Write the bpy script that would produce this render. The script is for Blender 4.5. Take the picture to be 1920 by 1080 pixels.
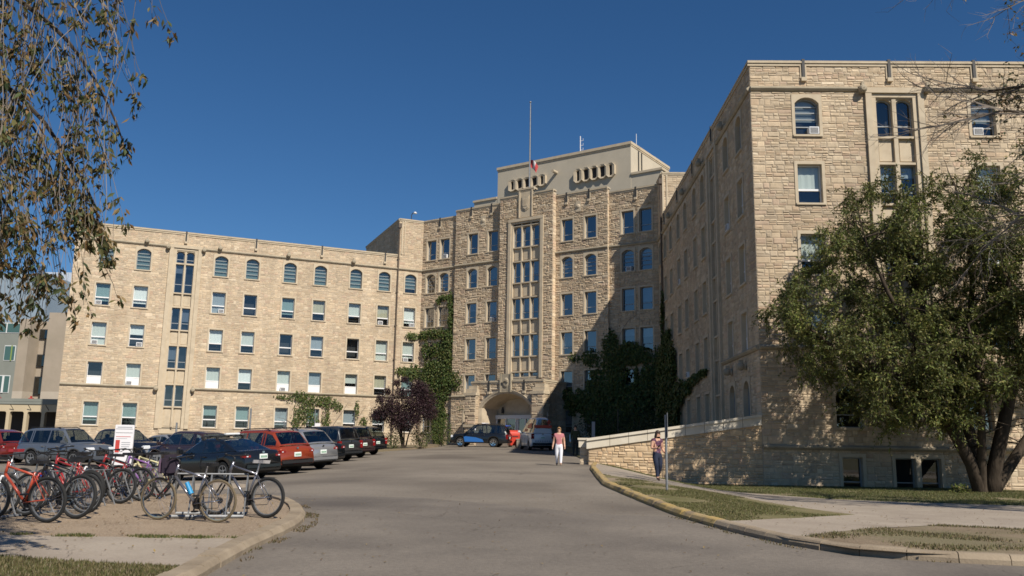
import bpy, bmesh, math, random
from mathutils import Vector, Matrix, Euler, noise
from mathutils.geometry import delaunay_2d_cdt
R_ = math.radians
PI = math.pi

# ------------------------------------------------------------------ camera, sky, sun
scene = bpy.context.scene
COL = scene.collection
for o in list(bpy.data.objects):
    bpy.data.objects.remove(o)
PITCH, ROLL, FPX = 0.1839, 0.0164, 1628.8
cam_d = bpy.data.cameras.new('camera'); cam = bpy.data.objects.new('camera', cam_d); COL.objects.link(cam)
cam_d.sensor_width = 36.0; cam_d.lens = 36.0 * FPX / 1920.0
cam_d.clip_start = 0.1; cam_d.clip_end = 6000
_b = Vector((0, -math.cos(PITCH), -math.sin(PITCH))); _u = Vector((0, -math.sin(PITCH), math.cos(PITCH))); _r = Vector((1, 0, 0))
_r2 = _r * math.cos(ROLL) + _u * math.sin(ROLL); _u2 = _u * math.cos(ROLL) - _r * math.sin(ROLL)
cam.matrix_world = Matrix(((_r2.x, _u2.x, _b.x, 0), (_r2.y, _u2.y, _b.y, 0), (_r2.z, _u2.z, _b.z, 0), (0, 0, 0, 1)))
scene.camera = cam
SUN_AZ, SUN_EL = R_(146.8), R_(42.5)      # azimuth clockwise from +Y
world = bpy.data.worlds.new('World'); scene.world = world; world.use_nodes = True
wn = world.node_tree; bg = wn.nodes['Background']
sky = wn.nodes.new('ShaderNodeTexSky'); sky.sky_type = 'NISHITA'; sky.sun_disc = False
sky.sun_elevation = SUN_EL; sky.sun_rotation = SUN_AZ; sky.altitude = 500; sky.air_density = 1.0; sky.dust_density = 0.0; sky.ozone_density = 7.0
hsv = wn.nodes.new('ShaderNodeHueSaturation'); hsv.inputs['Saturation'].default_value = 1.14; wn.links.new(sky.outputs[0], hsv.inputs['Color'])
wn.links.new(hsv.outputs[0], bg.inputs[0]); bg.inputs[1].default_value = 0.066
sl = bpy.data.lights.new('sun', 'SUN'); sl.energy = 5.0; sl.angle = R_(0.55); sl.color = (1.0, 0.93, 0.82)
so = bpy.data.objects.new('sun', sl); COL.objects.link(so)
_sd = Vector((math.sin(SUN_AZ) * math.cos(SUN_EL), math.cos(SUN_AZ) * math.cos(SUN_EL), math.sin(SUN_EL)))
so.rotation_euler = _sd.to_track_quat('Z', 'Y').to_euler(); so.location = _sd * 80
scene.view_settings.view_transform = 'Standard'; scene.view_settings.look = 'None'
scene.view_settings.exposure = 0.22; scene.view_settings.gamma = 1.0
scene.render.engine = 'CYCLES'; scene.cycles.filter_width = 1.6

rng = random.Random(11)

# ------------------------------------------------------------------ materials
MATS = {}
def mat(name, col, rough=0.8, col2=None, scale=6.0, detail=4.0, bump=0.0, bscale=None, metal=0.0, spec=0.35,
        attr=False, rand=0.0, coat=0.0, ramp=(0.35, 0.65), coord='Object', stretch=None, trans=0.0, third=None, speck=None, streak=None):
    if name in MATS: return MATS[name]
    m = bpy.data.materials.new(name); m.use_nodes = True; nt = m.node_tree; N = nt.nodes; Lk = nt.links
    p = N['Principled BSDF']
    p.inputs['Roughness'].default_value = rough; p.inputs['Metallic'].default_value = metal
    p.inputs['Specular IOR Level'].default_value = spec
    if coat: p.inputs['Coat Weight'].default_value = coat; p.inputs['Coat Roughness'].default_value = 0.04
    if trans: p.inputs['Subsurface Weight'].default_value = 0
    tc = N.new('ShaderNodeTexCoord')
    vec = tc.outputs[coord]
    if coord == 'World':
        pass
    if stretch:
        mp = N.new('ShaderNodeMapping'); Lk.new(vec, mp.inputs[0]); mp.inputs['Scale'].default_value = stretch; vec = mp.outputs[0]
    cur = None
    if col2:
        nz = N.new('ShaderNodeTexNoise'); nz.inputs['Scale'].default_value = scale; nz.inputs['Detail'].default_value = detail
        nz.inputs['Roughness'].default_value = 0.62
        Lk.new(vec, nz.inputs['Vector'])
        rp = N.new('ShaderNodeValToRGB'); rp.color_ramp.elements[0].position = ramp[0]; rp.color_ramp.elements[1].position = ramp[1]
        rp.color_ramp.elements[0].color = (*col, 1); rp.color_ramp.elements[1].color = (*col2, 1)
        Lk.new(nz.outputs[0], rp.inputs[0]); cur = rp.outputs[0]
        if third:
            n3 = N.new('ShaderNodeTexNoise'); n3.inputs['Scale'].default_value = third[1]; n3.inputs['Detail'].default_value = 6
            Lk.new(vec, n3.inputs['Vector'])
            r3 = N.new('ShaderNodeValToRGB'); r3.color_ramp.elements[0].position = third[2]; r3.color_ramp.elements[1].position = third[3]
            r3.color_ramp.elements[0].color = (0, 0, 0, 1); r3.color_ramp.elements[1].color = (1, 1, 1, 1)
            Lk.new(n3.outputs[0], r3.inputs[0])
            mx3 = N.new('ShaderNodeMix'); mx3.data_type = 'RGBA'; Lk.new(r3.outputs[0], mx3.inputs[0]); Lk.new(cur, mx3.inputs[6])
            mx3.inputs[7].default_value = (*third[0], 1); cur = mx3.outputs[2]
    if streak and cur is not None:
        mpk = N.new('ShaderNodeMapping'); Lk.new(tc.outputs[coord], mpk.inputs[0]); mpk.inputs['Scale'].default_value = streak[0]
        nk = N.new('ShaderNodeTexNoise'); nk.inputs['Scale'].default_value = 1.0; nk.inputs['Detail'].default_value = 5; Lk.new(mpk.outputs[0], nk.inputs['Vector'])
        mk_ = N.new('ShaderNodeMapRange'); mk_.inputs[1].default_value = 0.35; mk_.inputs[2].default_value = 0.68; mk_.inputs[3].default_value = 1.05; mk_.inputs[4].default_value = 1 - streak[1]; Lk.new(nk.outputs[0], mk_.inputs[0])
        hk = N.new('ShaderNodeHueSaturation'); Lk.new(mk_.outputs[0], hk.inputs['Value']); Lk.new(cur, hk.inputs['Color']); cur = hk.outputs[0]
    if speck and cur is not None:
        ns = N.new('ShaderNodeTexNoise'); ns.inputs['Scale'].default_value = speck[0]; ns.inputs['Detail'].default_value = 3; ns.inputs['Roughness'].default_value = 0.8
        Lk.new(vec, ns.inputs['Vector'])
        ms = N.new('ShaderNodeMapRange'); ms.inputs[1].default_value = 0.3; ms.inputs[2].default_value = 0.7; ms.inputs[3].default_value = 1 - speck[1]; ms.inputs[4].default_value = 1 + speck[1]; Lk.new(ns.outputs[0], ms.inputs[0])
        hs_ = N.new('ShaderNodeHueSaturation'); Lk.new(ms.outputs[0], hs_.inputs['Value']); Lk.new(cur, hs_.inputs['Color']); cur = hs_.outputs[0]
    if attr:
        at = N.new('ShaderNodeAttribute'); at.attribute_name = 'tint'
        if cur is None: cur = at.outputs[0]
        else:
            mx = N.new('ShaderNodeMix'); mx.data_type = 'RGBA'; mx.blend_type = 'MULTIPLY'; mx.inputs[0].default_value = 1
            Lk.new(cur, mx.inputs[6]); Lk.new(at.outputs[0], mx.inputs[7]); cur = mx.outputs[2]
    if rand:
        oi = N.new('ShaderNodeObjectInfo'); hs = N.new('ShaderNodeHueSaturation')
        mr = N.new('ShaderNodeMapRange'); mr.inputs[3].default_value = 1 - rand; mr.inputs[4].default_value = 1 + rand
        Lk.new(oi.outputs['Random'], mr.inputs[0]); Lk.new(mr.outputs[0], hs.inputs['Value'])
        if cur is None: hs.inputs['Color'].default_value = (*col, 1)
        else: Lk.new(cur, hs.inputs['Color'])
        cur = hs.outputs[0]
    if cur is None: p.inputs['Base Color'].default_value = (*col, 1)
    else: Lk.new(cur, p.inputs['Base Color'])
    if bump:
        nb = N.new('ShaderNodeTexNoise'); nb.inputs['Scale'].default_value = bscale or scale * 4; nb.inputs['Detail'].default_value = 6
        Lk.new(vec, nb.inputs['Vector'])
        bp = N.new('ShaderNodeBump'); bp.inputs['Strength'].default_value = bump; bp.inputs['Distance'].default_value = 0.02
        Lk.new(nb.outputs[0], bp.inputs['Height']); Lk.new(bp.outputs[0], p.inputs['Normal'])
    MATS[name] = m
    return m

def leaf_mat(name, cols, trans=0.35, rough=0.55):
    """foliage: face attribute 'tint' gives each leaf its own colour; light passes through."""
    m = bpy.data.materials.new(name); m.use_nodes = True; nt = m.node_tree; N = nt.nodes; Lk = nt.links
    out = N['Material Output']; p = N['Principled BSDF']; p.inputs['Roughness'].default_value = rough; p.inputs['Specular IOR Level'].default_value = 0.3
    at = N.new('ShaderNodeAttribute'); at.attribute_name = 'tint'
    Lk.new(at.outputs[0], p.inputs['Base Color'])
    tr = N.new('ShaderNodeBsdfTranslucent'); Lk.new(at.outputs[0], tr.inputs[0])
    mx = N.new('ShaderNodeMixShader'); mx.inputs[0].default_value = trans
    Lk.new(p.outputs[0], mx.inputs[1]); Lk.new(tr.outputs[0], mx.inputs[2]); Lk.new(mx.outputs[0], out.inputs[0])
    m['cols'] = 0; MATS[name] = m
    return m

def glass_mat(name, tint, base=0.07, rough=0.02):
    m = bpy.data.materials.new(name); m.use_nodes = True; nt = m.node_tree; N = nt.nodes; Lk = nt.links
    out = N['Material Output']; N.remove(N['Principled BSDF'])
    t = N.new('ShaderNodeBsdfTransparent'); t.inputs[0].default_value = (*tint, 1)
    g = N.new('ShaderNodeBsdfGlossy'); g.inputs['Roughness'].default_value = rough; g.inputs[0].default_value = (1, 1, 1, 1)
    lw = N.new('ShaderNodeLayerWeight'); lw.inputs[0].default_value = 0.5
    pw = N.new('ShaderNodeMath'); pw.operation = 'POWER'; pw.inputs[1].default_value = 4.0; Lk.new(lw.outputs['Facing'], pw.inputs[0])
    f = N.new('ShaderNodeMath'); f.operation = 'MULTIPLY_ADD'; f.inputs[1].default_value = 1 - base; f.inputs[2].default_value = base; f.use_clamp = True; Lk.new(pw.outputs[0], f.inputs[0])
    nz = N.new('ShaderNodeTexNoise'); nz.inputs['Scale'].default_value = 1.3; b = N.new('ShaderNodeBump'); b.inputs['Strength'].default_value = 0.035
    tc = N.new('ShaderNodeTexCoord'); Lk.new(tc.outputs['Object'], nz.inputs['Vector'])
    Lk.new(nz.outputs[0], b.inputs['Height']); Lk.new(b.outputs[0], g.inputs['Normal'])
    x = N.new('ShaderNodeMixShader'); Lk.new(f.outputs[0], x.inputs[0]); Lk.new(t.outputs[0], x.inputs[1]); Lk.new(g.outputs[0], x.inputs[2])
    Lk.new(x.outputs[0], out.inputs[0]); MATS[name] = m
    return m

mat('stone', (0.86, 0.85, 0.82), 0.92, (1.06, 1.04, 1.01), 6.0, 7, 0.5, 18, attr=True, spec=0.15, third=((0.82, 0.80, 0.77), 0.22, 0.5, 0.72), streak=((1.1, 1.1, 0.13), 0.14))
mat('mortar', (0.43, 0.375, 0.295), 0.95, (0.38, 0.33, 0.26), 3.0, spec=0.1)
mat('trim', (0.47, 0.385, 0.275), 0.85, (0.53, 0.445, 0.325), 2.2, 6, 0.15, 30, spec=0.2, third=((0.36, 0.30, 0.22), 0.9, 0.56, 0.75))
mat('trim_weathered', (0.30, 0.26, 0.19), 0.9, (0.40, 0.34, 0.25), 1.6, 6, 0.2, 24, spec=0.2)
mat('plaster', (0.50, 0.44, 0.345), 0.9, (0.46, 0.405, 0.315), 0.7, 5, 0.1, 40, spec=0.2)
mat('roof', (0.13, 0.12, 0.11), 0.95, (0.18, 0.17, 0.16), 0.8)
mat('asphalt', (0.165, 0.140, 0.113), 0.93, (0.225, 0.193, 0.156), 0.22, 9, 0.45, 45, spec=0.25, third=((0.125, 0.105, 0.086), 0.14, 0.50, 0.66), speck=(14, 0.16))
mat('asphalt_dark', (0.145, 0.125, 0.105), 0.93, (0.20, 0.172, 0.142), 0.35, 9, 0.45, 45, spec=0.25, third=((0.105, 0.09, 0.078), 0.2, 0.50, 0.66), speck=(14, 0.16))
mat('concrete', (0.29, 0.24, 0.19), 0.92, (0.35, 0.295, 0.235), 0.7, 8, 0.25, 50, spec=0.2, third=((0.22, 0.18, 0.14), 0.5, 0.55, 0.8), speck=(22, 0.12))
mat('gravel', (0.33, 0.25, 0.175), 0.95, (0.26, 0.195, 0.135), 0.8, 9, 0.6, 90, spec=0.15, third=((0.37, 0.30, 0.22), 30, 0.5, 0.7), speck=(40, 0.3))
mat('soil', (0.19, 0.145, 0.10), 0.97, (0.25, 0.195, 0.135), 0.7, 8, 0.6, 40, spec=0.1, third=((0.175, 0.15, 0.09), 0.55, 0.45, 0.62), speck=(30, 0.3))
mat('turf', (0.125, 0.118, 0.05), 0.97, (0.21, 0.175, 0.10), 0.6, 9, 0.7, 50, spec=0.1, third=((0.27, 0.21, 0.145), 0.4, 0.53, 0.62), speck=(30, 0.35))
mat('field', (0.11, 0.11, 0.05), 0.97, (0.15, 0.13, 0.07), 0.1, 6, spec=0.1)
mat('kerb', (0.33, 0.265, 0.19), 0.92, (0.24, 0.19, 0.135), 1.7, 7, 0.4, 40, spec=0.15)
mat('kerb_yellow', (0.42, 0.29, 0.10), 0.85, (0.36, 0.27, 0.15), 3.0, 8, 0.4, 40, spec=0.2, third=((0.22, 0.17, 0.12), 2.2, 0.55, 0.66))
mat('white_frame', (0.66, 0.66, 0.66), 0.5)
mat('grey_frame', (0.30, 0.32, 0.33), 0.5)
mat('blind', (0.55, 0.56, 0.52), 0.9)
mat('blind_warm', (0.50, 0.45, 0.33), 0.9, (0.40, 0.36, 0.27), 4.0, stretch=(8, 1, 0.2))
mat('blind_teal', (0.22, 0.30, 0.30), 0.8)
mat('blind_white', (0.72, 0.72, 0.70), 0.9)
mat('blind_grey', (0.30, 0.33, 0.36), 0.9)
mat('board_white', (0.72, 0.72, 0.72), 0.6)
mat('dark_room', (0.035, 0.035, 0.038), 0.95)  # near-black backing colour, stands in for the shade inside openings
mat('dark_metal', (0.035, 0.033, 0.032), 0.6, spec=0.4)
mat('brown_metal', (0.10, 0.075, 0.055), 0.6)
mat('galv', (0.22, 0.225, 0.23), 0.55, (0.29, 0.295, 0.30), 9, metal=0.6)
mat('chrome', (0.75, 0.76, 0.78), 0.12, metal=1.0)
mat('rubber', (0.018, 0.018, 0.018), 0.85)
mat('tyre_brown', (0.13, 0.10, 0.06), 0.8)
mat('black_plastic', (0.02, 0.02, 0.021), 0.5)
mat('underbody', (0.01, 0.01, 0.01), 0.9)
mat('lamp_red', (0.26, 0.012, 0.012), 0.1, (0.16, 0.01, 0.01), 30, coat=0.6)
mat('lamp_clear', (0.75, 0.77, 0.8), 0.08, coat=0.8, spec=0.6)
mat('lamp_amber', (0.8, 0.25, 0.03), 0.15, coat=0.6)
mat('plate', (0.70, 0.74, 0.70), 0.5)
mat('print_green', (0.05, 0.22, 0.10), 0.6)
mat('print_red', (0.50, 0.06, 0.05), 0.6)
mat('print_black', (0.03, 0.03, 0.035), 0.6)
mat('print_grey', (0.35, 0.36, 0.38), 0.6)
mat('sign_white', (0.74, 0.72, 0.73), 0.5)
mat('car_seat', (0.03, 0.03, 0.032), 0.8)
mat('bark', (0.035, 0.027, 0.02), 0.95, (0.075, 0.058, 0.043), 4.0, 9, 1.0, 16, spec=0.1, stretch=(1, 1, 0.25))
mat('twig', (0.13, 0.105, 0.085), 0.9, (0.20, 0.17, 0.14), 3.0)
mat('twig_dark', (0.05, 0.038, 0.03), 0.9)
glass_mat('pane', (0.84, 0.90, 0.90), 0.10)
glass_mat('pane_blue', (0.50, 0.57, 0.64), 0.24)
glass_mat('car_glass', (0.42, 0.47, 0.46), 0.10, 0.01)
glass_mat('pane_dark', (0.5, 0.55, 0.6), 0.13)
for n in ('leaf_elm', 'leaf_ash', 'leaf_ivy', 'leaf_plum', 'grass'):
    leaf_mat(n, None, 0.3 if n != 'grass' else 0.25)

def crack_up(name, scale=0.16, w=0.010):
    """thin wandering cracks in a paving material"""
    m = MATS[name]; nt = m.node_tree; N = nt.nodes; Lk = nt.links; p = N['Principled BSDF']
    src = p.inputs['Base Color'].links[0].from_socket
    tc = N.new('ShaderNodeTexCoord'); nz = N.new('ShaderNodeTexNoise'); nz.inputs['Scale'].default_value = 0.9; nz.inputs['Detail'].default_value = 7
    Lk.new(tc.outputs['Object'], nz.inputs['Vector'])
    va = N.new('ShaderNodeVectorMath'); va.operation = 'MULTIPLY_ADD'; va.inputs[1].default_value = (1.6, 1.6, 0); Lk.new(nz.outputs['Color'], va.inputs[0]); Lk.new(tc.outputs['Object'], va.inputs[2])
    vo = N.new('ShaderNodeTexVoronoi'); vo.feature = 'DISTANCE_TO_EDGE'; vo.inputs['Scale'].default_value = scale; Lk.new(va.outputs[0], vo.inputs['Vector'])
    mr = N.new('ShaderNodeMapRange'); mr.inputs[1].default_value = 0.0; mr.inputs[2].default_value = w * scale * 2; mr.inputs[3].default_value = 1.0; mr.inputs[4].default_value = 0.0; Lk.new(vo.outputs['Distance'], mr.inputs[0])
    mk = N.new('ShaderNodeTexNoise'); mk.inputs['Scale'].default_value = 0.23; Lk.new(tc.outputs['Object'], mk.inputs['Vector'])
    mm = N.new('ShaderNodeMapRange'); mm.inputs[1].default_value = 0.46; mm.inputs[2].default_value = 0.56; mm.inputs[3].default_value = 0.0; mm.inputs[4].default_value = 0.75; Lk.new(mk.outputs[0], mm.inputs[0])
    mu = N.new('ShaderNodeMath'); mu.operation = 'MULTIPLY'; Lk.new(mr.outputs[0], mu.inputs[0]); Lk.new(mm.outputs[0], mu.inputs[1])
    mx = N.new('ShaderNodeMix'); mx.data_type = 'RGBA'; Lk.new(mu.outputs[0], mx.inputs[0]); Lk.new(src, mx.inputs[6]); mx.inputs[7].default_value = (0.05, 0.042, 0.036, 1)
    Lk.new(mx.outputs[2], p.inputs['Base Color'])
crack_up('asphalt'); crack_up('asphalt_dark', 0.22); crack_up('concrete', 0.3, 0.006)

# ------------------------------------------------------------------ mesh helpers
class MB:
    """collects faces; build() links them as ONE mesh object"""
    def __init__(s): s.v = []; s.f = []; s.m = []; s.t = []
    def quad(s, a, b, c, d, mi=0, t=None):
        i = len(s.v); s.v += [a, b, c, d]; s.f.append((i, i + 1, i + 2, i + 3)); s.m.append(mi); s.t.append(t)
    def poly(s, pts, mi=0, t=None):
        i = len(s.v); s.v += list(pts); s.f.append(tuple(range(i, i + len(pts)))); s.m.append(mi); s.t.append(t)
    def add(s, vs, fs, mi=0, t=None):
        i = len(s.v); s.v += list(vs)
        for f in fs: s.f.append(tuple(i + k for k in f)); s.m.append(mi); s.t.append(t)
    def box(s, x0, x1, y0, y1, z0, z1, mi=0, X=None, t=None):
        vs = [(x, y, z) for z in (z0, z1) for y in (y0, y1) for x in (x0, x1)]
        if X is not None: vs = [X(*v) for v in vs]
        s.add(vs, [(0, 2, 3, 1), (4, 5, 7, 6), (0, 1, 5, 4), (2, 6, 7, 3), (0, 4, 6, 2), (1, 3, 7, 5)], mi, t)
    def bbox(s, x0, x1, y0, y1, z0, z1, b=0.02, mi=0, X=None):
        """bevelled box (chamfered edges)"""
        vs = []; 
        bm = bmesh.new(); bmesh.ops.create_cube(bm, size=1)
        bmesh.ops.scale(bm, vec=(x1 - x0, y1 - y0, z1 - z0), verts=bm.verts)
        bmesh.ops.bevel(bm, geom=bm.edges[:], offset=b, segments=2, affect='EDGES')
        c = Vector(((x0 + x1) / 2, (y0 + y1) / 2, (z0 + z1) / 2))
        bm.verts.index_update()
        vs = [tuple(v.co + c) for v in bm.verts]
        if X is not None: vs = [X(*v) for v in vs]
        s.add(vs, [tuple(v.index for v in f.verts) for f in bm.faces], mi); bm.free()
    def tube(s, pts, rad, n=6, mi=0, cap=True, t=None):
        pts = [Vector(p) for p in pts]; k = len(pts)
        rads = rad if isinstance(rad, (list, tuple)) else [rad] * k
        rings = []; prev = None
        for i, p in enumerate(pts):
            d = (pts[min(i + 1, k - 1)] - pts[max(i - 1, 0)])
            if d.length < 1e-9: d = Vector((0, 0, 1))
            d.normalize()
            if prev is None:
                a = d.cross(Vector((0, 0, 1)));
                if a.length < 1e-3: a = d.cross(Vector((1, 0, 0)))
            else: a = prev - d * prev.dot(d)
            if a.length < 1e-6: a = d.orthogonal()
            a.normalize(); b = d.cross(a); prev = a
            rings.append([tuple(p + (a * math.cos(2 * PI * j / n) + b * math.sin(2 * PI * j / n)) * rads[i]) for j in range(n)])
        base = len(s.v)
        for r in rings: s.v += r
        for i in range(k - 1):
            for j in range(n):
                s.f.append((base + i * n + j, base + i * n + (j + 1) % n, base + (i + 1) * n + (j + 1) % n, base + (i + 1) * n + j)); s.m.append(mi); s.t.append(t)
        if cap:
            s.f.append(tuple(base + j for j in range(n))[::-1]); s.m.append(mi); s.t.append(t)
            s.f.append(tuple(base + (k - 1) * n + j for j in range(n))); s.m.append(mi); s.t.append(t)
    def lathe(s, prof, n=20, X=None, mi=0):
        """prof: (radius, height) about local y axis -> used for wheels"""
        base = len(s.v); k = len(prof)
        for j in range(n):
            c, q = math.cos(2 * PI * j / n), math.sin(2 * PI * j / n)
            for r, h in prof:
                v = (r * c, h, r * q); s.v.append(X(*v) if X else v)
        for j in range(n):
            for i in range(k - 1):
                s.f.append((base + j * k + i, base + j * k + i + 1, base + ((j + 1) % n) * k + i + 1, base + ((j + 1) % n) * k + i)); s.m.append(mi); s.t.append(None)
    def mesh(s, name, mats, smooth=False):
        me = bpy.data.meshes.new(name); me.from_pydata([tuple(v) for v in s.v], [], s.f)
        if not isinstance(mats, (list, tuple)): mats = [mats]
        for m in mats: me.materials.append(MATS[m] if isinstance(m, str) else m)
        if len(mats) > 1: me.polygons.foreach_set('material_index', s.m)
        if any(t is not None for t in s.t):
            at = me.attributes.new('tint', 'FLOAT_COLOR', 'FACE'); fl = []
            for t in s.t: t = t or (0.5, 0.5, 0.5); fl += [t[0], t[1], t[2], 1.0]
            at.data.foreach_set('color', fl)
        if smooth: me.polygons.foreach_set('use_smooth', [True] * len(me.polygons))
        me.update()
        return me
    def build(s, name, mats, parent=None, smooth=False, fix=False):
        me = s.mesh(name, mats, smooth)
        if fix:
            bm = bmesh.new(); bm.from_mesh(me); bmesh.ops.remove_doubles(bm, verts=bm.verts, dist=1e-5)
            bmesh.ops.recalc_face_normals(bm, faces=bm.faces); bm.to_mesh(me); bm.free()
        return link(name, me, parent)

def link(name, me, parent=None, M=None):
    o = bpy.data.objects.new(name, me); COL.objects.link(o)
    if parent is not None: o.parent = parent
    if M is not None: o.matrix_local = M
    return o
def empty(name, loc=(0, 0, 0), rz=0.0, label=None, cat=None, group=None):
    o = bpy.data.objects.new(name, None); COL.objects.link(o); o.location = loc; o.rotation_euler = (0, 0, rz); o.empty_display_size = 0.2
    return tag(o, label, cat, group)
def tag(o, label=None, cat=None, group=None, kind=None):
    if label: o['label'] = label
    if cat: o['category'] = cat
    if group: o['group'] = group
    if kind: o['kind'] = kind
    return o
def copy_tree(o, parent=None):
    c = o.copy(); COL.objects.link(c); c.parent = parent
    if parent is not None: c.matrix_parent_inverse = o.matrix_parent_inverse
    for ch in o.children: copy_tree(ch, c)
    return c

# ------------------------------------------------------------------ ground height (camera eye is z = 0)
def wall_y(x): return 41.6 - (x - 3.6) * 0.1125 if x < 11.6 else 45.0
def G(x, y):
    b = -1.72 + 0.026 * min(max(y, -5), 84)
    if x < -3.5 and y > 16:
        dr = 0.044 * min(-3.5 - x, 4.5) + (0.055 * min(-8 - x, 4.0) if x < -8 else 0) + (0.0165 * min(-12 - x, 11) if x < -12 else 0)
        b -= dr * min((y - 16) / 14.0, 1.0)
    if x > 3.6 and y < wall_y(x):
        t = min(max((x - 3.6) / 5.0, 0), 1); t = t * t * (3 - 2 * t)
        b -= 0.03 * min(max(y - 12, 0), 29) * t
    return b
def sheet(name, poly, off, m, step=1.0, thick=None, parent=None, jitter=0.0):
    """polygon in plan filled with small triangles that follow the ground; thick adds a skirt"""
    x0 = min(p[0] for p in poly); x1 = max(p[0] for p in poly); y0 = min(p[1] for p in poly); y1 = max(p[1] for p in poly)
    pts = []
    n = len(poly)
    for i in range(n):
        a = Vector(poly[i]); b = Vector(poly[(i + 1) % n]); k = max(1, int((b - a).length / step))
        for j in range(k): pts.append(a.lerp(b, j / k))
    nb = len(pts); ed = [(i, (i + 1) % nb) for i in range(nb)]
    def inside(x, y):
        c = False
        for i in range(n):
            ax, ay = poly[i]; bx, by = poly[(i + 1) % n]
            if (ay > y) != (by > y) and x < (bx - ax) * (y - ay) / (by - ay) + ax: c = not c
        return c
    yy = y0 + step * 0.5
    while yy < y1:
        xx = x0 + step * 0.5
        while xx < x1:
            if inside(xx, yy): pts.append(Vector((xx, yy)))
            xx += step
        yy += step
    v, e, f, _, _, _ = delaunay_2d_cdt(pts, ed, [], 1, 1e-4)
    mb = MB()
    vs = [(p.x, p.y, G(p.x, p.y) + off + (jitter * noise.noise((p.x * 1.7, p.y * 1.7, 3)) if jitter else 0)) for p in v]
    mb.add(vs, [tuple(t) for t in f])
    if thick:
        bp = pts[:nb]
        for i in range(nb):
            a = bp[i]; b = bp[(i + 1) % nb]
            za = G(a.x, a.y) + off; zb = G(b.x, b.y) + off
            mb.quad((a.x, a.y, za), (b.x, b.y, zb), (b.x, b.y, zb - thick), (a.x, a.y, za - thick))
    o = mb.build(name, m, parent)
    bm = bmesh.new(); bm.from_mesh(o.data); bmesh.ops.recalc_face_normals(bm, faces=bm.faces)
    up = sum(fc.normal.z for fc in bm.faces)
    if up < 0: bmesh.ops.reverse_faces(bm, faces=bm.faces)
    bm.to_mesh(o.data); bm.free()
    return o
# ------------------------------------------------------------------ the setting: ground, drive, pavements
def structure(o, name=None):
    o['kind'] = 'structure'; return o
gm = MB(); gm.quad((-3000, -3000, -2.6), (3000, -3000, -2.6), (3000, 3000, -2.6), (-3000, 3000, -2.6))
structure(gm.build('ground', 'field'))
KERB = [(3.95, 41.35), (3.45, 37.0), (3.17, 31.9), (2.9, 26.7), (3.19, 21.6), (3.44, 17.7), (3.75, 16.07), (3.97, 14.94), (4.3, 13.74),
        (4.87, 12.7), (5.47, 12.37), (6.74, 12.03), (8.5, 11.8), (12, 11.5), (40, 10.8)]
ISL = [(-3.5, 2), (-3.4, 8), (-3.45, 10.2), (-3.5, 10.8), (-3.58, 12.0), (-3.59, 12.65), (-3.54, 14.14), (-3.56, 15.25), (-3.9, 17.0), (-4.66, 19.15), (-5.28, 20.3), (-6.5, 20.6), (-30, 20.1)]
U_ = [(4.1, 41.2), (4.9, 38.5), (6.6, 35.5), (8.7, 31.5), (10.1, 28.2), (12, 26.9), (15, 25.9), (40, 24.5)]
VERGE_N = [(3.17, 31.9), (3.94, 29.1), (5.6, 27.0), (6.65, 24.9), (7.22, 22.1), (7.92, 20.4)]
VERGE_S = [(7.92, 20.4), (5.74, 17.6), (4.37, 16.4), (3.75, 16.07)]
PATCH_N = [(4.3, 13.74), (5.35, 14.85), (6.56, 16.06), (8.56, 17.82), (9.81, 17.07), (40, 16.5)]
# drive and car park: two asphalt surfaces that meet on a seam
SEAM = [(-70, 23.4), (-7, 22.9), (-6, 22.7), (-1.9, 21.2), (0.6, 19.2), (1.9, 18.0), (3.44, 17.7)]
rp = SEAM + KERB[4::-1] + [(3.7, 42.0), (13, 42.0), (13, 84), (13, 100), (-70, 100), (-70, 84)]
structure(sheet('road', rp, 0.0, 'asphalt', step=2.2))
rp = SEAM[::-1] + [(-70, -30), (60, -30), (60, 9.0)] + KERB[:5:-1]
structure(sheet('road', rp, 0.0, 'asphalt_dark', step=2.2))
structure(sheet('grass_verge', KERB[2:6] + [(3.75, 16.07)] + VERGE_S[::-1][1:-1] + [(7.92, 20.4)] + VERGE_N[::-1][1:-1], 0.10, 'turf', step=0.7))
side = KERB[0:3] + VERGE_N[1:] + VERGE_S[1:] + KERB[7:9] + PATCH_N[1:] + [(40, 24.5)] + U_[::-1][1:]
structure(sheet('sidewalk', side, 0.10, 'concrete', step=0.8))
structure(sheet('lawn', U_ + [(40, 40.45), (11.75, 40.45), (11.5, wall_y(11.5) - 0.03), (3.98, wall_y(3.98) - 0.03)], 0.10, 'turf', step=0.8))
structure(sheet('soil_patch', PATCH_N + KERB[::-1][0:6], 0.10, 'soil', step=0.8, jitter=0.02))
up = [(4.0, 42.2), (12.6, 41.2), (12.6, 72.5), (4.0, 79)]
structure(sheet('terrace', up, 0.06, 'turf', step=3.0))
structure(sheet('bicycle_island', ISL[5:] + [(-30, 12.55)], 0.10, 'gravel', step=1.5))
structure(sheet('path', [(-3.59, 12.65), (-30, 12.55), (-30, 10.8), (-6.1, 10.75), (-5.1, 10.45), (-4.1, 10.25), (-3.45, 10.2)], 0.10, 'concrete', step=1.5))
structure(sheet('grass_corner', [(-30, 10.8), (-6.1, 10.75), (-5.1, 10.45), (-4.1, 10.25), (-3.45, 10.2), (-3.4, 8), (-3.5, 2), (-30, 2)], 0.10, 'turf', step=1.5))
structure(sheet('concrete_median', [(-40, 24.3), (-8.0, 24.5), (-7.5, 25.4), (-8.5, 26.6), (-40, 27.3)], 0.09, 'concrete', step=1.5, thick=0.3))
structure(sheet('planter_bed', [(-10.9, 63.2), (-10.2, 63.4), (-7.3, 69.3), (-6.0, 74.5), (-6.4, 81), (-9.4, 86.3), (-16, 84), (-15, 78)], 0.12, 'soil', step=2.0, thick=0.25))

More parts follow.
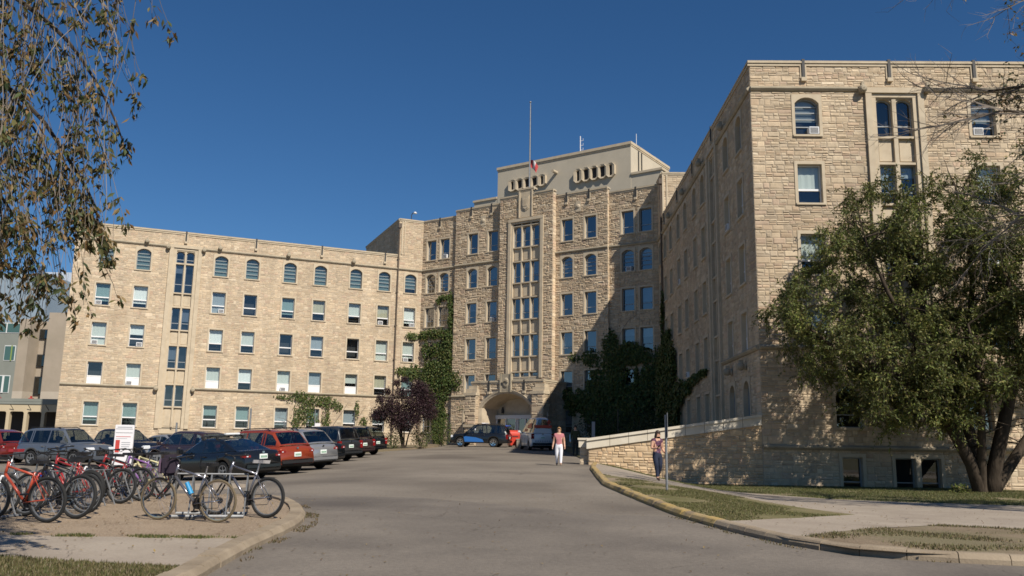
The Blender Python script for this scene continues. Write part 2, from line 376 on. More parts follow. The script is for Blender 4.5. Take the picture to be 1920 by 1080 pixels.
def kerb(name, line, w, h, m, side=1, steps=0.6, split=None, top=0.135):
    """swept kerb stones, one stone per step, each a piece with its own small joint"""
    root = MB()
    pts = []
    for a, b in zip(line[:-1], line[1:]):
        a = Vector(a); b = Vector(b); k = max(1, round((b - a).length / steps))
        for j in range(k): pts.append(a.lerp(b, j / k))
    pts.append(Vector(line[-1]))
    # smooth
    for _ in range(3):
        pts = [pts[0]] + [(pts[i - 1] + pts[i] * 2 + pts[i + 1]) / 4 for i in range(1, len(pts) - 1)] + [pts[-1]]
    nr = []
    for i in range(len(pts)):
        d = pts[min(i + 1, len(pts) - 1)] - pts[max(i - 1, 0)]; d.normalize(); nr.append(Vector((-d.y, d.x)) * side)
    r2 = random.Random(5)
    for i in range(len(pts) - 1):
        a, b = pts[i], pts[i + 1]; na, nb = nr[i], nr[i + 1]
        jt = r2.uniform(-0.012, 0.008); wear = r2.uniform(0, 0.015)
        sec = [(-0.07 - wear, -0.12), (-0.07 - wear, h * 0.55), (-0.035, top + jt - 0.015), (0.0, top + jt), (w, top + jt), (w, -0.12)]
        def P(p, n, s): q = p + n * s[0]; return (q.x, q.y, G(p.x, p.y) + s[1])
        mi = m(i / len(pts), a) if callable(m) else 0
        e = 0.006 / max((b - a).length, 0.1)
        for j in range(len(sec) - 1):
            root.quad(P(a.lerp(b, e), na, sec[j]), P(b.lerp(a, e), nb, sec[j]), P(b.lerp(a, e), nb, sec[j + 1]), P(a.lerp(b, e), na, sec[j + 1]), mi)
        root.poly([P(a.lerp(b, e), na, s) for s in sec], mi); root.poly([P(b.lerp(a, e), nb, s) for s in sec][::-1], mi)
    return root
kb = kerb('kerb', KERB, 0.15, 0.11, lambda t, p: 1 if p.y > 16.5 else 0, side=1)
structure(kb.build('kerb', ['kerb', 'kerb_yellow'], fix=True))
ki = kerb('kerb', ISL, 0.2, 0.11, None, side=1)
structure(ki.build('kerb', ['kerb'], fix=True))
# ------------------------------------------------------------------ hospital: plan from the survey of the picture
Rc = Vector((11.672, 40.633)); JR = Vector((12.489, 72.565)); JL = Vector((-9.215, 87.275)); AL = Vector((-38.581, 74.706))
class Fac:
    """a wall plane: u runs to the right as seen from outside, d outwards"""
    def __init__(s, p0, p1):
        s.o = p0; s.L = (p1 - p0).length; s.du = (p1 - p0).normalized(); s.n = Vector((s.du.y, -s.du.x)); s.ang = math.atan2(s.du.y, s.du.x)
    def p(s, u, z, d=0.0):
        q = s.o + s.du * u + s.n * d; return (q.x, q.y, z)
    def X(s): return lambda u, d, z: s.p(u, z, d)
    def M(s, u, z, d=0.0): return Matrix.Translation(s.p(u, z, d)) @ Matrix.Rotation(s.ang, 4, 'Z')
    def box(s, mb, u0, u1, z0, z1, d0, d1, mi=0): mb.box(u0, u1, d0, d1, z0, z1, mi, X=s.X())
FL = Fac(AL, JL); FC = Fac(JL, JR); FR = Fac(JR, Rc)
fdir = Vector((math.cos(0.0256), -math.sin(0.0256))); FW = 14.06
RF2 = Rc + fdir * FW; FF = Fac(Rc, RF2)
ZB, ZP, ZU, ZL, ZT = 0.2, 19.33, 17.83, 4.93, 23.13
ROWS = [(15.44, 17.38, 'arch'), (11.97, 13.93, 'rect'), (8.45, 10.43, 'rect'), (5.02, 6.95, 'rect'), (1.52, 3.50, 'rect')]
COLS = [1.2, 3.93, 6.81, 10.31, 13.24, 16.74, 19.57, 26.27, 29.35]
WW = 1.18

hosp = empty('hospital_building', (FC.p(13.1, 0.2, 0)), 0, 'long cream rubble-stone hospital with a central tower and two wings', 'building')
def hp(o):   # parent keeping world placement (parent has only a translation)
    o.parent = hosp; o.matrix_parent_inverse = Matrix.Translation(hosp.location).inverted(); return o
def hb(mb, name, mats, **k): return hp(mb.build(name, mats, **k))

PAL = [((0.50, 0.40, 0.275), 7), ((0.44, 0.345, 0.235), 6), ((0.56, 0.465, 0.335), 5), ((0.40, 0.335, 0.255), 4), ((0.47, 0.335, 0.225), 3), ((0.43, 0.305, 0.235), 2.0),
       ((0.35, 0.29, 0.215), 2), ((0.60, 0.52, 0.40), 2), ((0.42, 0.27, 0.20), 0.5)]
_pm = [sum(p[i] * w for p, w in PAL) / sum(w for p, w in PAL) for i in range(3)]
PAL = [(tuple((_pm[i] * 0.6 + p[i] * 0.4) * (1.15, 1.155, 1.17)[i] for i in range(3)), w) for p, w in PAL]
PALC = [p for p, w in PAL]; PALW = [w for p, w in PAL]
def tintv(r, pal=None):
    c = r.choices(PALC, PALW)[0]; k = r.uniform(0.88, 1.12); return tuple(x * k for x in c)
def stone_geom(F, u0, u1, z0, z1, r, rough, d0=0.0):
    g = 0.010; u0 += g; u1 -= g; z0 += g * 0.8; z1 -= g * 0.8
    w, h = u1 - u0, z1 - z0
    e = min(0.05, w * 0.22, h * 0.28)
    dp = d0 + r.uniform(0.6, 1.4) * rough; tu, tz = r.uniform(-1, 1) * rough * 0.35, r.uniform(-1, 1) * rough * 0.35
    j = lambda: r.uniform(-0.25, 0.25) * e
    b = [(u0, z0), (u1, z0), (u1, z1), (u0, z1)]
    t = [(u0 + e + j(), z0 + e + j()), (u1 - e + j(), z0 + e + j()), (u1 - e + j(), z1 - e + j()), (u0 + e + j(), z1 - e + j())]
    dd = [dp - tu - tz, dp + tu - tz, dp + tu + tz, dp - tu + tz]
    b0 = d0 + rough * 0.35
    vs = [F.p(u, z, d0 - 0.01) for u, z in b] + [F.p(u, z, b0) for u, z in b] + [F.p(t[i][0], t[i][1], max(dd[i], b0 + 0.002)) for i in range(4)]
    fs = [(0, 1, 5, 4), (1, 2, 6, 5), (2, 3, 7, 6), (3, 0, 4, 7), (4, 5, 9, 8), (5, 6, 10, 9), (6, 7, 11, 10), (7, 4, 8, 11), (8, 9, 10, 11)]
    return vs, fs
def rubble(F, u0, u1, z0, z1, blocks, r, rough=0.03, sc=1.0, d0=0.0, ztop=None):
    """squared rubble: list of (area, vs, fs, tint)"""
    out = []
    zs = {z0, z1}
    for b in blocks:
        for z in (b[2], b[3]):
            if z0 < z < z1: zs.add(z)
    zs = sorted(zs); bands = []
    for a, b in zip(zs[:-1], zs[1:]):
        h = b - a
        if h < 0.03: continue
        n = max(1, round(h / (r.uniform(0.34, 0.44) * sc)))
        cuts = [a] + sorted(a + h * (k + r.uniform(-0.18, 0.18)) / n for k in range(1, n)) + [b]
        bands += list(zip(cuts[:-1], cuts[1:]))
    for a, b in bands:
        iv = [(u0, u1)]
        for bl in blocks:
            if bl[2] < b - 1e-4 and bl[3] > a + 1e-4:
                nv = []
                for p, q in iv:
                    if bl[1] <= p or bl[0] >= q: nv.append((p, q))
                    else:
                        if bl[0] - p > 0.03: nv.append((p, bl[0]))
                        if q - bl[1] > 0.03: nv.append((bl[1], q))
                iv = nv
        for p, q in iv:
            u = p
            while u < q - 1e-4:
                w = r.uniform(0.32, 0.95) * sc
                if q - (u + w) < 0.28 * sc: w = q - u
                v = u + w; h = b - a
                k = r.random()
                if h > 0.26 * sc and k < 0.72:
                    m = a + h * r.uniform(0.32, 0.68)
                    for za, zb in ((a, m), (m, b)):
                        if w > 0.62 * sc and r.random() < 0.6:
                            x = u + w * r.uniform(0.35, 0.65); segs = ((u, x), (x, v))
                        else: segs = ((u, v),)
                        for s0, s1 in segs:
                            vs, fs = stone_geom(F, s0, s1, za, zb, r, rough, d0); out.append(((s1 - s0) * (zb - za), vs, fs, tintv(r)))
                else:
                    vs, fs = stone_geom(F, u, v, a, b, r, rough, d0); out.append((w * h, vs, fs, tintv(r)))
                u = v
    if ztop:   # sloping top: drop stones above the line
        out = [s for s in out if True]
    return out
def emit_stones(st, wall, single=0, key=None):
    """the `single` largest stones become parts of their own, the rest one mass of the wall"""
    st = sorted(st, key=key or (lambda s: -s[0]))
    for s in st[:single]:
        mb = MB(); mb.add(s[1], s[2], 0, s[3]); o = mb.build('stone', 'stone'); o.parent = wall
        o.matrix_parent_inverse = wall.matrix_world_inv if hasattr(wall, 'matrix_world_inv') else Matrix.Translation(PINV[wall.name]).inverted()
    mb = MB()
    for s in st[single:]: mb.add(s[1], s[2], 0, s[3])
    o = mb.build('stonework', 'stone'); o.parent = wall; o['kind'] = 'stuff'
    o.matrix_parent_inverse = Matrix.Translation(PINV[wall.name]).inverted()
    return o
PINV = {}
def wall_backing(F, u0, u1, z0, z1, holes, name='wall', m='mortar', d=0.0):
    us = sorted({u0, u1} | {min(max(x, u0), u1) for h in holes for x in h[:2]}); zs = sorted({z0, z1} | {min(max(x, z0), z1) for h in holes for x in h[2:4]})
    mb = MB()
    for a, b in zip(us[:-1], us[1:]):
        if b - a < 1e-5: continue
        # merge vertically
        start = None
        for c, e in zip(zs[:-1], zs[1:]):
            mu, mz = (a + b) / 2, (c + e) / 2
            hole = any(h[0] < mu < h[1] and h[2] < mz < h[3] for h in holes)
            if not hole: mb.quad(F.p(a, c, d), F.p(b, c, d), F.p(b, e, d), F.p(a, e, d))
    o = hb(mb, name, m); PINV[o.name] = Vector((0, 0, 0)); return o

# ---- windows: shared meshes, placed as parts of the hospital
def arch_pts(w, h, kind, n=7):
    """inner outline, counter-clockwise from bottom left, with matching outer rectangle points"""
    hw = w / 2
    if kind == 'rect':
        return [(-hw, 0), (hw, 0), (hw, h), (-hw, h)]
    rise = 0.26 * w if kind == 'arch' else hw
    pts = [(-hw, 0), (hw, 0)]
    if kind == 'arch':
        Rr = (hw * hw + rise * rise) / (2 * rise); cz = h - Rr; a0 = math.asin(hw / Rr)
        for i in range(n + 1):
            a = a0 - 2 * a0 * i / n; pts.append((Rr * math.sin(a), cz + Rr * math.cos(a)))
    else:
        for i in range(n + 1):
            a = PI * i / n; pts.append((hw * math.cos(a), h - hw + hw * math.sin(a)))
    return pts
MESHC = {}
SW, ST, SS = 0.15, 0.17, 0.13
def surround_mesh(w, h, kind):
    k = ('s', w, h, kind)
    if k in MESHC: return MESHC[k]
    inn = arch_pts(w, h, kind); mb = MB(); hw = w / 2
    out = []
    n = len(inn)
    for i, (x, z) in enumerate(inn):
        if i == 0: out.append((-hw - SW, -SS))
        elif i == 1: out.append((hw + SW, -SS))
        elif kind == 'rect': out.append((hw + SW, h + ST) if i == 2 else (-hw - SW, h + ST))
        else:
            if i == 2: out.append((hw + SW, h + ST))
            elif i == n - 1: out.append((-hw - SW, h + ST))
            else: out.append((x * (hw + SW) / hw * 0.98, h + ST))
    f = -0.05; bk = 0.30
    for i in range(n):
        j = (i + 1) % n
        mb.quad((inn[i][0], f, inn[i][1]), (out[i][0], f, out[i][1]), (out[j][0], f, out[j][1]), (inn[j][0], f, inn[j][1]))
        mb.quad((inn[i][0], f, inn[i][1]), (inn[j][0], f, inn[j][1]), (inn[j][0], bk, inn[j][1]), (inn[i][0], bk, inn[i][1]))
        mb.quad((out[i][0], f, out[i][1]), (out[i][0], 0.01, out[i][1]), (out[j][0], 0.01, out[j][1]), (out[j][0], f, out[j][1]))
    mb.box(-hw - SW * 0.8, hw + SW * 0.8, -0.10, 0.06, -0.10, -0.004)
    MESHC[k] = mb.mesh('surround', 'trim'); return MESHC[k]
def sash_mesh(w, h, kind, style):
    k = ('f', w, h, kind, style)
    if k in MESHC: return MESHC[k]
    mb = MB(); pts = arch_pts(w - 0.02, h - 0.01, kind); b = 0.045 if style != 'lou' else 0.05
    y0, y1 = 0.20, 0.27
    c = (0, h * 0.5); inn = []
    for x, z in pts: inn.append((x - math.copysign(b, x) if abs(x) > 0.06 else x, min(max(z, b), z - b if z > h * 0.4 else b)))
    n = len(pts)
    for i in range(n):
        j = (i + 1) % n
        mb.quad((pts[i][0], y0, pts[i][1]), (pts[j][0], y0, pts[j][1]), (inn[j][0], y0, inn[j][1]), (inn[i][0], y0, inn[i][1]))
        mb.quad((inn[i][0], y0, inn[i][1]), (inn[j][0], y0, inn[j][1]), (inn[j][0], y1, inn[j][1]), (inn[i][0], y1, inn[i][1]))
    hw = w / 2 - 0.03
    if style in ('hung', 'hung2'):
        mb.box(-hw, hw, 0.17, 0.25, h * 0.36 - 0.05, h * 0.36 + 0.05)
    if style == 'hung2':
        mb.box(-hw, hw, 0.185, 0.245, 0.01, h * 0.36 - 0.06)
    if style == 'lou':
        for q in (0.24, 0.44, 0.62, 0.78): mb.box(-hw, hw, 0.19, 0.24, h * q - 0.022, h * q + 0.022)
    if style == 'sky':
        mb.box(-hw, hw, 0.21, 0.25, h * 0.3 - 0.025, h * 0.3 + 0.025)
    MESHC[k] = mb.mesh('window', 'board_white' if style in ('hung', 'hung2') else 'grey_frame'); return MESHC[k]
def pane_mesh(w, h, kind, m):
    k = ('p', w, h, kind, m)
    if k in MESHC: return MESHC[k]
    mb = MB(); mb.poly([(x, 0.255, z) for x, z in arch_pts(w - 0.02, h - 0.01, kind)]); MESHC[k] = mb.mesh('pane', m); return MESHC[k]
def blind_mesh(w, frac, h, m, slats=False):
    k = ('b', w, round(frac, 2), h, m)
    if k in MESHC: return MESHC[k]
    mb = MB(); zb = h - h * frac; hw = w / 2 + 0.03
    if slats:
        z = zb
        while z < h + 0.02:
            mb.quad((-hw, 0.34, z), (hw, 0.34, z), (hw, 0.31, z + 0.07), (-hw, 0.31, z + 0.07)); z += 0.075
    else:
        nn = 8
        for i in range(nn):
            a, b2 = -hw + 2 * hw * i / nn, -hw + 2 * hw * (i + 1) / nn
            ya, yb = 0.33 + 0.02 * (i % 2), 0.33 + 0.02 * ((i + 1) % 2)
            mb.quad((a, ya, zb), (b2, yb, zb), (b2, yb, h + 0.05), (a, ya, h + 0.05))
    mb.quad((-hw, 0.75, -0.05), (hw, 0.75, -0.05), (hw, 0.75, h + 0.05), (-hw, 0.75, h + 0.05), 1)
    MESHC[k] = mb.mesh('blind', [m, 'dark_room']); return MESHC[k]
def ac_mesh():
    if 'ac' in MESHC: return MESHC['ac']
    mb = MB(); mb.bbox(-0.24, 0.24, -0.16, 0.24, 0.02, 0.40, 0.015, 0)
    mb.box(-0.19, 0.19, -0.168, -0.163, 0.07, 0.35, 1)
    for i in range(5): mb.box(-0.18, 0.18, -0.176, -0.17, 0.09 + i * 0.055, 0.105 + i * 0.055, 0)
    MESHC['ac'] = mb.mesh('air_conditioner', ['board_white', 'print_black']); return MESHC['ac']
HOLES = {}
def window(F, uc, z0, z1, kind, style='hung', pane='pane', blind=None, frac=1.0, ac=None, w=WW, d=0.0, surround=True):
    h = z1 - z0
    o = link('window', sash_mesh(w, h, kind, style)); M = F.M(uc, z0, d)
    o.parent = hosp; o.matrix_local = Matrix.Translation(-Vector(hosp.location)) @ M
    link('pane', pane_mesh(w, h, kind, pane), o)
    if surround: link('surround', surround_mesh(w, h, kind), o)
    link('blind', blind_mesh(w, frac if blind else 0.02, h, blind or 'blind_grey', slats=(style == 'lou')), o)
    if ac is not None:
        link('air_conditioner', ac_mesh(), o, Matrix.Translation((ac, 0.05, 0.0)))
    HOLES.setdefault(id(F), []).append((uc - w / 2, uc + w / 2, z0, z1))
    return o
def block_of(h): return (h[0] - SW, h[1] + SW, h[2] - SS, h[3] + ST)

rw = random.Random(4)
def wing_windows(F, cols, rows, shade, flip):
    for ci, c in enumerate(cols):
        for ri, (z0, z1, kind) in enumerate(rows):
            if kind == 'arch':
                window(F, c, z0, z1, 'arch', 'lou', 'pane', 'blind_teal', rw.choice((1.0, 0.75, 1.0, 0.6)))
            else:
                bl = rw.choice(('blind', 'blind', 'blind_white', 'blind_grey', 'blind_teal', None, 'blind_warm')) if ri < 4 else rw.choice(('blind_teal', 'blind_grey', 'blind_teal'))
                st = 'hung2' if (ri == 3 and rw.random() < 0.5) else 'hung'
                ac = rw.choice((-0.25, 0.28, 0.0)) if rw.random() < (0.22 if ri in (1, 2, 3) else 0.0) else None
                window(F, c, z0, z1, 'rect', st, 'pane', bl, rw.choice((1.0, 0.62, 0.62, 0.8, 0.45)), ac)
def stacked_bay(F, uc, zlo, zhi, half, groups, lights, d=0.0, top_arch=True, mull=0.12, j1=0.30, j2=0.48, pane='pane_blue'):
    """tall moulded frame holding the stacked stair windows; groups = (z0,z1)"""
    fr = MB(); w = half
    F.box(fr, uc - w, uc - w + j1, zlo, zhi, d - 0.02, d + 0.16); F.box(fr, uc + w - j1, uc + w, zlo, zhi, d - 0.02, d + 0.16)
    F.box(fr, uc - w, uc + w, zhi, zhi + 0.28, d - 0.02, d + 0.18)
    F.box(fr, uc - w + j1, uc - w + j2, zlo, zhi, d - 0.25, d + 0.06); F.box(fr, uc + w - j2, uc + w - j1, zlo, zhi, d - 0.25, d + 0.06)
    F.box(fr, uc - w + j1, uc + w - j1, zhi - 0.2, zhi, d - 0.25, d + 0.07)
    o = hb(fr, 'stair_window_frame', 'trim')
    n_before = len(HOLES.get(id(F), []))
    inner = w - j2; lw = (2 * inner - mull * (lights - 1)) / lights
    mu = MB()
    for i in range(1, lights):
        x = uc - inner + i * (lw + mull) - mull; F.box(mu, x, x + mull, zlo, zhi - 0.2, d - 0.24, d + 0.0)
    for (a, b) in groups:
        F.box(mu, uc - inner, uc + inner, a - 0.11, a, d - 0.24, d + 0.01); F.box(mu, uc - inner, uc + inner, b, b + 0.11, d - 0.24, d + 0.012)
    hb(mu, 'mullion', 'trim')
    gs = sorted(groups)
    zz = [zlo] + [x for g in gs for x in g] + [zhi - 0.2]
    for k in range(0, len(zz) - 1, 2):
        a, b = zz[k], zz[k + 1]
        if b - a < 0.3: continue
        for i in range(lights):
            x = uc - inner + i * (lw + mull); sp = MB()
            F.box(sp, x, x + lw, a + 0.08, b - 0.08, d - 0.30, d - 0.18)
            F.box(sp, x + 0.1, x + lw - 0.1, a + 0.22, b - 0.22, d - 0.2, d - 0.15)
            hb(sp, 'spandrel_panel', 'trim')
    for gi, (a, b) in enumerate(gs):
        for i in range(lights):
            x = uc - inner + i * (lw + mull) + lw / 2
            if top_arch and gi == len(gs) - 1:      # stone corners above the arched heads
                ap_ = arch_pts(lw, b - a, 'arch')[2:]; fm = MB(); ht_ = b - a + 0.06
                for (xa, za), (xb, zb_) in zip(ap_[:-1], ap_[1:]):
                    fm.quad(F.p(x + xa, a + za, d - 0.06), F.p(x + xa, a + ht_, d - 0.06), F.p(x + xb, a + ht_, d - 0.06), F.p(x + xb, a + zb_, d - 0.06))
                    fm.quad(F.p(x + xa, a + za, d - 0.06), F.p(x + xb, a + zb_, d - 0.06), F.p(x + xb, a + zb_, d - 0.24), F.p(x + xa, a + za, d - 0.24))
                hb(fm, 'arch_head', 'trim')
            window(F, x, a + 0.0, b, 'arch' if (top_arch and gi == len(gs) - 1) else 'rect', 'sky', pane, rw.choice((None, 'blind_grey')), rw.choice((0.3, 0.6)), w=round(lw, 2), d=d - 0.02, surround=False)
    HOLES[id(F)] = HOLES.get(id(F), [])[:n_before] + [(uc - inner, uc + inner, zlo, zhi - 0.2)]
    return (uc - w, uc + w, zlo, zhi + 0.28)
def course(F, u0, u1, z, gaps=(), d=0.0, m='trim_weathered', hgt=0.24, out=0.17):
    iv = [(u0, u1)]
    for g in gaps:
        nv = []
        for p, q in iv:
            if g[1] <= p or g[0] >= q: nv.append((p, q))
            else:
                if g[0] > p: nv.append((p, g[0]))
                if q > g[1]: nv.append((g[1], q))
        iv = nv
    for p, q in iv:
        mb = MB(); X = F.X()
        sec = [(d - 0.02, z - hgt / 2), (d + out * 0.5, z - hgt / 2), (d + out, z - 0.02), (d + out, z + 0.04), (d + out * 0.35, z + hgt / 2), (d - 0.02, z + hgt / 2)]
        for i in range(len(sec) - 1):
            mb.quad(F.p(p, sec[i][1], sec[i][0]), F.p(q, sec[i][1], sec[i][0]), F.p(q, sec[i + 1][1], sec[i + 1][0]), F.p(p, sec[i + 1][1], sec[i + 1][0]))
        mb.poly([F.p(p, s[1], s[0]) for s in sec]); mb.poly([F.p(q, s[1], s[0]) for s in sec][::-1])
        hb(mb, 'string_course', m)
def coping(F, u0, u1, z, d=0.0, depth=0.55, m='trim'):
    mb = MB(); F.box(mb, u0, u1, z - 0.30, z - 0.16, d - 0.02, d + 0.07); F.box(mb, u0, u1, z - 0.16, z - 0.07, d - depth, d + 0.12); F.box(mb, u0 + 0.01, u1 - 0.01, z - 0.07, z, d - depth + 0.05, d + 0.05, 1)
    hb(mb, 'parapet_coping', [m, 'trim_weathered'])
def scupper(F, u, z, d=0.0):
    mb = MB(); F.box(mb, u - 0.07, u + 0.07, z - 0.95, z + 0.04, d + 0.03, d + 0.13, 0); F.box(mb, u - 0.13, u + 0.13, z - 1.12, z - 0.93, d - 0.02, d + 0.17, 1)
    F.box(mb, u - 0.16, u - 0.07, z - 0.95, z - 0.3, d - 0.02, d + 0.07, 1); F.box(mb, u + 0.07, u + 0.16, z - 0.95, z - 0.3, d - 0.02, d + 0.07, 1)
    hb(mb, 'scupper', ['dark_metal', 'trim'])
def boss(F, u, z, d=0.0):
    mb = MB(); X = lambda x, y, zz: F.p(u + x, z + zz, d + 0.05 + y)
    mb.lathe([(0.02, 0.42), (0.13, 0.40), (0.2, 0.30), (0.21, 0.18), (0.14, 0.08), (0.2, 0.0)], 10, X)
    mb.box(-0.07, 0.07, 0.1, 0.3, 0.15, 0.34, X=X)
    hb(mb, 'carved_boss', 'trim_weathered', smooth=False)
def downpipe(F, u, z0, z1, d=0.0, m='brown_metal'):
    mb = MB(); mb.tube([F.p(u, z0, d + 0.13), F.p(u, z1, d + 0.13)], 0.075, 8)
    z = z0 + 1.5
    while z < z1: F.box(mb, u - 0.13, u + 0.13, z, z + 0.06, d, d + 0.2); z += 3.4
    F.box(mb, u - 0.17, u + 0.17, z1 - 0.45, z1, d, d + 0.3)
    hb(mb, 'downpipe', m)

# ===== left wing
LcolsU = [FL.L - c for c in COLS]
wing_windows(FL, LcolsU, ROWS, False, False)
orL = FL.L - 22.75
STG = [(16.38, 17.45), (13.6, 16.24), (10.2, 12.2), (6.7, 8.7), (3.3, 5.2)]
bL = stacked_bay(FL, orL, 1.35, 17.75, 1.42, STG, 2, mull=0.15, j1=0.36, j2=0.64, pane='pane_dark')
rs = random.Random(21)
cz = [ZU, ZL]
def wall_of(F, u0, u1, z0, z1, extra, rough, seed, single=0, key=None, sc=0.74, d=0.0, hol=None):
    holes = hol if hol is not None else HOLES.get(id(F), [])
    wb = wall_backing(F, u0, u1, z0, z1, holes, d=d)
    iw = MB(); 
    iw.quad(F.p(u0, z0, d - 0.9), F.p(u1, z0, d - 0.9), F.p(u1, z1, d - 0.9), F.p(u0, z1, d - 0.9)); hb(iw, 'dark_backing', 'dark_room')  # flat dark sheet in place of the unlit rooms, not a built wall
    bl = [block_of(h) for h in holes] + extra
    st = rubble(F, u0, u1, z0, z1, bl, random.Random(seed), rough, sc, d)
    emit_stones(st, wb, single, key)
    return wb
cgap = [bL[:2]]
wall_of(FL, 0, FL.L, -0.4, ZP - 0.3, [bL, (0, FL.L, ZU - 0.12, ZU + 0.12), (0, FL.L, ZL - 0.12, ZL + 0.12)], 0.015, 1, sc=0.66)
wall_of(FL, FL.L - 2.6, FL.L, ZP - 0.3, ZT - 0.3, [], 0.022, 2, hol=[])
course(FL, 0, FL.L, ZU, cgap); course(FL, 0, FL.L, ZL, cgap)
coping(FL, 0, FL.L - 2.6, ZP); coping(FL, FL.L - 2.6, FL.L, ZT)
for u in (22.84, 16.56, 10.32, 3.97): scupper(FL, FL.L - u, ZP)
for u in (26.14, 19.8, 13.51, 7.19): boss(FL, FL.L - u, 18.05)
for u in (bL[0] - 0.12, bL[1] + 0.12): boss(FL, u, 17.7); boss(FL, u, 4.8)
downpipe(FL, FL.L - 2.6, 0.3, ZT - 0.6)
ms = MB(); FL.box(ms, FL.L - 2.35, FL.L - 2.2, ZP, ZT - 0.3, 0, 0.09); FL.box(ms, FL.L - 2.05, FL.L - 1.95, ZP, ZT - 0.3, 0, 0.07); hb(ms, 'corner_moulding', 'trim')
# service door below the stair window
dm = MB(); FL.box(dm, orL - 1.0, orL + 1.0, 0.9, 1.3, -0.02, 0.1, 0); FL.box(dm, orL - 0.75, orL + 0.75, -0.3, 0.9, -0.1, 0.05, 1); FL.box(dm, orL - 0.06, orL + 0.06, 1.32, 1.5, 0.0, 0.2, 1)
hb(dm, 'door', ['trim', 'brown_metal'])

# ===== right wing, courtyard side (in shade) and front
wing_windows(FR, COLS[:7] + COLS[7:], ROWS[:4], True, True)
for c in COLS[:7]: window(FR, c, ROWS[4][0], ROWS[4][1], 'rect', 'hung', 'pane', 'blind_teal', 1.0)
for c in COLS[7:]:
    window(FR, c, 0.9, 3.55, 'round', 'sky', 'pane_blue', None, w=1.3)
orR = 22.75
bR = stacked_bay(FR, orR, 1.35, 17.75, 1.42, STG, 2, mull=0.15, j1=0.36, j2=0.64, pane='pane_dark')
wall_of(FR, 0, FR.L, -1.9, ZP - 0.3, [bR, (0, FR.L, ZU - 0.12, ZU + 0.12), (0, FR.L, ZL - 0.12, ZL + 0.12)], 0.022, 3)
wall_of(FR, 0, 2.6, ZP - 0.3, ZT - 0.3, [], 0.022, 4, hol=[])
course(FR, 0, FR.L, ZU, [bR[:2]]); course(FR, bR[1], FR.L, ZL)
coping(FR, 2.6, FR.L, ZP); coping(FR, 0, 2.6, ZT)
for u in (22.84, 16.56, 10.32, 3.97): scupper(FR, u, ZP)
for u in (26.14, 19.8, 13.51, 7.19): boss(FR, u, 18.05)
for u in COLS[7:]: boss(FR, u, 4.25)
downpipe(FR, 2.62, 0.3, ZT - 0.6)
# front
for z0, z1, k in ROWS[:4]:
    for c, s in ((2.74, 1), (FW - 2.74, -1)):
        if k == 'arch': window(FF, c, z0, z1, 'arch', 'lou', 'pane', 'blind_grey', 0.6, ac=(0.3 if s > 0 else -0.32))
        else: window(FF, c, z0, z1, 'rect', 'hung', 'pane', 'blind', 0.62)
for c in (4.05, FW - 4.05): window(FF, c, 1.25, 3.2, 'round', 'sky', 'pane_blue', None, w=1.25)
for c in (4.05, 6.45, 7.6, FW - 4.05): window(FF, c, -1.68, -0.1, 'rect', 'sky', 'pane', None, w=0.92)
bF = stacked_bay(FF, 7.03, 5.2, 17.6, 1.42, [(15.4, 17.35), (12.0, 13.95), (8.5, 10.4), (5.5, 6.95)], 2, mull=0.2, j2=0.52, pane='pane')
def keyF(s):
    x = s[1][8]; return -s[0] * (1.6 if x[2] > 8 else 0.6)
wall_of(FF, 0, FW, -1.9, ZP - 0.3, [bF, (0, FW, ZU - 0.12, ZU + 0.12), (0, FW, ZL - 0.12, ZL + 0.12), (0, FW, 0.22, 0.42)], 0.024, 5, single=300, key=keyF, sc=0.72)
course(FF, 0, FW, ZU, [bF[:2]]); course(FF, 0, FW, ZL); course(FF, 0, FW, 0.32, out=0.22)
coping(FF, -0.1, FW + 0.1, ZP)
for u in (2.65, 6.88, 11.04): scupper(FF, u, ZP)
for u in (bF[0] - 0.16, bF[1] + 0.16): boss(FF, u, 17.75)

# ===== centre block
crow = [(18.85, 20.9, 'rect')] + ROWS
def crow_windows(cols, d, seed):
    r = random.Random(seed)
    for c in cols:
        for ri, (z0, z1, k) in enumerate(crow):
            if ri == 5 and 9 < c < 17.3: continue
            st = 'sky' if ri < 3 else r.choice(('sky', 'sky', 'hung'))
            bl = None if ri == 0 else r.choice((None, 'blind_grey', 'blind', 'blind_teal', 'blind_grey'))
            window(FC, c, z0, z1, k, 'lou' if k == 'arch' and r.random() < 0.6 else 'sky', 'pane_blue', bl, r.choice((0.4, 0.62, 0.3, 0.7)), d=d, ac=(0.1 if r.random() < 0.08 else None))
CW = FC.L
for nm, cols, d, s in (('a', (1.17, 2.87), 0.0, 1), ('b', (6.6, 9.0), 0.25, 2), ('c', (17.33, 19.75), 0.25, 3), ('d', (23.33, 25.05), 0.0, 4)):
    crow_windows(cols, d, s)
H = HOLES[id(FC)]
def hs(a, b): return [h for h in H if a < (h[0] + h[1]) / 2 < b]
ex = lambda: [(0, CW, ZU - 0.12, ZU + 0.12), (0, CW, ZL - 0.12, ZL + 0.12)]
TW0, TW1 = 10.15, 16.1
tb = stacked_bay(FC, 13.15, 6.4, 21.2, 1.95, [(18.75, 20.75), (15.35, 17.3), (11.9, 13.85), (8.45, 10.4), (6.55, 6.95)], 3, d=0.75)
H = HOLES[id(FC)]
wall_of(FC, 0, 4.45, -0.4, ZT - 0.3, ex(), 0.042, 6, hol=hs(0, 4.45))
wall_of(FC, 21.45, CW, -0.4, ZT - 0.5, ex(), 0.042, 7, hol=hs(21.45, CW))
wall_of(FC, 4.45, TW0, -0.4, 23.3, ex(), 0.042, 8, d=0.25, hol=hs(4.45, TW0))
wall_of(FC, TW1, 21.5, -0.4, 23.1, ex(), 0.042, 9, d=0.25, hol=hs(TW1, 21.5))
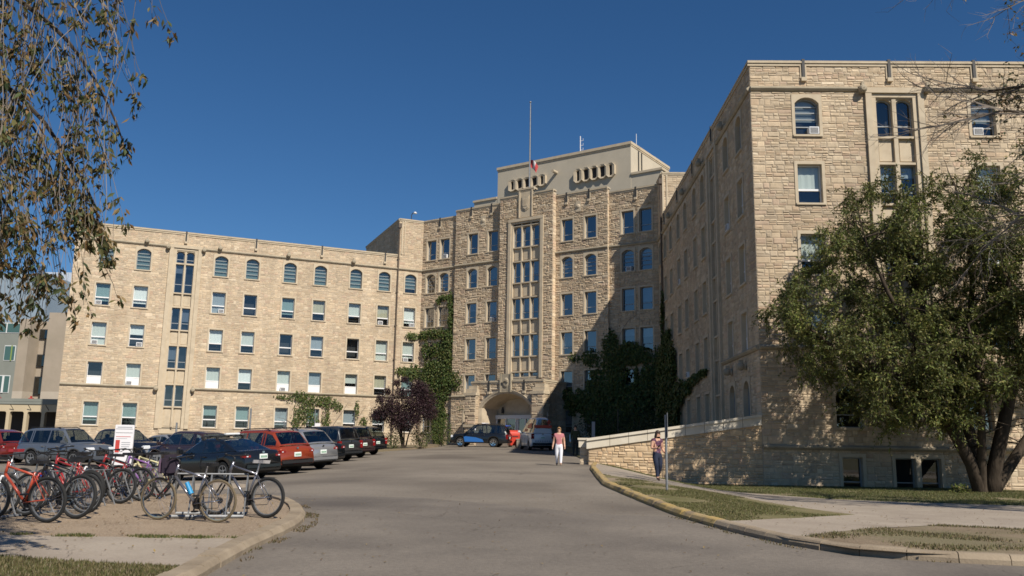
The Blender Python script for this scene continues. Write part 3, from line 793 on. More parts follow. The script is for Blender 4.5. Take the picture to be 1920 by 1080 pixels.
wall_of(FC, TW0, TW1, -0.4, 23.6, [tb, (12.35, 13.9, 22.0, 24.3)], 0.05, 10, d=0.75, hol=hs(TW0 + 0.5, TW1 - 0.5))
for a, b, d in ((0, 4.45, 0), (21.5, CW, 0), (4.45, TW0, 0.25), (TW1, 21.5, 0.25)): course(FC, a, b, ZU, d=d)
for a, b, d in ((0, 4.45, 0), (21.5, CW, 0), (4.45, 9.0, 0.25), (17.2, 21.5, 0.25)): course(FC, a, b, ZL, d=d)
coping(FC, 0, 4.45, ZT); coping(FC, 4.4, TW0, 23.6, 0.25); coping(FC, TW1, 21.5, 23.4, 0.25); coping(FC, 21.5, CW, ZT - 0.2)
coping(FC, TW0 - 0.05, 12.2, 23.9, 0.75); coping(FC, 14.05, TW1 + 0.05, 23.9, 0.75); coping(FC, 12.2, 14.05, 24.4, 0.80)
# side returns of the projecting bays (quoin faces), stone by stone
rq = random.Random(8)
for u, d0, d1, z1, sgn in ((TW1, 0.25, 0.78, 23.6, 1), (21.5, 0.0, 0.28, 23.1, 1), (TW0, 0.25, 0.78, 23.6, -1), (4.45, 0, 0.28, 23.3, -1)):
    mb = MB(); z = -0.4
    while z < z1:
        h = rq.uniform(0.2, 0.36); k = rq.uniform(0.0, 0.035); t = tintv(rq); t = tuple(x * 1.12 for x in t)
        FC.box(mb, u - 0.06 if sgn > 0 else u - k, u + k if sgn > 0 else u + 0.06, z + 0.01, min(z + h, z1) - 0.01, d0, d1)
        for q in range(6): mb.t[-1 - q] = t
        z += h
    hb(mb, 'quoin', 'stone')
# crest panel above the stair window
cp = MB(); FC.box(cp, 12.35, 13.9, 21.55, 24.15, 0.70, 0.84)
FC.box(cp, 12.35, 12.47, 21.55, 24.15, 0.7, 0.92); FC.box(cp, 13.78, 13.9, 21.55, 24.15, 0.7, 0.92)
shp = [(-0.42, 0.65), (-0.42, -0.3), (-0.3, -0.6), (0, -0.78), (0.3, -0.6), (0.42, -0.3), (0.42, 0.65), (0.2, 0.75), (-0.2, 0.75)]
for k, (sc_, dd) in enumerate(((1.0, 0.90), (0.82, 0.95))):
    pts = [FC.p(13.12 + x * sc_, 22.95 + z * sc_, dd) for x, z in shp]; cp.poly(pts[::1])
    base = [FC.p(13.12 + x * sc_, 22.95 + z * sc_, 0.84) for x, z in shp]
    for i in range(len(shp)): cp.quad(base[i], base[(i + 1) % len(shp)], pts[(i + 1) % len(shp)], pts[i])
for x in (-0.16, 0, 0.16): FC.box(cp, 13.12 + x - 0.05, 13.12 + x + 0.05, 22.6, 23.3, 0.94, 0.98)
hb(cp, 'carved_crest', 'trim', fix=True)
for u, z, d in ((7.8, 22.05, 0.25), (18.5, 21.95, 0.25)):
    mb = MB(); FC.box(mb, u - 0.28, u + 0.28, z - 0.5, z + 0.5, d, d + 0.07)
    mb.lathe([(0.0, 0.17), (0.12, 0.15), (0.2, 0.09), (0.24, 0.06)], 12, X=lambda x, y, zz, u=u, z=z, d=d: FC.p(u + x, z + zz, d + y)); hb(mb, 'carved_medallion', 'trim')
for u, z, d in ((2.19, ZT, 0), (6.34, 23.6, 0.25), (8.8, 23.6, 0.25), (17.27, 23.4, 0.25), (19.62, 23.4, 0.25), (24.16, ZT - 0.2, 0)): scupper(FC, u, z, d)

# penthouse
PO = -6.0
def block(F, u0, u1, d0, d1, z0, z1, m, name, roof=True):
    mb = MB(); F.box(mb, u0, u1, z0, z1, d0, d1); return hb(mb, name, m)
block(FC, 5.0, 20.75, PO - 9, PO, 23.0, 29.45, 'plaster', 'penthouse')
mb = MB(); FC.box(mb, 4.9, 20.85, 29.45, 29.72, PO - 9.1, PO + 0.12); FC.box(mb, 4.95, 20.8, 29.3, 29.45, PO - 9.05, PO + 0.06); hb(mb, 'parapet_coping', 'trim')
block(FC, 1.9, 23.95, PO - 8, PO - 0.03, 22.5, 26.3, 'plaster', 'penthouse')
for a_, b_ in ((1.8, 4.95), (20.8, 24.05)):
    mb = MB(); FC.box(mb, a_, b_, 26.3, 26.52, PO - 8, PO + 0.1); hb(mb, 'parapet_coping', 'trim')
def vent(u0, u1, z0, z1):
    mb = MB(); n = 5; w = (u1 - u0) / n; d = PO
    for i in range(n):
        uc = u0 + w * (i + 0.5); hw = w * 0.5; h2 = (z1 - z0) / 2; zc = (z0 + z1) / 2
        slim = 0.62 if i in (0, 4) else 1.0
        orect = [(uc - hw, z0), (uc + hw, z0), (uc + hw, zc), (uc + hw, z1), (uc - hw, z1), (uc - hw, zc)]
        NN = 12
        inner = [(uc + hw * 0.62 * slim * math.cos(a), zc + (h2 - 0.16 - hw * 0.3) * (1 if math.sin(a) > 0 else -1) * (0 if abs(math.sin(a)) < 1e-6 else 1) + hw * 0.3 * math.sin(a)) for a in [2 * PI * (k + 0.5) / NN for k in range(NN)]]
        outer = []
        for a in [2 * PI * (k + 0.5) / NN for k in range(NN)]:
            c, s = math.cos(a), math.sin(a); q = min(hw / max(abs(c), 1e-6), h2 / max(abs(s), 1e-6)); outer.append((uc + c * q, zc + s * q))
        for k in range(NN):
            j = (k + 1) % NN
            mb.quad(FC.p(*inner[k], d + 0.22), FC.p(*inner[j], d + 0.22), FC.p(*outer[j], d + 0.28), FC.p(*outer[k], d + 0.28))
            mb.quad(FC.p(*inner[k], d + 0.22), FC.p(*inner[k], d - 0.0), FC.p(*inner[j], d - 0.0), FC.p(*inner[j], d + 0.22))
            mb.quad(FC.p(*outer[k], d + 0.28), FC.p(*outer[j], d + 0.28), FC.p(*outer[j], d), FC.p(*outer[k], d))
        mb.poly([FC.p(*p, d + 0.02) for p in inner], 1)
    hb(mb, 'stone_vent', ['trim', 'dark_room'], fix=True)
vent(6.55, 11.15, 26.75, 28.0); vent(14.5, 19.1, 26.4, 27.85)
mb = MB(); mb.tube([FC.p(12.35, 27.95, PO), FC.p(12.35, 27.95, PO + 0.8)], 0.17, 10); hb(mb, 'spout', 'trim')
mb = MB(); mb.tube([FC.p(20.83, 26.4, PO - 1.6), FC.p(20.83, 29.2, PO - 1.6)], 0.05, 6); mb.tube([FC.p(20.83, 26.4, PO - 2.3), FC.p(20.83, 29.2, PO - 2.3)], 0.05, 6); hb(mb, 'roof_ladder', 'dark_metal')

# bodies behind the facades: end walls, roofs
def slab(pts, z, m='roof', name='roof'):
    mb = MB(); mb.poly([(p[0], p[1], z) for p in pts]); hb(mb, name, m)
def side_wall(a, b, z0, z1, seed, rough=0.025, stones=True):
    F = Fac(Vector(a), Vector(b)); wb = wall_backing(F, 0, F.L, z0, z1, [])
    if stones: emit_stones(rubble(F, 0, F.L, z0, z1, [], random.Random(seed), rough), wb)
    return F
LB0 = AL - FL.n * 14; LB1 = JL - FL.n * 14
tl = FL.o + FL.du * (FL.L - 2.6)
side_wall(LB0, AL, -0.4, ZP - 0.1, 31, stones=False)
slab([AL, JL, LB1, LB0], ZP - 0.6)
side_wall(tl - FL.n * 14, tl, ZP - 0.6, ZT - 0.1, 32); 
Ft = Fac(tl - FL.n * 14, tl); coping(Ft, 0, 14, ZT)
slab([tl, JL, LB1, tl - FL.n * 14], ZT - 0.5)
RB0 = JR - FR.n * 14
tr = JR + FR.du * 2.6
side_wall(tr, tr - FR.n * 14, ZP - 0.6, ZT - 0.1, 33)
Ft2 = Fac(tr, tr - FR.n * 14); coping(Ft2, 0, 14, ZT)
mb = MB(); Ft2.box(mb, 0.0, 0.14, ZP - 0.6, ZT - 0.3, 0, 0.12); Ft2.box(mb, 0.34, 0.46, ZP - 0.6, ZT - 0.3, 0, 0.09); hb(mb, 'corner_moulding', 'trim')
slab([Rc, RF2, RB0, JR], ZP - 0.6); slab([tr, tr - FR.n * 14, RB0, JR], ZT - 0.5)
side_wall(RF2, RF2 - FF.n * 32, -1.9, ZP - 0.1, 34, stones=False)
cb0 = JL - FC.n * 15; cb1 = JR - FC.n * 15
slab([JL, JR, cb1, cb0], ZT - 0.6)

# ===== entrance porch
PD = 3.8; PU0, PU1 = 9.55, 17.1; PZ = 6.0; AC_, AH, ASP, ACR = 13.3, 2.6, 3.6, 4.85
FP = Fac(Vector(FC.p(PU0, 0, PD)[:2]), Vector(FC.p(PU1, 0, PD)[:2]))
pc = AC_ - PU0; PW = PU1 - PU0
def porch_arch(half, spring, crown, n=16):
    rise = crown - spring; Rr = (half * half + rise * rise) / (2 * rise); cz_ = crown - Rr; a0 = math.asin(half / Rr)
    return [(pc + Rr * math.sin(a0 - 2 * a0 * i / n), cz_ + Rr * math.cos(a0 - 2 * a0 * i / n)) for i in range(n + 1)]
ap = porch_arch(AH, ASP, ACR)
wbp = MB()   # porch front with its arched opening
zb = -0.4
wbp.quad(FP.p(0, zb), FP.p(pc - AH, zb), FP.p(pc - AH, ASP), FP.p(0, ASP)); wbp.quad(FP.p(pc + AH, zb), FP.p(PW, zb), FP.p(PW, ASP), FP.p(pc + AH, ASP))
top = ap[::-1]
for i in range(len(top) - 1): wbp.quad(FP.p(top[i][0], top[i][1]), FP.p(top[i + 1][0], top[i + 1][1]), FP.p(top[i + 1][0], PZ), FP.p(top[i][0], PZ))
wbp.quad(FP.p(0, ASP), FP.p(pc - AH, ASP), FP.p(pc - AH, PZ), FP.p(0, PZ)); wbp.quad(FP.p(pc + AH, ASP), FP.p(PW, ASP), FP.p(PW, PZ), FP.p(pc + AH, PZ))
wo = hb(wbp, 'porch_wall', 'mortar'); PINV[wo.name] = Vector((0, 0, 0))
ap2 = porch_arch(AH + 0.38, ASP - 0.05, ACR + 0.32)
st = rubble(FP, 0, PW, -0.4, PZ - 0.3, [(pc - AH - 0.38, pc + AH + 0.38, -0.4, ASP), (pc - 0.62, pc + 0.62, 4.7, 6.6)], random.Random(41), 0.05)
def ok_st(s):
    q = FP.o; c = [sum(v[k] for v in s[1][:4]) / 4 for k in range(3)]
    u = (Vector(c[:2]) - q).dot(FP.du); z = c[2]
    if abs(u - pc) < AH + 0.5:
        za = max((p[1] for p in ap2 if abs(p[0] - u) < 0.35), default=0)
        if z < za + 0.16: return False
    return True
emit_stones([s for s in st if ok_st(s)], wo)
am = MB()    # moulded arch: stepped rings
for (h0, s0, c0, h1, s1, c1, d0, d1) in ((AH, ASP, ACR, AH + 0.20, ASP - 0.02, ACR + 0.17, 0.03, 0.10), (AH + 0.20, ASP - 0.02, ACR + 0.17, AH + 0.38, ASP - 0.04, ACR + 0.32, 0.12, 0.16)):
    a = porch_arch(h0, s0, c0); b = porch_arch(h1, s1, c1)
    a = [(pc + h0, -0.4)] + a + [(pc - h0, -0.4)]; b = [(pc + h1, -0.4)] + b + [(pc - h1, -0.4)]
    for i in range(len(a) - 1):
        am.quad(FP.p(*a[i], d0), FP.p(*b[i], d1), FP.p(*b[i + 1], d1), FP.p(*a[i + 1], d0))
        am.quad(FP.p(*b[i], d1), FP.p(*b[i], 0), FP.p(*b[i + 1], 0), FP.p(*b[i + 1], d1))
        am.quad(FP.p(*a[i], d0), FP.p(*a[i + 1], d0), FP.p(*a[i + 1], -0.05), FP.p(*a[i], -0.05))
hb(am, 'arch_moulding', 'trim', fix=True)
iv = MB()    # vault and inner jambs
a = [(pc + AH, -0.4)] + ap + [(pc - AH, -0.4)]; b = [(pc + AH * 0.86, -0.4)] + porch_arch(AH * 0.86, ASP - 0.1, ACR - 0.35) + [(pc - AH * 0.86, -0.4)]
for i in range(len(a) - 1): iv.quad(FP.p(*a[i], 0), FP.p(*a[i + 1], 0), FP.p(*b[i + 1], -1.9), FP.p(*b[i], -1.9))
hb(iv, 'porch_vault', 'trim', fix=True)
tm = MB()
tm.poly([FP.p(x, z, -1.9) for x, z in ([(pc - AH * 0.86, 3.0), (pc + AH * 0.86, 3.0)] + porch_arch(AH * 0.86, ASP - 0.1, ACR - 0.35))])
FP.box(tm, pc - 1.15, pc + 1.15, 3.2, 3.85, -1.92, -1.86)
hb(tm, 'tympanum', 'trim')
ld_ = MB()
for s in (-1, 1): FP.box(ld_, pc + s * 1.6 - 0.09, pc + s * 1.6 + 0.09, 3.2, 3.55, -1.88, -1.7); FP.box(ld_, pc + s * 1.6 - 0.05, pc + s * 1.6 + 0.05, 3.55, 3.75, -1.84, -1.74)
hb(ld_, 'wall_lantern', 'dark_metal')
# gilded lettering panel above the doors: raised bars too small to read in the picture
dr = MB(); FP.box(dr, pc - 2.25, pc + 2.25, 2.7, 3.02, -1.86, -1.6, 0)
for x in (-2.2, -1.2, -0.1, 0.1, 0.9, 2.2): FP.box(dr, pc + x - 0.06, pc + x + 0.06, -0.3, 2.7, -1.86, -1.72, 0)
FP.box(dr, pc - 2.4, pc + 2.4, -0.3, -0.0, -1.86, -1.74, 0)
hb(dr, 'door_frame', 'white_frame')
for x0, x1 in ((-2.3, -1.26), (-1.14, -0.16), (0.16, 0.84), (0.96, 2.3)):
    mb = MB(); mb.quad(FP.p(pc + x0, 0, -1.8), FP.p(pc + x1, 0, -1.8), FP.p(pc + x1, 2.7, -1.8), FP.p(pc + x0, 2.7, -1.8)); hb(mb, 'door_pane', 'pane_blue')
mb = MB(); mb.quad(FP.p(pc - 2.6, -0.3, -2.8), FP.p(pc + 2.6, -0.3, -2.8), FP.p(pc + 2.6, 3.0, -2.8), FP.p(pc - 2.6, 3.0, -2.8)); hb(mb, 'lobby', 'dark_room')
pf = MB(); FP.box(pf, -0.2, PW + 0.2, -0.6, 0.52, -PD, 0.4); hb(pf, 'porch_floor', 'concrete')
# buttress piers with stepped trim, parapet, crest
for u0, u1 in ((-0.35, 0.8), (PW - 0.8, PW + 0.35)):
    mb = MB(); FP.box(mb, u0, u1, -0.4, 4.9, -0.4, 0.55); o = hb(mb, 'buttress', 'mortar'); PINV[o.name] = Vector((0, 0, 0))
    Fb = Fac(Vector(FP.p(u0, 0, 0.55)[:2]), Vector(FP.p(u1, 0, 0.55)[:2])); emit_stones(rubble(Fb, 0, u1 - u0, -0.3, 4.7, [(0, 2, 1.9, 2.15), (0, 2, 1.1, 1.35)], random.Random(int(u0 * 10) + 60), 0.05), o)
    Fs = Fac(Vector(FP.p(u1, 0, 0.55)[:2]), Vector(FP.p(u1, 0, -0.4)[:2])); emit_stones(rubble(Fs, 0, 0.95, -0.3, 4.7, [], random.Random(77), 0.03), o)
    mb = MB(); FP.box(mb, u0 - 0.1, u1 + 0.1, 4.7, 4.95, -0.4, 0.65); FP.box(mb, u0 - 0.03, u1 + 0.03, 4.95, 5.3, -0.4, 0.4); FP.box(mb, u0 + 0.1, u1 - 0.1, 5.3, 5.6, -0.4, 0.2)
    hb(mb, 'buttress_cap', 'trim')
    for za in (1.9, 1.1): mb = MB(); FP.box(mb, u0 - 0.08, u1 + 0.08, za, za + 0.25, 0.5, 0.68); hb(mb, 'buttress_band', 'trim')
coping(FP, -0.1, pc - 0.6, PZ); coping(FP, pc + 0.6, PW + 0.1, PZ)
mb = MB(); FP.box(mb, pc - 0.6, pc + 0.6, 4.95, 6.55, -0.1, 0.14); FP.box(mb, pc - 0.6, pc - 0.48, 4.95, 6.6, 0.14, 0.22); FP.box(mb, pc + 0.48, pc + 0.6, 4.95, 6.6, 0.14, 0.22)
mb.lathe([(0.0, 0.10), (0.22, 0.09), (0.30, 0.05), (0.36, 0.0)], 14, X=lambda x, y, z: FP.p(pc + x, 5.75 + z * 1.4, 0.13 + y))
for k in range(5):
    aa = -0.9 + 0.45 * k; FP.box(mb, pc + 0.3 * math.sin(aa) - 0.05, pc + 0.3 * math.sin(aa) + 0.05, 5.7 + 0.3 * math.cos(aa) - 0.1, 5.7 + 0.3 * math.cos(aa) + 0.1, 0.14, 0.3)
hb(mb, 'carved_crest', 'trim_weathered')
for u in (1.9, PW - 1.9): scupper(FP, u, PZ - 0.05)
for s, ua in ((1, PW), (-1, 0)):
    a2 = FP.p(ua, 0, 0); b2 = FP.p(ua, 0, -PD)
    F3 = Fac(Vector(a2[:2]), Vector(b2[:2])) if s > 0 else Fac(Vector(b2[:2]), Vector(a2[:2]))
    wb = wall_backing(F3, 0, PD, -0.4, PZ, []); emit_stones(rubble(F3, 0, PD, -0.4, PZ - 0.3, [], random.Random(50 + s), 0.03), wb); coping(F3, 0, PD, PZ)
slab([FP.p(0, 0, 0), FP.p(PW, 0, 0), FP.p(PW, 0, -PD), FP.p(0, 0, -PD)], PZ - 0.4)
# ------------------------------------------------------------------ retaining wall with sloping coping
mat('coping_pale', (0.56, 0.50, 0.40), 0.85, (0.62, 0.56, 0.46), 2.0, 6, 0.15, 30, spec=0.2)
rt = empty('retaining_wall', (3.6, 41.6, -0.6), 0, 'low rubble-stone retaining wall with a pale sloping coping beside the pavement', 'wall')
RWI = Matrix.Translation(rt.location).inverted()
def rwp(o): o.parent = rt; o.matrix_parent_inverse = RWI; return o
WA, WB = Vector((3.72, 41.5)), Vector((11.66, 40.66))
FWl = Fac(WA, WB); WL = FWl.L
def capz(u): return 0.13 + (1.30 - 0.13) * (u - 0.2) / (WL - 0.2)      # underside of the coping
mb = MB(); N_ = 16
for i in range(N_):
    a, b = WL * i / N_, WL * (i + 1) / N_
    mb.quad(FWl.p(a, -1.9), FWl.p(b, -1.9), FWl.p(b, capz(b) + 0.02), FWl.p(a, capz(a) + 0.02))
mb.quad(FWl.p(0, -1.9, -0.5), FWl.p(0, -1.9, 0), FWl.p(0, capz(0), 0), FWl.p(0, capz(0), -0.5))
wcore = rwp(mb.build('wall', 'mortar')); PINV[wcore.name] = Vector((0, 0, 0))
st = []
for s in rubble(FWl, 0.0, WL, -1.9, 1.35, [], random.Random(61), 0.03, 0.68):
    us = [(Vector(v[:2]) - FWl.o).dot(FWl.du) for v in s[1]]; zt = max(v[2] for v in s[1]); zl = min(v[2] for v in s[1]); cz0 = min(capz(min(us)), capz(max(us)))
    if zl > cz0 - 0.05: continue
    vs = [(v[0], v[1], min(v[2], capz((Vector(v[:2]) - FWl.o).dot(FWl.du)) + 0.01)) for v in s[1]]
    t = s[3]; st.append((s[0], vs, s[2], (t[0] * 1.06, t[1] * 0.98, t[2] * 0.88)))
emit_stones(st, wcore, 300)
Fend = Fac(Vector(FWl.p(0, 0, -0.5)[:2]), Vector(FWl.p(0, 0, 0)[:2])); emit_stones(rubble(Fend, 0, 0.5, -1.2, 0.1, [], random.Random(62), 0.03), wcore)
n = 9; uu = [-0.1] + [0.12 + (WL - 0.12) * (i / n) for i in range(1, n)] + [WL]
for a, b in zip(uu[:-1], uu[1:]):
    mb = MB(); a2, b2 = a + 0.008, b - 0.008
    for (d0, d1, l0, l1) in ((-0.62, 0.10, 0.0, 0.36), (-0.68, 0.17, 0.365, 0.49)):
        vs = [FWl.p(u, capz(u) + l, d) for l in (l0, l1) for d in (d0, d1) for u in (a2, b2)]
        mb.add(vs, [(0, 2, 3, 1), (4, 5, 7, 6), (0, 1, 5, 4), (2, 6, 7, 3), (0, 4, 6, 2), (1, 3, 7, 5)])
    rwp(mb.build('coping_stone', 'coping_pale', fix=True))
# end pier, set back, seen edge-on behind the wall's end
mb = MB(); FWl.box(mb, -0.42, 0.0, -1.2, 0.16, -0.95, -0.32); FWl.box(mb, -0.47, 0.03, 0.16, 0.50, -1.0, -0.26, 1); FWl.box(mb, -0.52, 0.06, 0.505, 0.60, -1.05, -0.2, 1)
o = rwp(mb.build('end_pier', ['mortar', 'coping_pale'])); PINV[o.name] = Vector((0, 0, 0))
Fe = Fac(Vector(FWl.p(-0.42, 0, -0.32)[:2]), Vector(FWl.p(0, 0, -0.32)[:2])); emit_stones(rubble(Fe, 0, 0.42, -1.1, 0.14, [], random.Random(63), 0.025), o)

# ------------------------------------------------------------------ roof furniture
fp = FC.p(12.3, 23.0, -1.0)
t = empty('flagpole', (fp[0], fp[1], 22.6), 0, 'tall grey flagpole on the roof of the central tower', 'flagpole')
mb = MB(); mb.tube([(0, 0, 0), (0, 0, 11.2)], [0.09, 0.045], 8); mb.build('pole', 'galv', t)
mb = MB(); mb.lathe([(0.0, 0.11), (0.09, 0.06), (0.11, 0), (0.09, -0.06), (0, -0.11)], 10, X=lambda x, y, z: (x, z, 11.25 + y)); mb.build('finial', 'galv', t, smooth=True)
mb = MB(); mb.tube([(0.09, 0, 1), (0.09, 0, 11)], 0.012, 4); mb.build('halyard', 'dark_metal', t)
fl = empty('flag', (fp[0], fp[1], 27.9), 0, 'small red and white flag hanging at half mast on the flagpole', 'flag')
mb = MB(); nx, nz = 9, 7
def fv(i, j):
    s = i / nx; k = j / nz; x = 0.1 + 0.75 * s * (0.7 + 0.3 * k); return (x, 0.16 * math.sin(5 * s + 2.5 * k), -0.5 * s * s - 0.75 * (1 - k) - 0.15 * s)
for i in range(nx):
    for j in range(nz):
        mb.quad(fv(i, j), fv(i + 1, j), fv(i + 1, j + 1), fv(i, j + 1), 1 if 3 <= i < 6 else 0)
mb.build('flag_cloth', [mat('flag_red', (0.42, 0.06, 0.06), 0.9), mat('flag_white', (0.6, 0.57, 0.56), 0.9)], fl)
for u, d, z0, z1, lab in ((14.0, -8, 29.6, 32.2, 'thin white antenna with side prongs behind the penthouse parapet'), (20.4, -8, 29.6, 31.2, 'short thin rod antenna on the right end of the penthouse')):
    q = FC.p(u, z0, d); t = empty('antenna', q, 0, lab, 'antenna', None)
    mb = MB(); mb.tube([(0, 0, -0.3), (0, 0, z1 - z0)], 0.05 if u < 15 else 0.03, 6); mb.build('mast', 'white_frame', t)
    if u < 15:
        for k in range(4): mb = MB(); mb.tube([(0, 0, 0.6 + k * 0.5), (0.28, 0, 0.6 + k * 0.5), (0.28, 0, 0.85 + k * 0.5)], 0.022, 5); mb.build('prong', 'white_frame', t)
q = FL.p(FL.L - 1.2, ZT - 0.1, -0.6); t = empty('roof_lamp', q, 0, 'small hooded lamp on a bent arm above the left corner block', 'lamp')
mb = MB(); mb.tube([(0, 0, -0.3), (0, 0, 0.75), (0.12, -0.05, 0.95), (0.3, -0.1, 0.98)], 0.045, 6); mb.build('arm', 'dark_metal', t)
mb = MB(); mb.lathe([(0.02, 0.16), (0.14, 0.08), (0.2, -0.06), (0.0, -0.1)], 12, X=lambda x, y, z: (0.38 + x, -0.12 + z, 0.93 + y)); mb.build('lamp_shade', 'white_frame', t, smooth=True)

# ------------------------------------------------------------------ buildings beyond the left wing
mat('clad_grey', (0.20, 0.21, 0.185), 0.7, (0.225, 0.235, 0.21), 0.4); mat('clad_pale', (0.40, 0.44, 0.50), 0.6, (0.45, 0.49, 0.55), 0.3)
mat('clad_blue', (0.22, 0.28, 0.34), 0.6, (0.25, 0.31, 0.37), 0.3)
mat('concrete_brown', (0.36, 0.30, 0.235), 0.9, (0.31, 0.26, 0.20), 0.5, 6, 0.2, 12); mat('concrete_pale', (0.46, 0.40, 0.32), 0.9, (0.42, 0.36, 0.29), 0.5)
mat('glass_green', (0.06, 0.12, 0.11), 0.05, spec=0.6); mat('lime', (0.22, 0.30, 0.08), 0.6); mat('cream', (0.52, 0.43, 0.29), 0.85, (0.47, 0.385, 0.26), 0.6)
mat('red_paint', (0.42, 0.05, 0.04), 0.5)
b1 = empty('office_building', (-74, 125, 0.4), 0, 'modern grey-clad block with green glass window strips at the far left', 'building')
mb = MB(); mb.box(-20, 5.2, 0, 16, -1, 16.6); mb.build('wall', 'clad_grey', b1)
mb = MB(); mb.box(-20, 5.6, 0.8, 16, 16.6, 24.0); mb.build('upper_storey', 'clad_blue', b1)
for k, (z0, z1) in enumerate(((15.0, 16.5), (11.0, 13.2), (6.4, 8.9))):
    x = -19.0
    while x < 4.4:
        w = (2.2, 1.6, 2.8)[k]; w = min(w, 4.4 - x); f = MB(); f.box(x, x + w, -0.06, 0.05, z0, z1); o = f.build('window', 'white_frame', b1)
        g = MB(); g.box(x + 0.08, x + w - 0.08, -0.1, -0.065, z0 + 0.1, z1 - 0.1); g.build('pane', 'glass_green', o)
        if k > 0 and w > 1: g = MB(); g.box(x + w * 0.62, x + w * 0.72, -0.14, -0.1, z0, z1); g.build('fin', 'lime' if k == 1 else 'white_frame', o)
        x += w + (0.02 if k == 0 else 0.9)
b2 = empty('tower_block', (-78, 146, 0.4), 0, 'pale blue-white clad tower half hidden behind the left wing', 'building')
mb = MB(); mb.box(-2, 16, 0, 14, -1, 28.2); mb.build('wall', 'clad_pale', b2)
for k in range(9): mb = MB(); mb.box(-1.98 + k * 2, -1.93 + k * 2, -0.05, 0.02, 0, 28.1); mb.build('panel_rib', 'clad_blue', b2)
mb = MB(); mb.box(2, 6, 2, 8, 28.2, 29.2); mb.build('roof_unit', 'clad_grey', b2)
b3 = empty('concrete_building', (-57, 105, 0.4), 0, 'brown concrete block with tall chamfered fins behind the arcade', 'building')
mb = MB(); mb.box(-1.6, 9, 1.2, 14, -1, 14.2); mb.build('wall', 'concrete_brown', b3)
for x0, x1, dp, zt in ((-2.6, -0.9, -0.8, 14.2), (0.9, 4.2, -1.0, 15.0)):
    mb = MB(); zc = 5.5
    pts = [(x0, 1.2), (x0 + 0.25, dp), (x1 - 0.25, dp), (x1, 1.2)]
    for i in range(3):
        for za, zb_, mi in ((-1, zc, 1), (zc, zt, 0)):
            mb.quad((*pts[i], za), (*pts[i + 1], za), (*pts[i + 1], zb_), (*pts[i], zb_), mi)
    mb.poly([(*p, zt) for p in pts]); mb.build('fin', ['concrete_brown', 'concrete_pale'], b3)
for z0, z1 in ((12.0, 13.2), (8.6, 10.1), (5.2, 7.4), (2.2, 4.2)):
    f = MB(); f.box(-0.85, 0.8, 1.0, 1.25, z0, z1); o = f.build('window', 'dark_room', b3); g = MB(); g.box(-0.75, 0.7, 0.95, 0.99, z0 + 0.1, z1 - 0.1); g.build('pane', 'car_glass', o)
b4 = empty('arcade', (-47, 86, 0.45), 0, 'low cream arcade with rounded dark openings left of the stone wing', 'arcade')
bw = 1.72; x = -9.0
mb = MB(); mb.box(-9.4, 4.2, 0.0, 0.4, 2.45, 3.15); mb.build('fascia', 'cream', b4)
mb = MB(); mb.box(-9.6, 4.4, -0.08, 7, 3.16, 3.42); mb.box(-9.6, 4.4, -0.1, 0.2, 3.42, 3.7); mb.build('roof', 'clad_grey', b4)
while x < 4.0:
    mb = MB(); mb.box(x - 0.16, x + 0.16, -0.03, 0.42, -0.8, 2.45)
    for s in (-1, 1):
        for k in range(4):
            a0, a1 = PI / 2 * k / 4, PI / 2 * (k + 1) / 4; r = 0.22
            P = lambda a: (x + s * (0.16 + r - r * math.cos(a)), 2.45 - r + r * math.sin(a))
            p0, p1 = P(a0), P(a1); mb.quad((p0[0], -0.03, p0[1]), (p1[0], -0.03, p1[1]), (x + s * 0.16, -0.03, 2.45), (x + s * 0.16, -0.03, 2.45))
    mb.build('pillar', 'cream', b4)
    br = MB(); br.tube([(x + 0.5, -0.02, 2.6), (x + 0.35, -0.4, 3.1)], 0.03, 5); br.build('bracket', 'dark_metal', b4)
    x += bw
mb = MB(); mb.quad((-9.4, 3.2, -0.8), (4.2, 3.2, -0.8), (4.2, 3.2, 3.1), (-9.4, 3.2, 3.1)); mb.build('back_wall', mat('arcade_dark', (0.05, 0.045, 0.045), 0.6), b4)
for x0 in (-6.4, -3.6, -0.4):
    mb = MB(); mb.box(x0 - 0.2, x0 + 0.2, 0.5, 0.8, 3.7, 3.8); mb.box(x0 - 0.06, x0 + 0.06, 0.55, 0.75, 3.42, 4.0); mb.build('roof_vent', 'red_paint', b4)
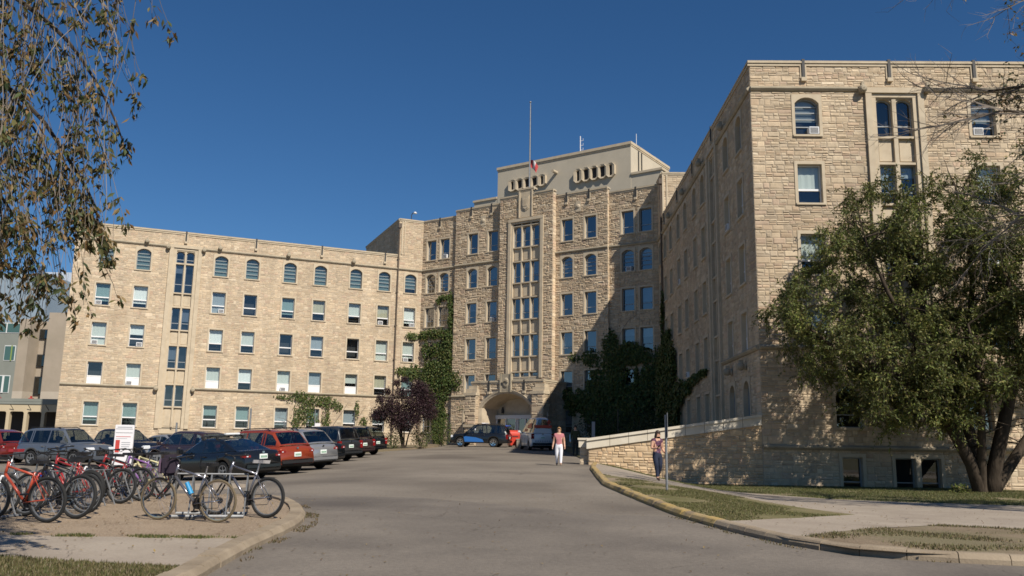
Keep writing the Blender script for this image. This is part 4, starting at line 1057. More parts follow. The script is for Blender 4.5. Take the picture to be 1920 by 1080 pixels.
# ------------------------------------------------------------------ vehicles
def lin(pts, x):
    if x <= pts[0][0]: return pts[0][1]
    for (a, b), (c, d) in zip(pts[:-1], pts[1:]):
        if x <= c: return b + (d - b) * (x - a) / max(c - a, 1e-6)
    return pts[-1][1]
def smooth_lin(pts, x, s=0.06): return (lin(pts, x - s) + 2 * lin(pts, x) + lin(pts, x + s)) / 4
KINDS = {
 # x runs from tail (-) to nose (+); deck = top of lower body, cab = roofline
 'sedan': dict(L=4.65, W=1.79, wb=2.66, fo=0.92, r=0.325, deck=[(-2.33, 0.78), (-2.25, 0.98), (-1.6, 1.0), (-0.9, 0.97), (0.85, 0.93), (1.0, 0.94), (2.0, 0.78), (2.25, 0.66), (2.33, 0.55)],
               cab=[(-1.85, 0.99), (-0.85, 1.40), (-0.2, 1.455), (0.25, 1.44), (1.15, 0.93)], pil=[-0.98, -0.12, 0.62], sill=0.2, rear=[(-1.78, -0.92)], wind=(0.28, 1.1)),
 'suv': dict(L=4.72, W=1.90, wb=2.72, fo=0.92, r=0.365, deck=[(-2.36, 0.82), (-2.30, 1.02), (-1.9, 1.08), (0.9, 1.04), (1.05, 1.05), (2.0, 0.95), (2.25, 0.85), (2.36, 0.62)],
             cab=[(-2.22, 1.08), (-1.75, 1.60), (-1.2, 1.70), (0.1, 1.715), (0.42, 1.67), (1.22, 1.05)], pil=[-1.45, -1.3, -0.35, 0.58], sill=0.27, rear=[(-2.18, -1.78)], wind=(0.44, 1.16)),
 'boxy': dict(L=4.85, W=1.91, wb=2.79, fo=0.88, r=0.38, deck=[(-2.42, 0.85), (-2.40, 1.05), (-2.0, 1.12), (1.0, 1.10), (1.15, 1.11), (2.1, 1.04), (2.34, 0.94), (2.42, 0.65)],
              cab=[(-2.36, 1.12), (-2.12, 1.72), (-1.7, 1.83), (0.15, 1.85), (0.5, 1.80), (1.22, 1.11)], pil=[-1.5, -1.38, -0.32, 0.62], sill=0.32, rear=[(-2.34, -2.1)], wind=(0.52, 1.17)),
 'truck': dict(L=5.4, W=1.95, wb=3.2, fo=0.95, r=0.39, deck=[(-2.7, 0.9), (-2.66, 1.18), (-0.85, 1.2), (0.95, 1.14), (1.1, 1.15), (2.3, 1.08), (2.6, 0.95), (2.7, 0.65)],
               cab=[(-1.1, 1.18), (-0.92, 1.70), (-0.6, 1.80), (0.35, 1.80), (0.62, 1.74), (1.32, 1.14)], pil=[-0.62, -0.05, 0.75], sill=0.38, rear=[(-1.08, -0.9)], wind=(0.64, 1.26)),
 'van': dict(L=4.8, W=1.83, wb=3.06, fo=0.85, r=0.34, deck=[(-2.4, 1.05), (-2.38, 1.22), (-2.1, 1.24), (1.35, 1.22), (1.5, 1.22), (2.1, 1.03), (2.33, 0.85), (2.4, 0.62)],
             cab=[(-2.39, 1.24), (-2.33, 2.24), (-2.05, 2.36), (0.2, 2.34), (0.62, 2.22), (1.7, 1.22)], pil=[-1.3, -1.2, -0.2, 0.55], sill=0.25, rear=[(-2.37, -2.31)], wind=(0.66, 1.62)),
}
def wheel_parts(parent, x, y, r, side, rimm='galv', spokes=5, hub=False):
    mb = MB(); w = 0.11
    prof = [(r * 0.62, -w), (r * 0.93, -w), (r, -w * 0.7), (r, w * 0.7), (r * 0.93, w), (r * 0.62, w)]
    mb.lathe(prof, 22); o = mb.build('wheel', 'rubber', parent, smooth=False); o.location = (x, y, r)
    rm = MB(); s = side
    rm.lathe([(r * 0.64, s * w * 0.95), (r * 0.60, s * w * 0.98), (r * 0.56, s * w * 0.55), (r * 0.5, s * w * 0.2), (0.02, s * w * 0.15)], 22, mi=1)
    rm.lathe([(r * 0.66, s * w * 0.9), (r * 0.65, s * w * 1.04), (r * 0.56, s * w * 1.0), (r * 0.55, s * w * 0.5)], 22, mi=0)
    for k in range(spokes):
        for dd in (-0.10, 0.10):
            a = 2 * PI * k / spokes + 0.3 + dd
            c, q = math.cos(a), math.sin(a); tx, tz = -q, c; hw = r * 0.055
            P = lambda rad, off, yy: (c * rad + tx * off, s * w * yy, q * rad + tz * off)
            rm.quad(P(r * 0.12, -hw, 0.85), P(r * 0.12, hw, 0.85), P(r * 0.58, hw, 0.98), P(r * 0.58, -hw, 0.98), 0)
    rm.lathe([(r * 0.16, s * w * 0.7), (r * 0.15, s * w * 0.95), (0.0, s * w * 0.98)], 12, mi=0)
    rm.build('rim', [rimm, 'black_plastic'], o)
    return o
def car(kind, name, label, cat, loc, head, paint, group=None, plate='plate', rails=False, cladding=False, rimm='galv', tail='lamp_red', front=True, detail=None, wheel_y=None):
    K = KINDS[kind]; L, W, r = K['L'], K['W'], K['r']; hl = L / 2
    xf = hl - K['fo']; xr = xf - K['wb']
    t = empty(name, loc, head, label, cat, group)
    # ground slope along the car's axis
    ca, sa = math.cos(head), math.sin(head)
    sl_ = G(loc[0] + ca, loc[1] + sa) - G(loc[0] - ca, loc[1] - sa); t.rotation_euler = (math.atan2(G(loc[0] - sa, loc[1] + ca) - G(loc[0] + sa, loc[1] - ca), 2.0), -math.atan2(sl_, 2.0), head)
    xs = sorted(set([round(-hl + L * i / 40, 3) for i in range(41)] + [-hl + 0.02, -hl + 0.06, hl - 0.02, hl - 0.07] + [round(xw + r * 1.16 * math.cos(a), 3) for xw in (xf, xr) for a in [PI * k / 10 for k in range(11)]]))
    def hwid(x):
        k = max(0, (abs(x) - hl * 0.62) / (hl * 0.38)); return W / 2 * (1 - (0.17 if x > 0 else 0.11) * k ** 2.4)
    def zbot(x):
        z = K['sill'] + 0.0
        k = max(0, (abs(x) - hl * 0.8) / (hl * 0.2)); z += 0.10 * k * k
        for xw in (xf, xr):
            q = (r * 1.16) ** 2 - (x - xw) ** 2
            if q > 0: z = max(z, r + math.sqrt(q) * 0.98)
        return z
    body = MB(); rings = []
    for x in xs:
        w = hwid(x); zd = smooth_lin(K['deck'], x, 0.05); z0 = min(zbot(x), zd - 0.12)
        zm = max(z0 + 0.03, 0.5 * (0.55 + zd * 0.5))
        zs_ = max(zd - 0.09, zm + 0.02)
        h = [(0, z0), (w - 0.06, z0), (w - 0.015, z0 + 0.035), (w, zm), (w - 0.012, (zm + zs_) / 2), (w - 0.035, zs_), (w - 0.13, zd), (w * 0.5, zd + 0.022), (0, zd + 0.03)]
        rings.append([(x, -a, b) for a, b in h] + [(x, a, b) for a, b in h[::-1]][1:-1])
    n = len(rings[0]); base = 0
    for rg in rings: body.v += rg
    for i in range(len(rings) - 1):
        for j in range(n):
            a = i * n + j; b = i * n + (j + 1) % n
            f = (a, b, b + n, a + n); zc = sum(body.v[k][2] for k in f) / 4
            under = j in (0, n - 1)
            low = cladding and zc < 0.55
            body.f.append(f); body.m.append(1 if under else (2 if low else 0)); body.t.append(None)
    body.f.append(tuple(range(n))); body.m.append(0); body.t.append(None)
    body.f.append(tuple((len(rings) - 1) * n + k for k in range(n))); body.m.append(0); body.t.append(None)
    bo = body.build('body', [paint, 'underbody', 'black_plastic'], t, smooth=True, fix=True)
    # cabin
    cab = K['cab']; x0, x1 = cab[0][0], cab[-1][0]
    cx = sorted(set([round(x0 + (x1 - x0) * i / 18, 3) for i in range(19)] + [p for p in K['pil']] + [p + 0.07 for p in K['pil']] + [q for rr in K['rear'] for q in rr] + list(K['wind']) + [c[0] for c in cab]))
    secs = []
    for x in cx:
        zr = max(smooth_lin(cab, x, 0.03) if x0 + 0.05 < x < x1 - 0.05 else lin(cab, x), lin(K['deck'], x) - 0.0)
        zb = smooth_lin(K['deck'], x, 0.05) - 0.005; w = hwid(x) - 0.11; hgt = max(zr - zb, 0.002); tum = 0.30
        wt = w - tum * hgt
        h = [(w, zb), (w - 0.03 * tum, zb + min(0.035, hgt * 0.1)), (wt + tum * min(0.1, hgt * 0.2), zr - min(0.10, hgt * 0.2)), (wt - 0.01, zr - min(0.045, hgt * 0.1)), (wt - 0.09, zr), (wt * 0.5, zr + 0.018), (0, zr + 0.024)]
        secs.append(([(x, -a, b) for a, b in h], [(x, a, b) for a, b in h], hgt))
    shell = MB(); gs = {'windscreen': MB(), 'rear_window': MB(), 'side_window': MB(), 'side_window2': MB()}
    for i in range(len(cx) - 1):
        xm = (cx[i] + cx[i + 1]) / 2
        for sd in (0, 1):
            A, B = secs[i][sd], secs[i + 1][sd]
            for j in range(6):
                q = (A[j], B[j], B[j + 1], A[j + 1]); tgt = shell
                hm = min(secs[i][2], secs[i + 1][2])
                if j == 1 and hm > 0.16 and not any(p <= xm <= p + 0.07 for p in K['pil']) and K['rear'][0][1] - 0.25 < xm < K['wind'][1] - 0.05: tgt = gs['side_window' if sd == 0 else 'side_window2']
                if j >= 4 or (j == 3 and False):
                    if K['wind'][0] < xm < K['wind'][1]: tgt = gs['windscreen']
                    for a, b in K['rear']:
                        if a < xm < b: tgt = gs['rear_window']
                tgt.quad(*q)
    shell.build('roof', paint, t, smooth=True, fix=True)
    for k, g in gs.items():
        if g.f: g.build(k.replace('2', ''), 'car_glass', t, smooth=True, fix=True)
    for xs_, w_, ys_ in ((0.12, 0.48, (-0.38, 0.38)), (-0.85, 1.2, (0.0,))):
        for y_ in ys_:
            if kind == 'truck' and xs_ < 0: xs_ = -0.55
            zb_ = lin(K['deck'], xs_); zr_ = lin(cab, xs_)
            se = MB(); se.bbox(xs_ - 0.16, xs_ + 0.02, y_ - w_ / 2, y_ + w_ / 2, zb_ - 0.3, zb_ + 0.16, 0.05)
            for q_ in ((y_,) if len(ys_) > 1 else (-0.36, 0.36)): se.bbox(xs_ - 0.17, xs_ - 0.05, q_ - 0.13, q_ + 0.13, zb_ + 0.14, min(zb_ + 0.34, zr_ - 0.12), 0.04)
            se.build('seat', 'car_seat', t)
    # wheels and arch liners
    for xw in (xf, xr):
        for s in (-1, 1): wheel_parts(t, xw, s * (W / 2 - 0.13), r, s, rimm)
        ln = MB(); ln.box(xw - r * 1.1, xw + r * 1.1, -W / 2 + 0.27, W / 2 - 0.27, r * 0.5, r * 2.1); ln.build('wheel_well', 'underbody', t)
    # lamps
    zt = lin(K['deck'], -hl + 0.15); wt = hwid(-hl + 0.05)
    for s in (-1, 1):
        mb = MB()
        if kind in ('boxy', 'van', 'truck'): mb.bbox(-hl - 0.015, -hl + 0.16, s * (wt - 0.20) - 0.0 if s > 0 else s * (wt + 0.012), s * (wt + 0.012) if s > 0 else -(wt - 0.20), zt - 0.42, zt - 0.02, 0.02)
        else: mb.bbox(-hl - 0.012, -hl + 0.26, (wt - 0.30) if s > 0 else -(wt + 0.006), (wt + 0.006) if s > 0 else -(wt - 0.30), zt - 0.25, zt - 0.11, 0.035)
        tlo = mb.build('tail_light', tail, t)
        rl = MB(); rl.bbox(-hl - 0.018, -hl + 0.02, s * (wt - 0.12) - 0.05, s * (wt - 0.12) + 0.05, zt - 0.21, zt - 0.15, 0.015); rl.build('reversing_lamp', 'lamp_clear', tlo)
        zf = lin(K['deck'], hl - 0.12); wf = hwid(hl - 0.08)
        mb = MB(); mb.bbox(hl - 0.36, hl - 0.035, (wf - 0.40) if s > 0 else -(wf + 0.02), (wf + 0.02) if s > 0 else -(wf - 0.40), zf - 0.22, zf - 0.02, 0.035); mb.build('headlight', 'lamp_clear', t)
        mb = MB(); xm = K['wind'][1] - 0.2; zm = lin(K['deck'], xm) + 0.02; yw = hwid(xm)
        mb.bbox(xm - 0.08, xm + 0.08, s * (yw + 0.12) - 0.10, s * (yw + 0.12) + 0.10, zm, zm + 0.15, 0.03); mb.box(xm - 0.03, xm + 0.03, min(s * (yw - 0.1), s * (yw + 0.08)), max(s * (yw - 0.1), s * (yw + 0.08)), zm, zm + 0.05); mb.build('mirror', paint if kind != 'truck' else 'black_plastic', t)
        for p in K['pil'][-2:]:
            xh = p - 0.02; zh = lin(K['deck'], xh) - 0.13; mb = MB(); mb.bbox(xh - 0.22, xh - 0.05, s * (W / 2 - 0.004) - 0.018, s * (W / 2 - 0.004) + 0.018, zh - 0.018, zh + 0.018, 0.008); mb.build('door_handle', 'chrome' if kind != 'sedan' else paint, t)
        for p in (K['pil'][-1] + 0.45, K['pil'][-2] + 0.03, K['pil'][0]):
            if abs(p) < hl * 0.6:
                mb = MB(); mb.box(p - 0.006, p + 0.006, s * (W / 2 - 0.004) - 0.006, s * (W / 2 - 0.004) + 0.006, K['sill'] + 0.1, lin(K['deck'], p) - 0.1); mb.build('door_seam', 'underbody', t)
    mb = MB(); zp = zt - (0.20 if kind == 'sedan' else 0.30); mb.bbox(-hl - 0.03, -hl + 0.0, -0.17, 0.17, zp - 0.085, zp + 0.085, 0.008); po = mb.build('licence_plate', plate, t)
    for k in range(5): mb = MB(); mb.box(-hl - 0.034, -hl - 0.031, -0.13 + k * 0.055, -0.095 + k * 0.055, zp - 0.045, zp + 0.03); mb.build('plate_figure', 'print_green', po)
    mb = MB(); mb.bbox(-hl - 0.05, -hl + 0.2, -wt + 0.03, wt - 0.03, 0.36, 0.56, 0.05); mb.build('bumper', 'black_plastic' if (cladding or kind in ('van', 'truck')) else paint, t)
    mb = MB(); mb.bbox(-hl - 0.022, -hl + 0.0, -0.05, 0.05, zt - 0.09, zt - 0.02, 0.01); mb.build('badge', 'chrome', t)
    zf = lin(K['deck'], hl - 0.05); wf = hwid(hl)
    mb = MB(); mb.bbox(hl - 0.06, hl + 0.035, -wf + 0.40, wf - 0.40, zf - 0.28, zf - 0.05, 0.02, 0)
    for k in range(4): mb.box(hl + 0.036, hl + 0.044, -wf + 0.44, wf - 0.44, zf - 0.26 + k * 0.055, zf - 0.235 + k * 0.055, 1)
    mb.build('grille', ['black_plastic', 'chrome'], t)
    mb = MB(); mb.bbox(hl - 0.12, hl + 0.06, -wf + 0.06, wf - 0.06, 0.30, 0.52, 0.05); mb.build('bumper', paint if not cladding else 'black_plastic', t)
    if rails:
        for s in (-1, 1):
            zr = lin(cab, -0.5); yy = s * (W / 2 - 0.11 - 0.30 * (zr - lin(K['deck'], -0.5)) - 0.06)
            mb = MB(); mb.tube([(cab[1][0] + 0.25, yy, lin(cab, cab[1][0] + 0.25) + 0.01), (cab[1][0] + 0.45, yy, zr + 0.05), (0.0, yy, zr + 0.06), (0.22, yy, lin(cab, 0.22) + 0.01)], 0.022, 6); mb.build('roof_rail', 'black_plastic', t)
    mb = MB(); mb.box(-0.03, 0.03, -0.25, 0.25, 0, 0.001)
    return t
def paint(name, c, rough=0.25, metal=0.3): return mat(name, c, rough, metal=metal, spec=0.5, coat=0.7) and name
paint('paint_black', (0.012, 0.014, 0.017)); paint('paint_navy', (0.012, 0.016, 0.026)); paint('paint_charcoal', (0.035, 0.037, 0.04)); paint('paint_silver', (0.36, 0.36, 0.37), 0.3, 0.6)
paint('paint_orange', (0.31, 0.05, 0.02)); paint('paint_slate', (0.15, 0.17, 0.20), 0.3, 0.5); paint('paint_grey', (0.30, 0.315, 0.34), 0.3, 0.5); paint('paint_red', (0.17, 0.022, 0.018)); paint('paint_white', (0.62, 0.62, 0.63), 0.35, 0.0); paint('paint_brown', (0.05, 0.03, 0.03))
HC = math.atan2(FC.du.y * -1, FC.du.x * -1)     # parked noses point along the centre facade, to the left
def park(kind, rw_xy, **k):
    """put the car so that its rear right wheel stands on rw_xy"""
    K = KINDS[kind]; hl = K['L'] / 2; xr = hl - K['fo'] - K['wb']; y = -(K['W'] / 2 - 0.13); h = k['head']
    ca, sa = math.cos(h), math.sin(h); x = rw_xy[0] - (ca * xr - sa * y); yy = rw_xy[1] - (sa * xr + ca * y)
    return car(kind, loc=(x, yy, G(x, yy)), **k)
GP = 'cars parked nose-in along the drive'
sed = park('sedan', (-8.95, 32.0), name='parked_sedan', label='black sedan with a roof rack and red tail lights parked nearest the bicycles', cat='car', head=HC, paint='paint_black', group=GP)
o1 = park('suv', (-8.5, 35.2), name='parked_suv', label='orange-red crossover parked beside the black sedan', cat='car', head=HC, paint='paint_orange', group=GP, cladding=True, rails=True)
o2 = park('suv', (-8.15, 38.2), name='parked_suv', label='silver crossover with a pale rear window between the orange car and dark vehicles', cat='car', head=HC, paint='paint_silver', group=GP, rails=True)
park('sedan', (-8.7, 42.8), name='parked_hatchback', label='low black car just beyond the silver crossover', cat='car', head=HC, paint='paint_black', group=GP)
park('boxy', (-8.75, 47.6), name='parked_suv', label='charcoal vehicle with red lamps, second dark one beyond the silver crossover', cat='car', head=HC, paint='paint_charcoal', group=GP)
park('boxy', (-8.85, 52.6), name='parked_suv', label='dark brown-grey vehicle, third dark one beyond the silver crossover', cat='car', head=HC, paint='paint_brown', group=GP)
park('boxy', (-8.9, 58.0), name='parked_suv', label='black vehicle with a bright bumper step, farthest of the row, next to the purple tree', cat='car', head=HC, paint='paint_black', group=GP)
park('suv', (-14.0, 43.0), name='parked_suv', label='dark maroon vehicle almost hidden behind the orange crossover', cat='car', head=HC, paint='paint_brown', group=GP)
# roof rack with white-ended boards on the sedan
rk = MB(); 
for x in (-0.55, 0.25): rk.box(x - 0.03, x + 0.03, -0.62, 0.62, 1.50, 1.54)
for x in (-0.55, 0.25):
    for s in (-1, 1): rk.box(x - 0.03, x + 0.03, s * 0.56 - 0.04, s * 0.56 + 0.04, 1.40, 1.5)
rk.build('roof_rack', 'black_plastic', sed)
for y in (-0.42, -0.1, 0.25):
    mb = MB(); mb.bbox(-0.72, 0.5, y - 0.07, y + 0.07, 1.545, 1.585, 0.015); mb.build('rack_tray', 'galv', sed)
mb = MB(); mb.bbox(-0.74, -0.60, -0.3, 0.33, 1.555, 1.63, 0.02); mb.build('rack_end', 'white_frame', sed)
# second row, noses to the right
H2 = HC + PI
lx = (-22.2, 44.3)
suv1 = car('boxy', 'parked_suv', 'slate-grey boxy vehicle with chrome grille facing right behind the bicycles', 'car', (lx[0], lx[1], G(*lx)), R_(-21), 'paint_slate', 'cars parked facing the bicycles', rails=True)
lx = (-21.3, 48.5)
car('truck', 'pickup_truck', 'black pickup facing right behind the white notice board', 'car', (lx[0], lx[1], G(*lx)), R_(-24), 'paint_navy', 'cars parked facing the bicycles')
lx = (-20.3, 53.0)
car('sedan', 'parked_sedan', 'light grey sedan between the black pickup and the black sedan', 'car', (lx[0], lx[1], G(*lx)), R_(-28), 'paint_grey', 'cars parked facing the bicycles')
lx = (-27.6, 47.0)
rv = car('suv', 'taxi', 'dark red cab with a white roof light and door emblem at the left edge', 'car', (lx[0], lx[1], G(*lx)), R_(152), 'paint_red')
mb = MB(); mb.bbox(-0.1, 0.15, -0.35, 0.35, 1.73, 1.88, 0.04); mb.build('roof_light', 'sign_white', rv)
em = MB(); KW = KINDS['suv']['W'] / 2 + 0.004
em.lathe([(0.15, 0.0), (0.0, 0.004)], 12, X=lambda x, y, z: (0.35 + x, KW + y, 0.80 + z * 1.3)); em.build('door_emblem', 'print_grey', rv)
mb = MB(); mb.box(0.16, 0.54, KW, KW + 0.004, 0.56, 0.66); mb.build('door_emblem', 'print_grey', rv)
# at the entrance
lx = (-2.35, 73.0)
nv = car('boxy', 'patrol_vehicle', 'black sport utility vehicle with a blue front door standing at the entrance', 'car', (lx[0], lx[1], G(*lx)), R_(168), 'paint_black', None, rails=True, rimm='chrome')
mat('blue_panel', (0.03, 0.14, 0.42), 0.3, coat=0.5); mat('light_blue', (0.08, 0.15, 0.55), 0.2, coat=0.5)
mb = MB(); Wn = KINDS['boxy']['W'] / 2 + 0.003; mb.poly([(1.15, Wn, 0.42), (-0.45, Wn, 0.42), (-0.35, Wn, 0.62), (0.2, Wn, 0.78), (1.1, Wn, 0.86), (1.25, Wn, 0.8)]); mb.build('door_panel', 'blue_panel', nv)
mb = MB(); mb.box(0.28, 0.36, Wn - 0.2, Wn - 0.19, 1.2, 1.5); mb.box(0.06, 0.36, Wn - 0.2, Wn - 0.19, 1.18, 1.27); mb.build('window_letter', 'sign_white', nv)
mb = MB(); mb.bbox(-0.5, -0.15, -0.6, 0.6, 1.87, 1.97, 0.03); mb.build('roof_light_bar', 'sign_white', nv)
mb = MB(); mb.bbox(-2.36, -2.2, -0.7, 0.7, 1.70, 1.80, 0.02); mb.build('rear_light_bar', 'light_blue', nv)
lx = (2.0, 66.3)
av = car('van', 'ambulance_van', 'white van with red lettering bands seen from behind at the entrance', 'van', (lx[0], lx[1], G(*lx) + 0.02), R_(100), 'paint_white')
mat('red_decal', (0.50, 0.07, 0.04), 0.4); 
mb = MB(); mb.box(-2.425, -2.415, -0.66, 0.66, 1.62, 1.82); mb.build('rear_band', 'red_decal', av)
mb = MB(); mb.box(-2.425, -2.415, -0.5, -0.36, 1.85, 2.2); mb.build('rear_cross', 'red_decal', av)
mb = MB(); mb.box(-2.425, -2.415, -0.57, -0.29, 1.97, 2.08); mb.build('rear_cross', 'red_decal', av)
for k in range(7): mb = MB(); mb.box(-2.428, -2.418, -0.55 + k * 0.17, -0.45 + k * 0.17, 0.62, 0.72); mb.build('rear_letter', 'print_grey', av)
for s in (1,):
    Wv = KINDS['van']['W'] / 2 - 0.085
    mb = MB(); mb.poly([(-1.9, Wv - 0.09, 1.6), (-0.2, Wv - 0.09, 1.6), (-0.1, Wv - 0.14, 1.78), (-1.4, Wv - 0.20, 2.0)]); mb.build('side_flash', 'red_decal', av)
    mb = MB(); mb.poly([(-0.4, Wv - 0.04, 1.35), (0.5, Wv - 0.04, 1.35), (0.5, Wv - 0.08, 1.55), (-0.2, Wv - 0.08, 1.55)]); mb.build('side_flash', 'red_decal', av)

# ------------------------------------------------------------------ small street things
def post_sign(name, label, x, y, h, board, bm, pm='galv', rz=0.0, prints=(), r=0.03, group=None, cat='sign'):
    t = empty(name, (x, y, G(x, y) + (0.1 if x > 3.6 and y < 40 else 0)), rz, label, cat, group)
    mb = MB(); mb.tube([(0, 0, -0.2), (0, 0, h)], r, 8); mb.build('post', pm, t)
    if board:
        w, z0, z1 = board; mb = MB(); mb.bbox(-w / 2, w / 2, -0.045, -0.03, z0, z1, 0.004); bo = mb.build('sign_board', bm, t)
        for (x0, x1, a, b, m) in prints: mb = MB(); mb.box(x0, x1, -0.049, -0.046, a, b); mb.build('sign_print', m, bo)
    return t
nb = empty('notice_board', (-11.35, 26.0, G(-11.35, 26) + 0.33), R_(4), 'tall white notice board with red and grey print behind the bicycles', 'sign')
mb = MB(); mb.bbox(-0.27, 0.27, -0.04, 0.04, 0.35, 1.52, 0.01); nbo = mb.build('sign_board', 'sign_white', nb)
for x0, x1, z0, z1, m in ((-0.24, 0.24, 1.395, 1.405, 'print_black'), (-0.24, 0.24, 1.285, 1.295, 'print_black'), (-0.22, -0.10, 0.72, 1.08, 'print_red'), (-0.05, 0.2, 1.0, 1.02, 'print_grey'), (-0.05, 0.2, 0.94, 0.96, 'print_grey'), (-0.05, 0.18, 0.88, 0.9, 'print_grey'), (-0.05, 0.2, 0.82, 0.84, 'print_grey'), (-0.22, 0.2, 1.17, 1.185, 'print_red'), (-0.22, 0.1, 1.12, 1.13, 'print_grey'), (-0.2, 0.22, 1.44, 1.465, 'print_grey'), (-0.22, -0.12, 0.6, 0.7, 'print_grey')):
    mb = MB(); mb.box(x0, x1, -0.044, -0.0405, z0, z1); mb.build('sign_print', m, nbo)
for x in (-0.2, 0.2): mb = MB(); mb.tube([(x, 0.02, -0.4), (x, 0.02, 0.5)], 0.03, 6); mb.build('leg', 'brown_metal' if x > 0 else 'galv', nb)
post_sign('signpost', 'grey post with a blank sign plate turned edge-on in the grass verge', 4.3, 24.2, 2.02, (0.3, 1.42, 2.08), 'galv', rz=R_(82), r=0.035)
t = empty('bollard', (-12.4, 31.2, G(-12.4, 31.2)), 0, 'thin metal post with two caps before the black pickup', 'bollard'); mb = MB(); mb.tube([(0, 0, 0), (0, 0, 0.95)], 0.035, 7); mb.build('post', 'galv', t)
for s in (-1, 1): mb = MB(); mb.bbox(s * 0.09 - 0.05, s * 0.09 + 0.05, -0.05, 0.05, 0.86, 1.0, 0.02); mb.build('post_cap', 'galv', t)
PS = 'reserved-parking signs before the left wing'
for (x, y, h, zz, lab) in ((-21.75, 62, 1.6, (0.34, 0.85, 1.45), 'small white and blue parking sign before the stone wing, leftmost of its row'),
                     (-15.9, 62, 2.3, (0.34, 0.9, 1.42), 'white parking sign above the maroon car, second in its row'),
                     (-15.4, 59, 1.8, (0.3, 1.3, 1.75), 'small white parking sign left of the tall lamp post'),
                     (-13.75, 62, 3.1, (0.36, 1.35, 1.95), 'white sign on the tall post behind the silver crossover'),
                     (-13.1, 60, 2.2, (0.36, 1.55, 2.15), 'white parking sign in front of the ivy, rightmost of its row')):
    post_sign('parking_sign', lab, x, y, h, zz, 'sign_white', rz=R_(8), prints=((-0.1, 0.1, zz[0] * 0 + zz[1] + 0.1, zz[1] + 0.28, 'print_red' if x > -20 else 'light_blue'),), group=PS)
for (x, y, h, lab) in ((-18.3, 62, 3.2, 'plain tall grey post before the stone wing'), (-22.7, 60, 2.2, 'plain short grey post near the leftmost parking sign')):
    post_sign('post', lab, x, y, h, None, None, cat='post', r=0.07)
post_sign('parking_sign', 'pale narrow sign on a post in the shade left of the retaining wall', 5.3, 56, 2.0, (0.34, 0.9, 2.1), 'sign_white', rz=R_(50))
post_sign('lamp_post', 'thin dark lamp post in front of the dark ivy', 6.9, 56, 2.9, None, None, pm='dark_metal', cat='post', r=0.03)
post_sign('entrance_sign', 'small white sign on a dark post above the white van', 3.0, 74.5, 4.2, (0.42, 2.15, 2.95), 'sign_white', pm='dark_metal', rz=R_(-20), r=0.05)
# red litter/mail container by the entrance
mx = empty('post_box', (0.35, 74.2, G(0.35, 74.2)), R_(20), 'red rounded post box beside the black vehicle', 'post box')
mb = MB(); mb.bbox(-0.42, 0.42, -0.38, 0.38, 0.12, 0.95, 0.03); 
pts = [(0.38 * math.cos(a), 0.95 + 0.45 * math.sin(a)) for a in [PI * k / 8 for k in range(9)]]
for a, b in zip(pts[:-1], pts[1:]): mb.quad((-0.42, a[0], a[1]), (0.42, a[0], a[1]), (0.42, b[0], b[1]), (-0.42, b[0], b[1]))
for s in (-0.42, 0.42): mb.poly([(s, p[0], p[1]) for p in pts])
mat('post_red', (0.50, 0.05, 0.03), 0.35, coat=0.3); mb.build('body', 'post_red', mx, fix=True)
mb = MB(); mb.box(-0.25, 0.25, -0.42, -0.385, 0.85, 0.9); mb.build('slot', 'print_black', mx)
for s in (-0.3, 0.3): mb = MB(); mb.box(s - 0.04, s + 0.04, -0.3, 0.3, 0, 0.14); mb.build('leg', 'dark_metal', mx)
bn = empty('waste_bin', (1.0, 73.4, G(1.0, 73.4)), 0, 'low pale concrete planter box beside the red post box', 'planter'); mb = MB(); mb.bbox(-0.42, 0.42, -0.4, 0.4, 0, 0.62, 0.03); mb.build('box', 'concrete', bn)
mb = MB(); mb.bbox(-0.46, 0.46, -0.44, 0.44, 0.6, 0.7, 0.02); mb.build('rim', 'concrete', bn)
# ------------------------------------------------------------------ bicycles
mat('frame_orange', (0.42, 0.07, 0.035), 0.3, coat=0.5); mat('frame_red', (0.30, 0.025, 0.025), 0.3, coat=0.5); mat('frame_white', (0.62, 0.62, 0.64), 0.3, coat=0.5); mat('frame_black', (0.02, 0.02, 0.022), 0.35, coat=0.4)
mat('frame_blue', (0.03, 0.05, 0.30), 0.3, coat=0.5); mat('frame_silver', (0.42, 0.43, 0.46), 0.25, metal=0.8); mat('frame_purple', (0.22, 0.10, 0.30), 0.3, coat=0.5); mat('frame_cream', (0.58, 0.53, 0.30), 0.35, coat=0.4); mat('frame_green', (0.06, 0.22, 0.09), 0.35, coat=0.4)
mat('frame_dark_silver', (0.22, 0.22, 0.25), 0.25, metal=0.7); mat('saddle_black', (0.025, 0.025, 0.027), 0.6); mat('saddle_red', (0.35, 0.03, 0.04), 0.6); mat('saddle_pale', (0.45, 0.43, 0.42), 0.6); mat('bag_dark', (0.035, 0.025, 0.04), 0.85); mat('bag_purple', (0.16, 0.10, 0.16), 0.85); mat('bottle_blue', (0.02, 0.25, 0.5), 0.4)
BK = {}
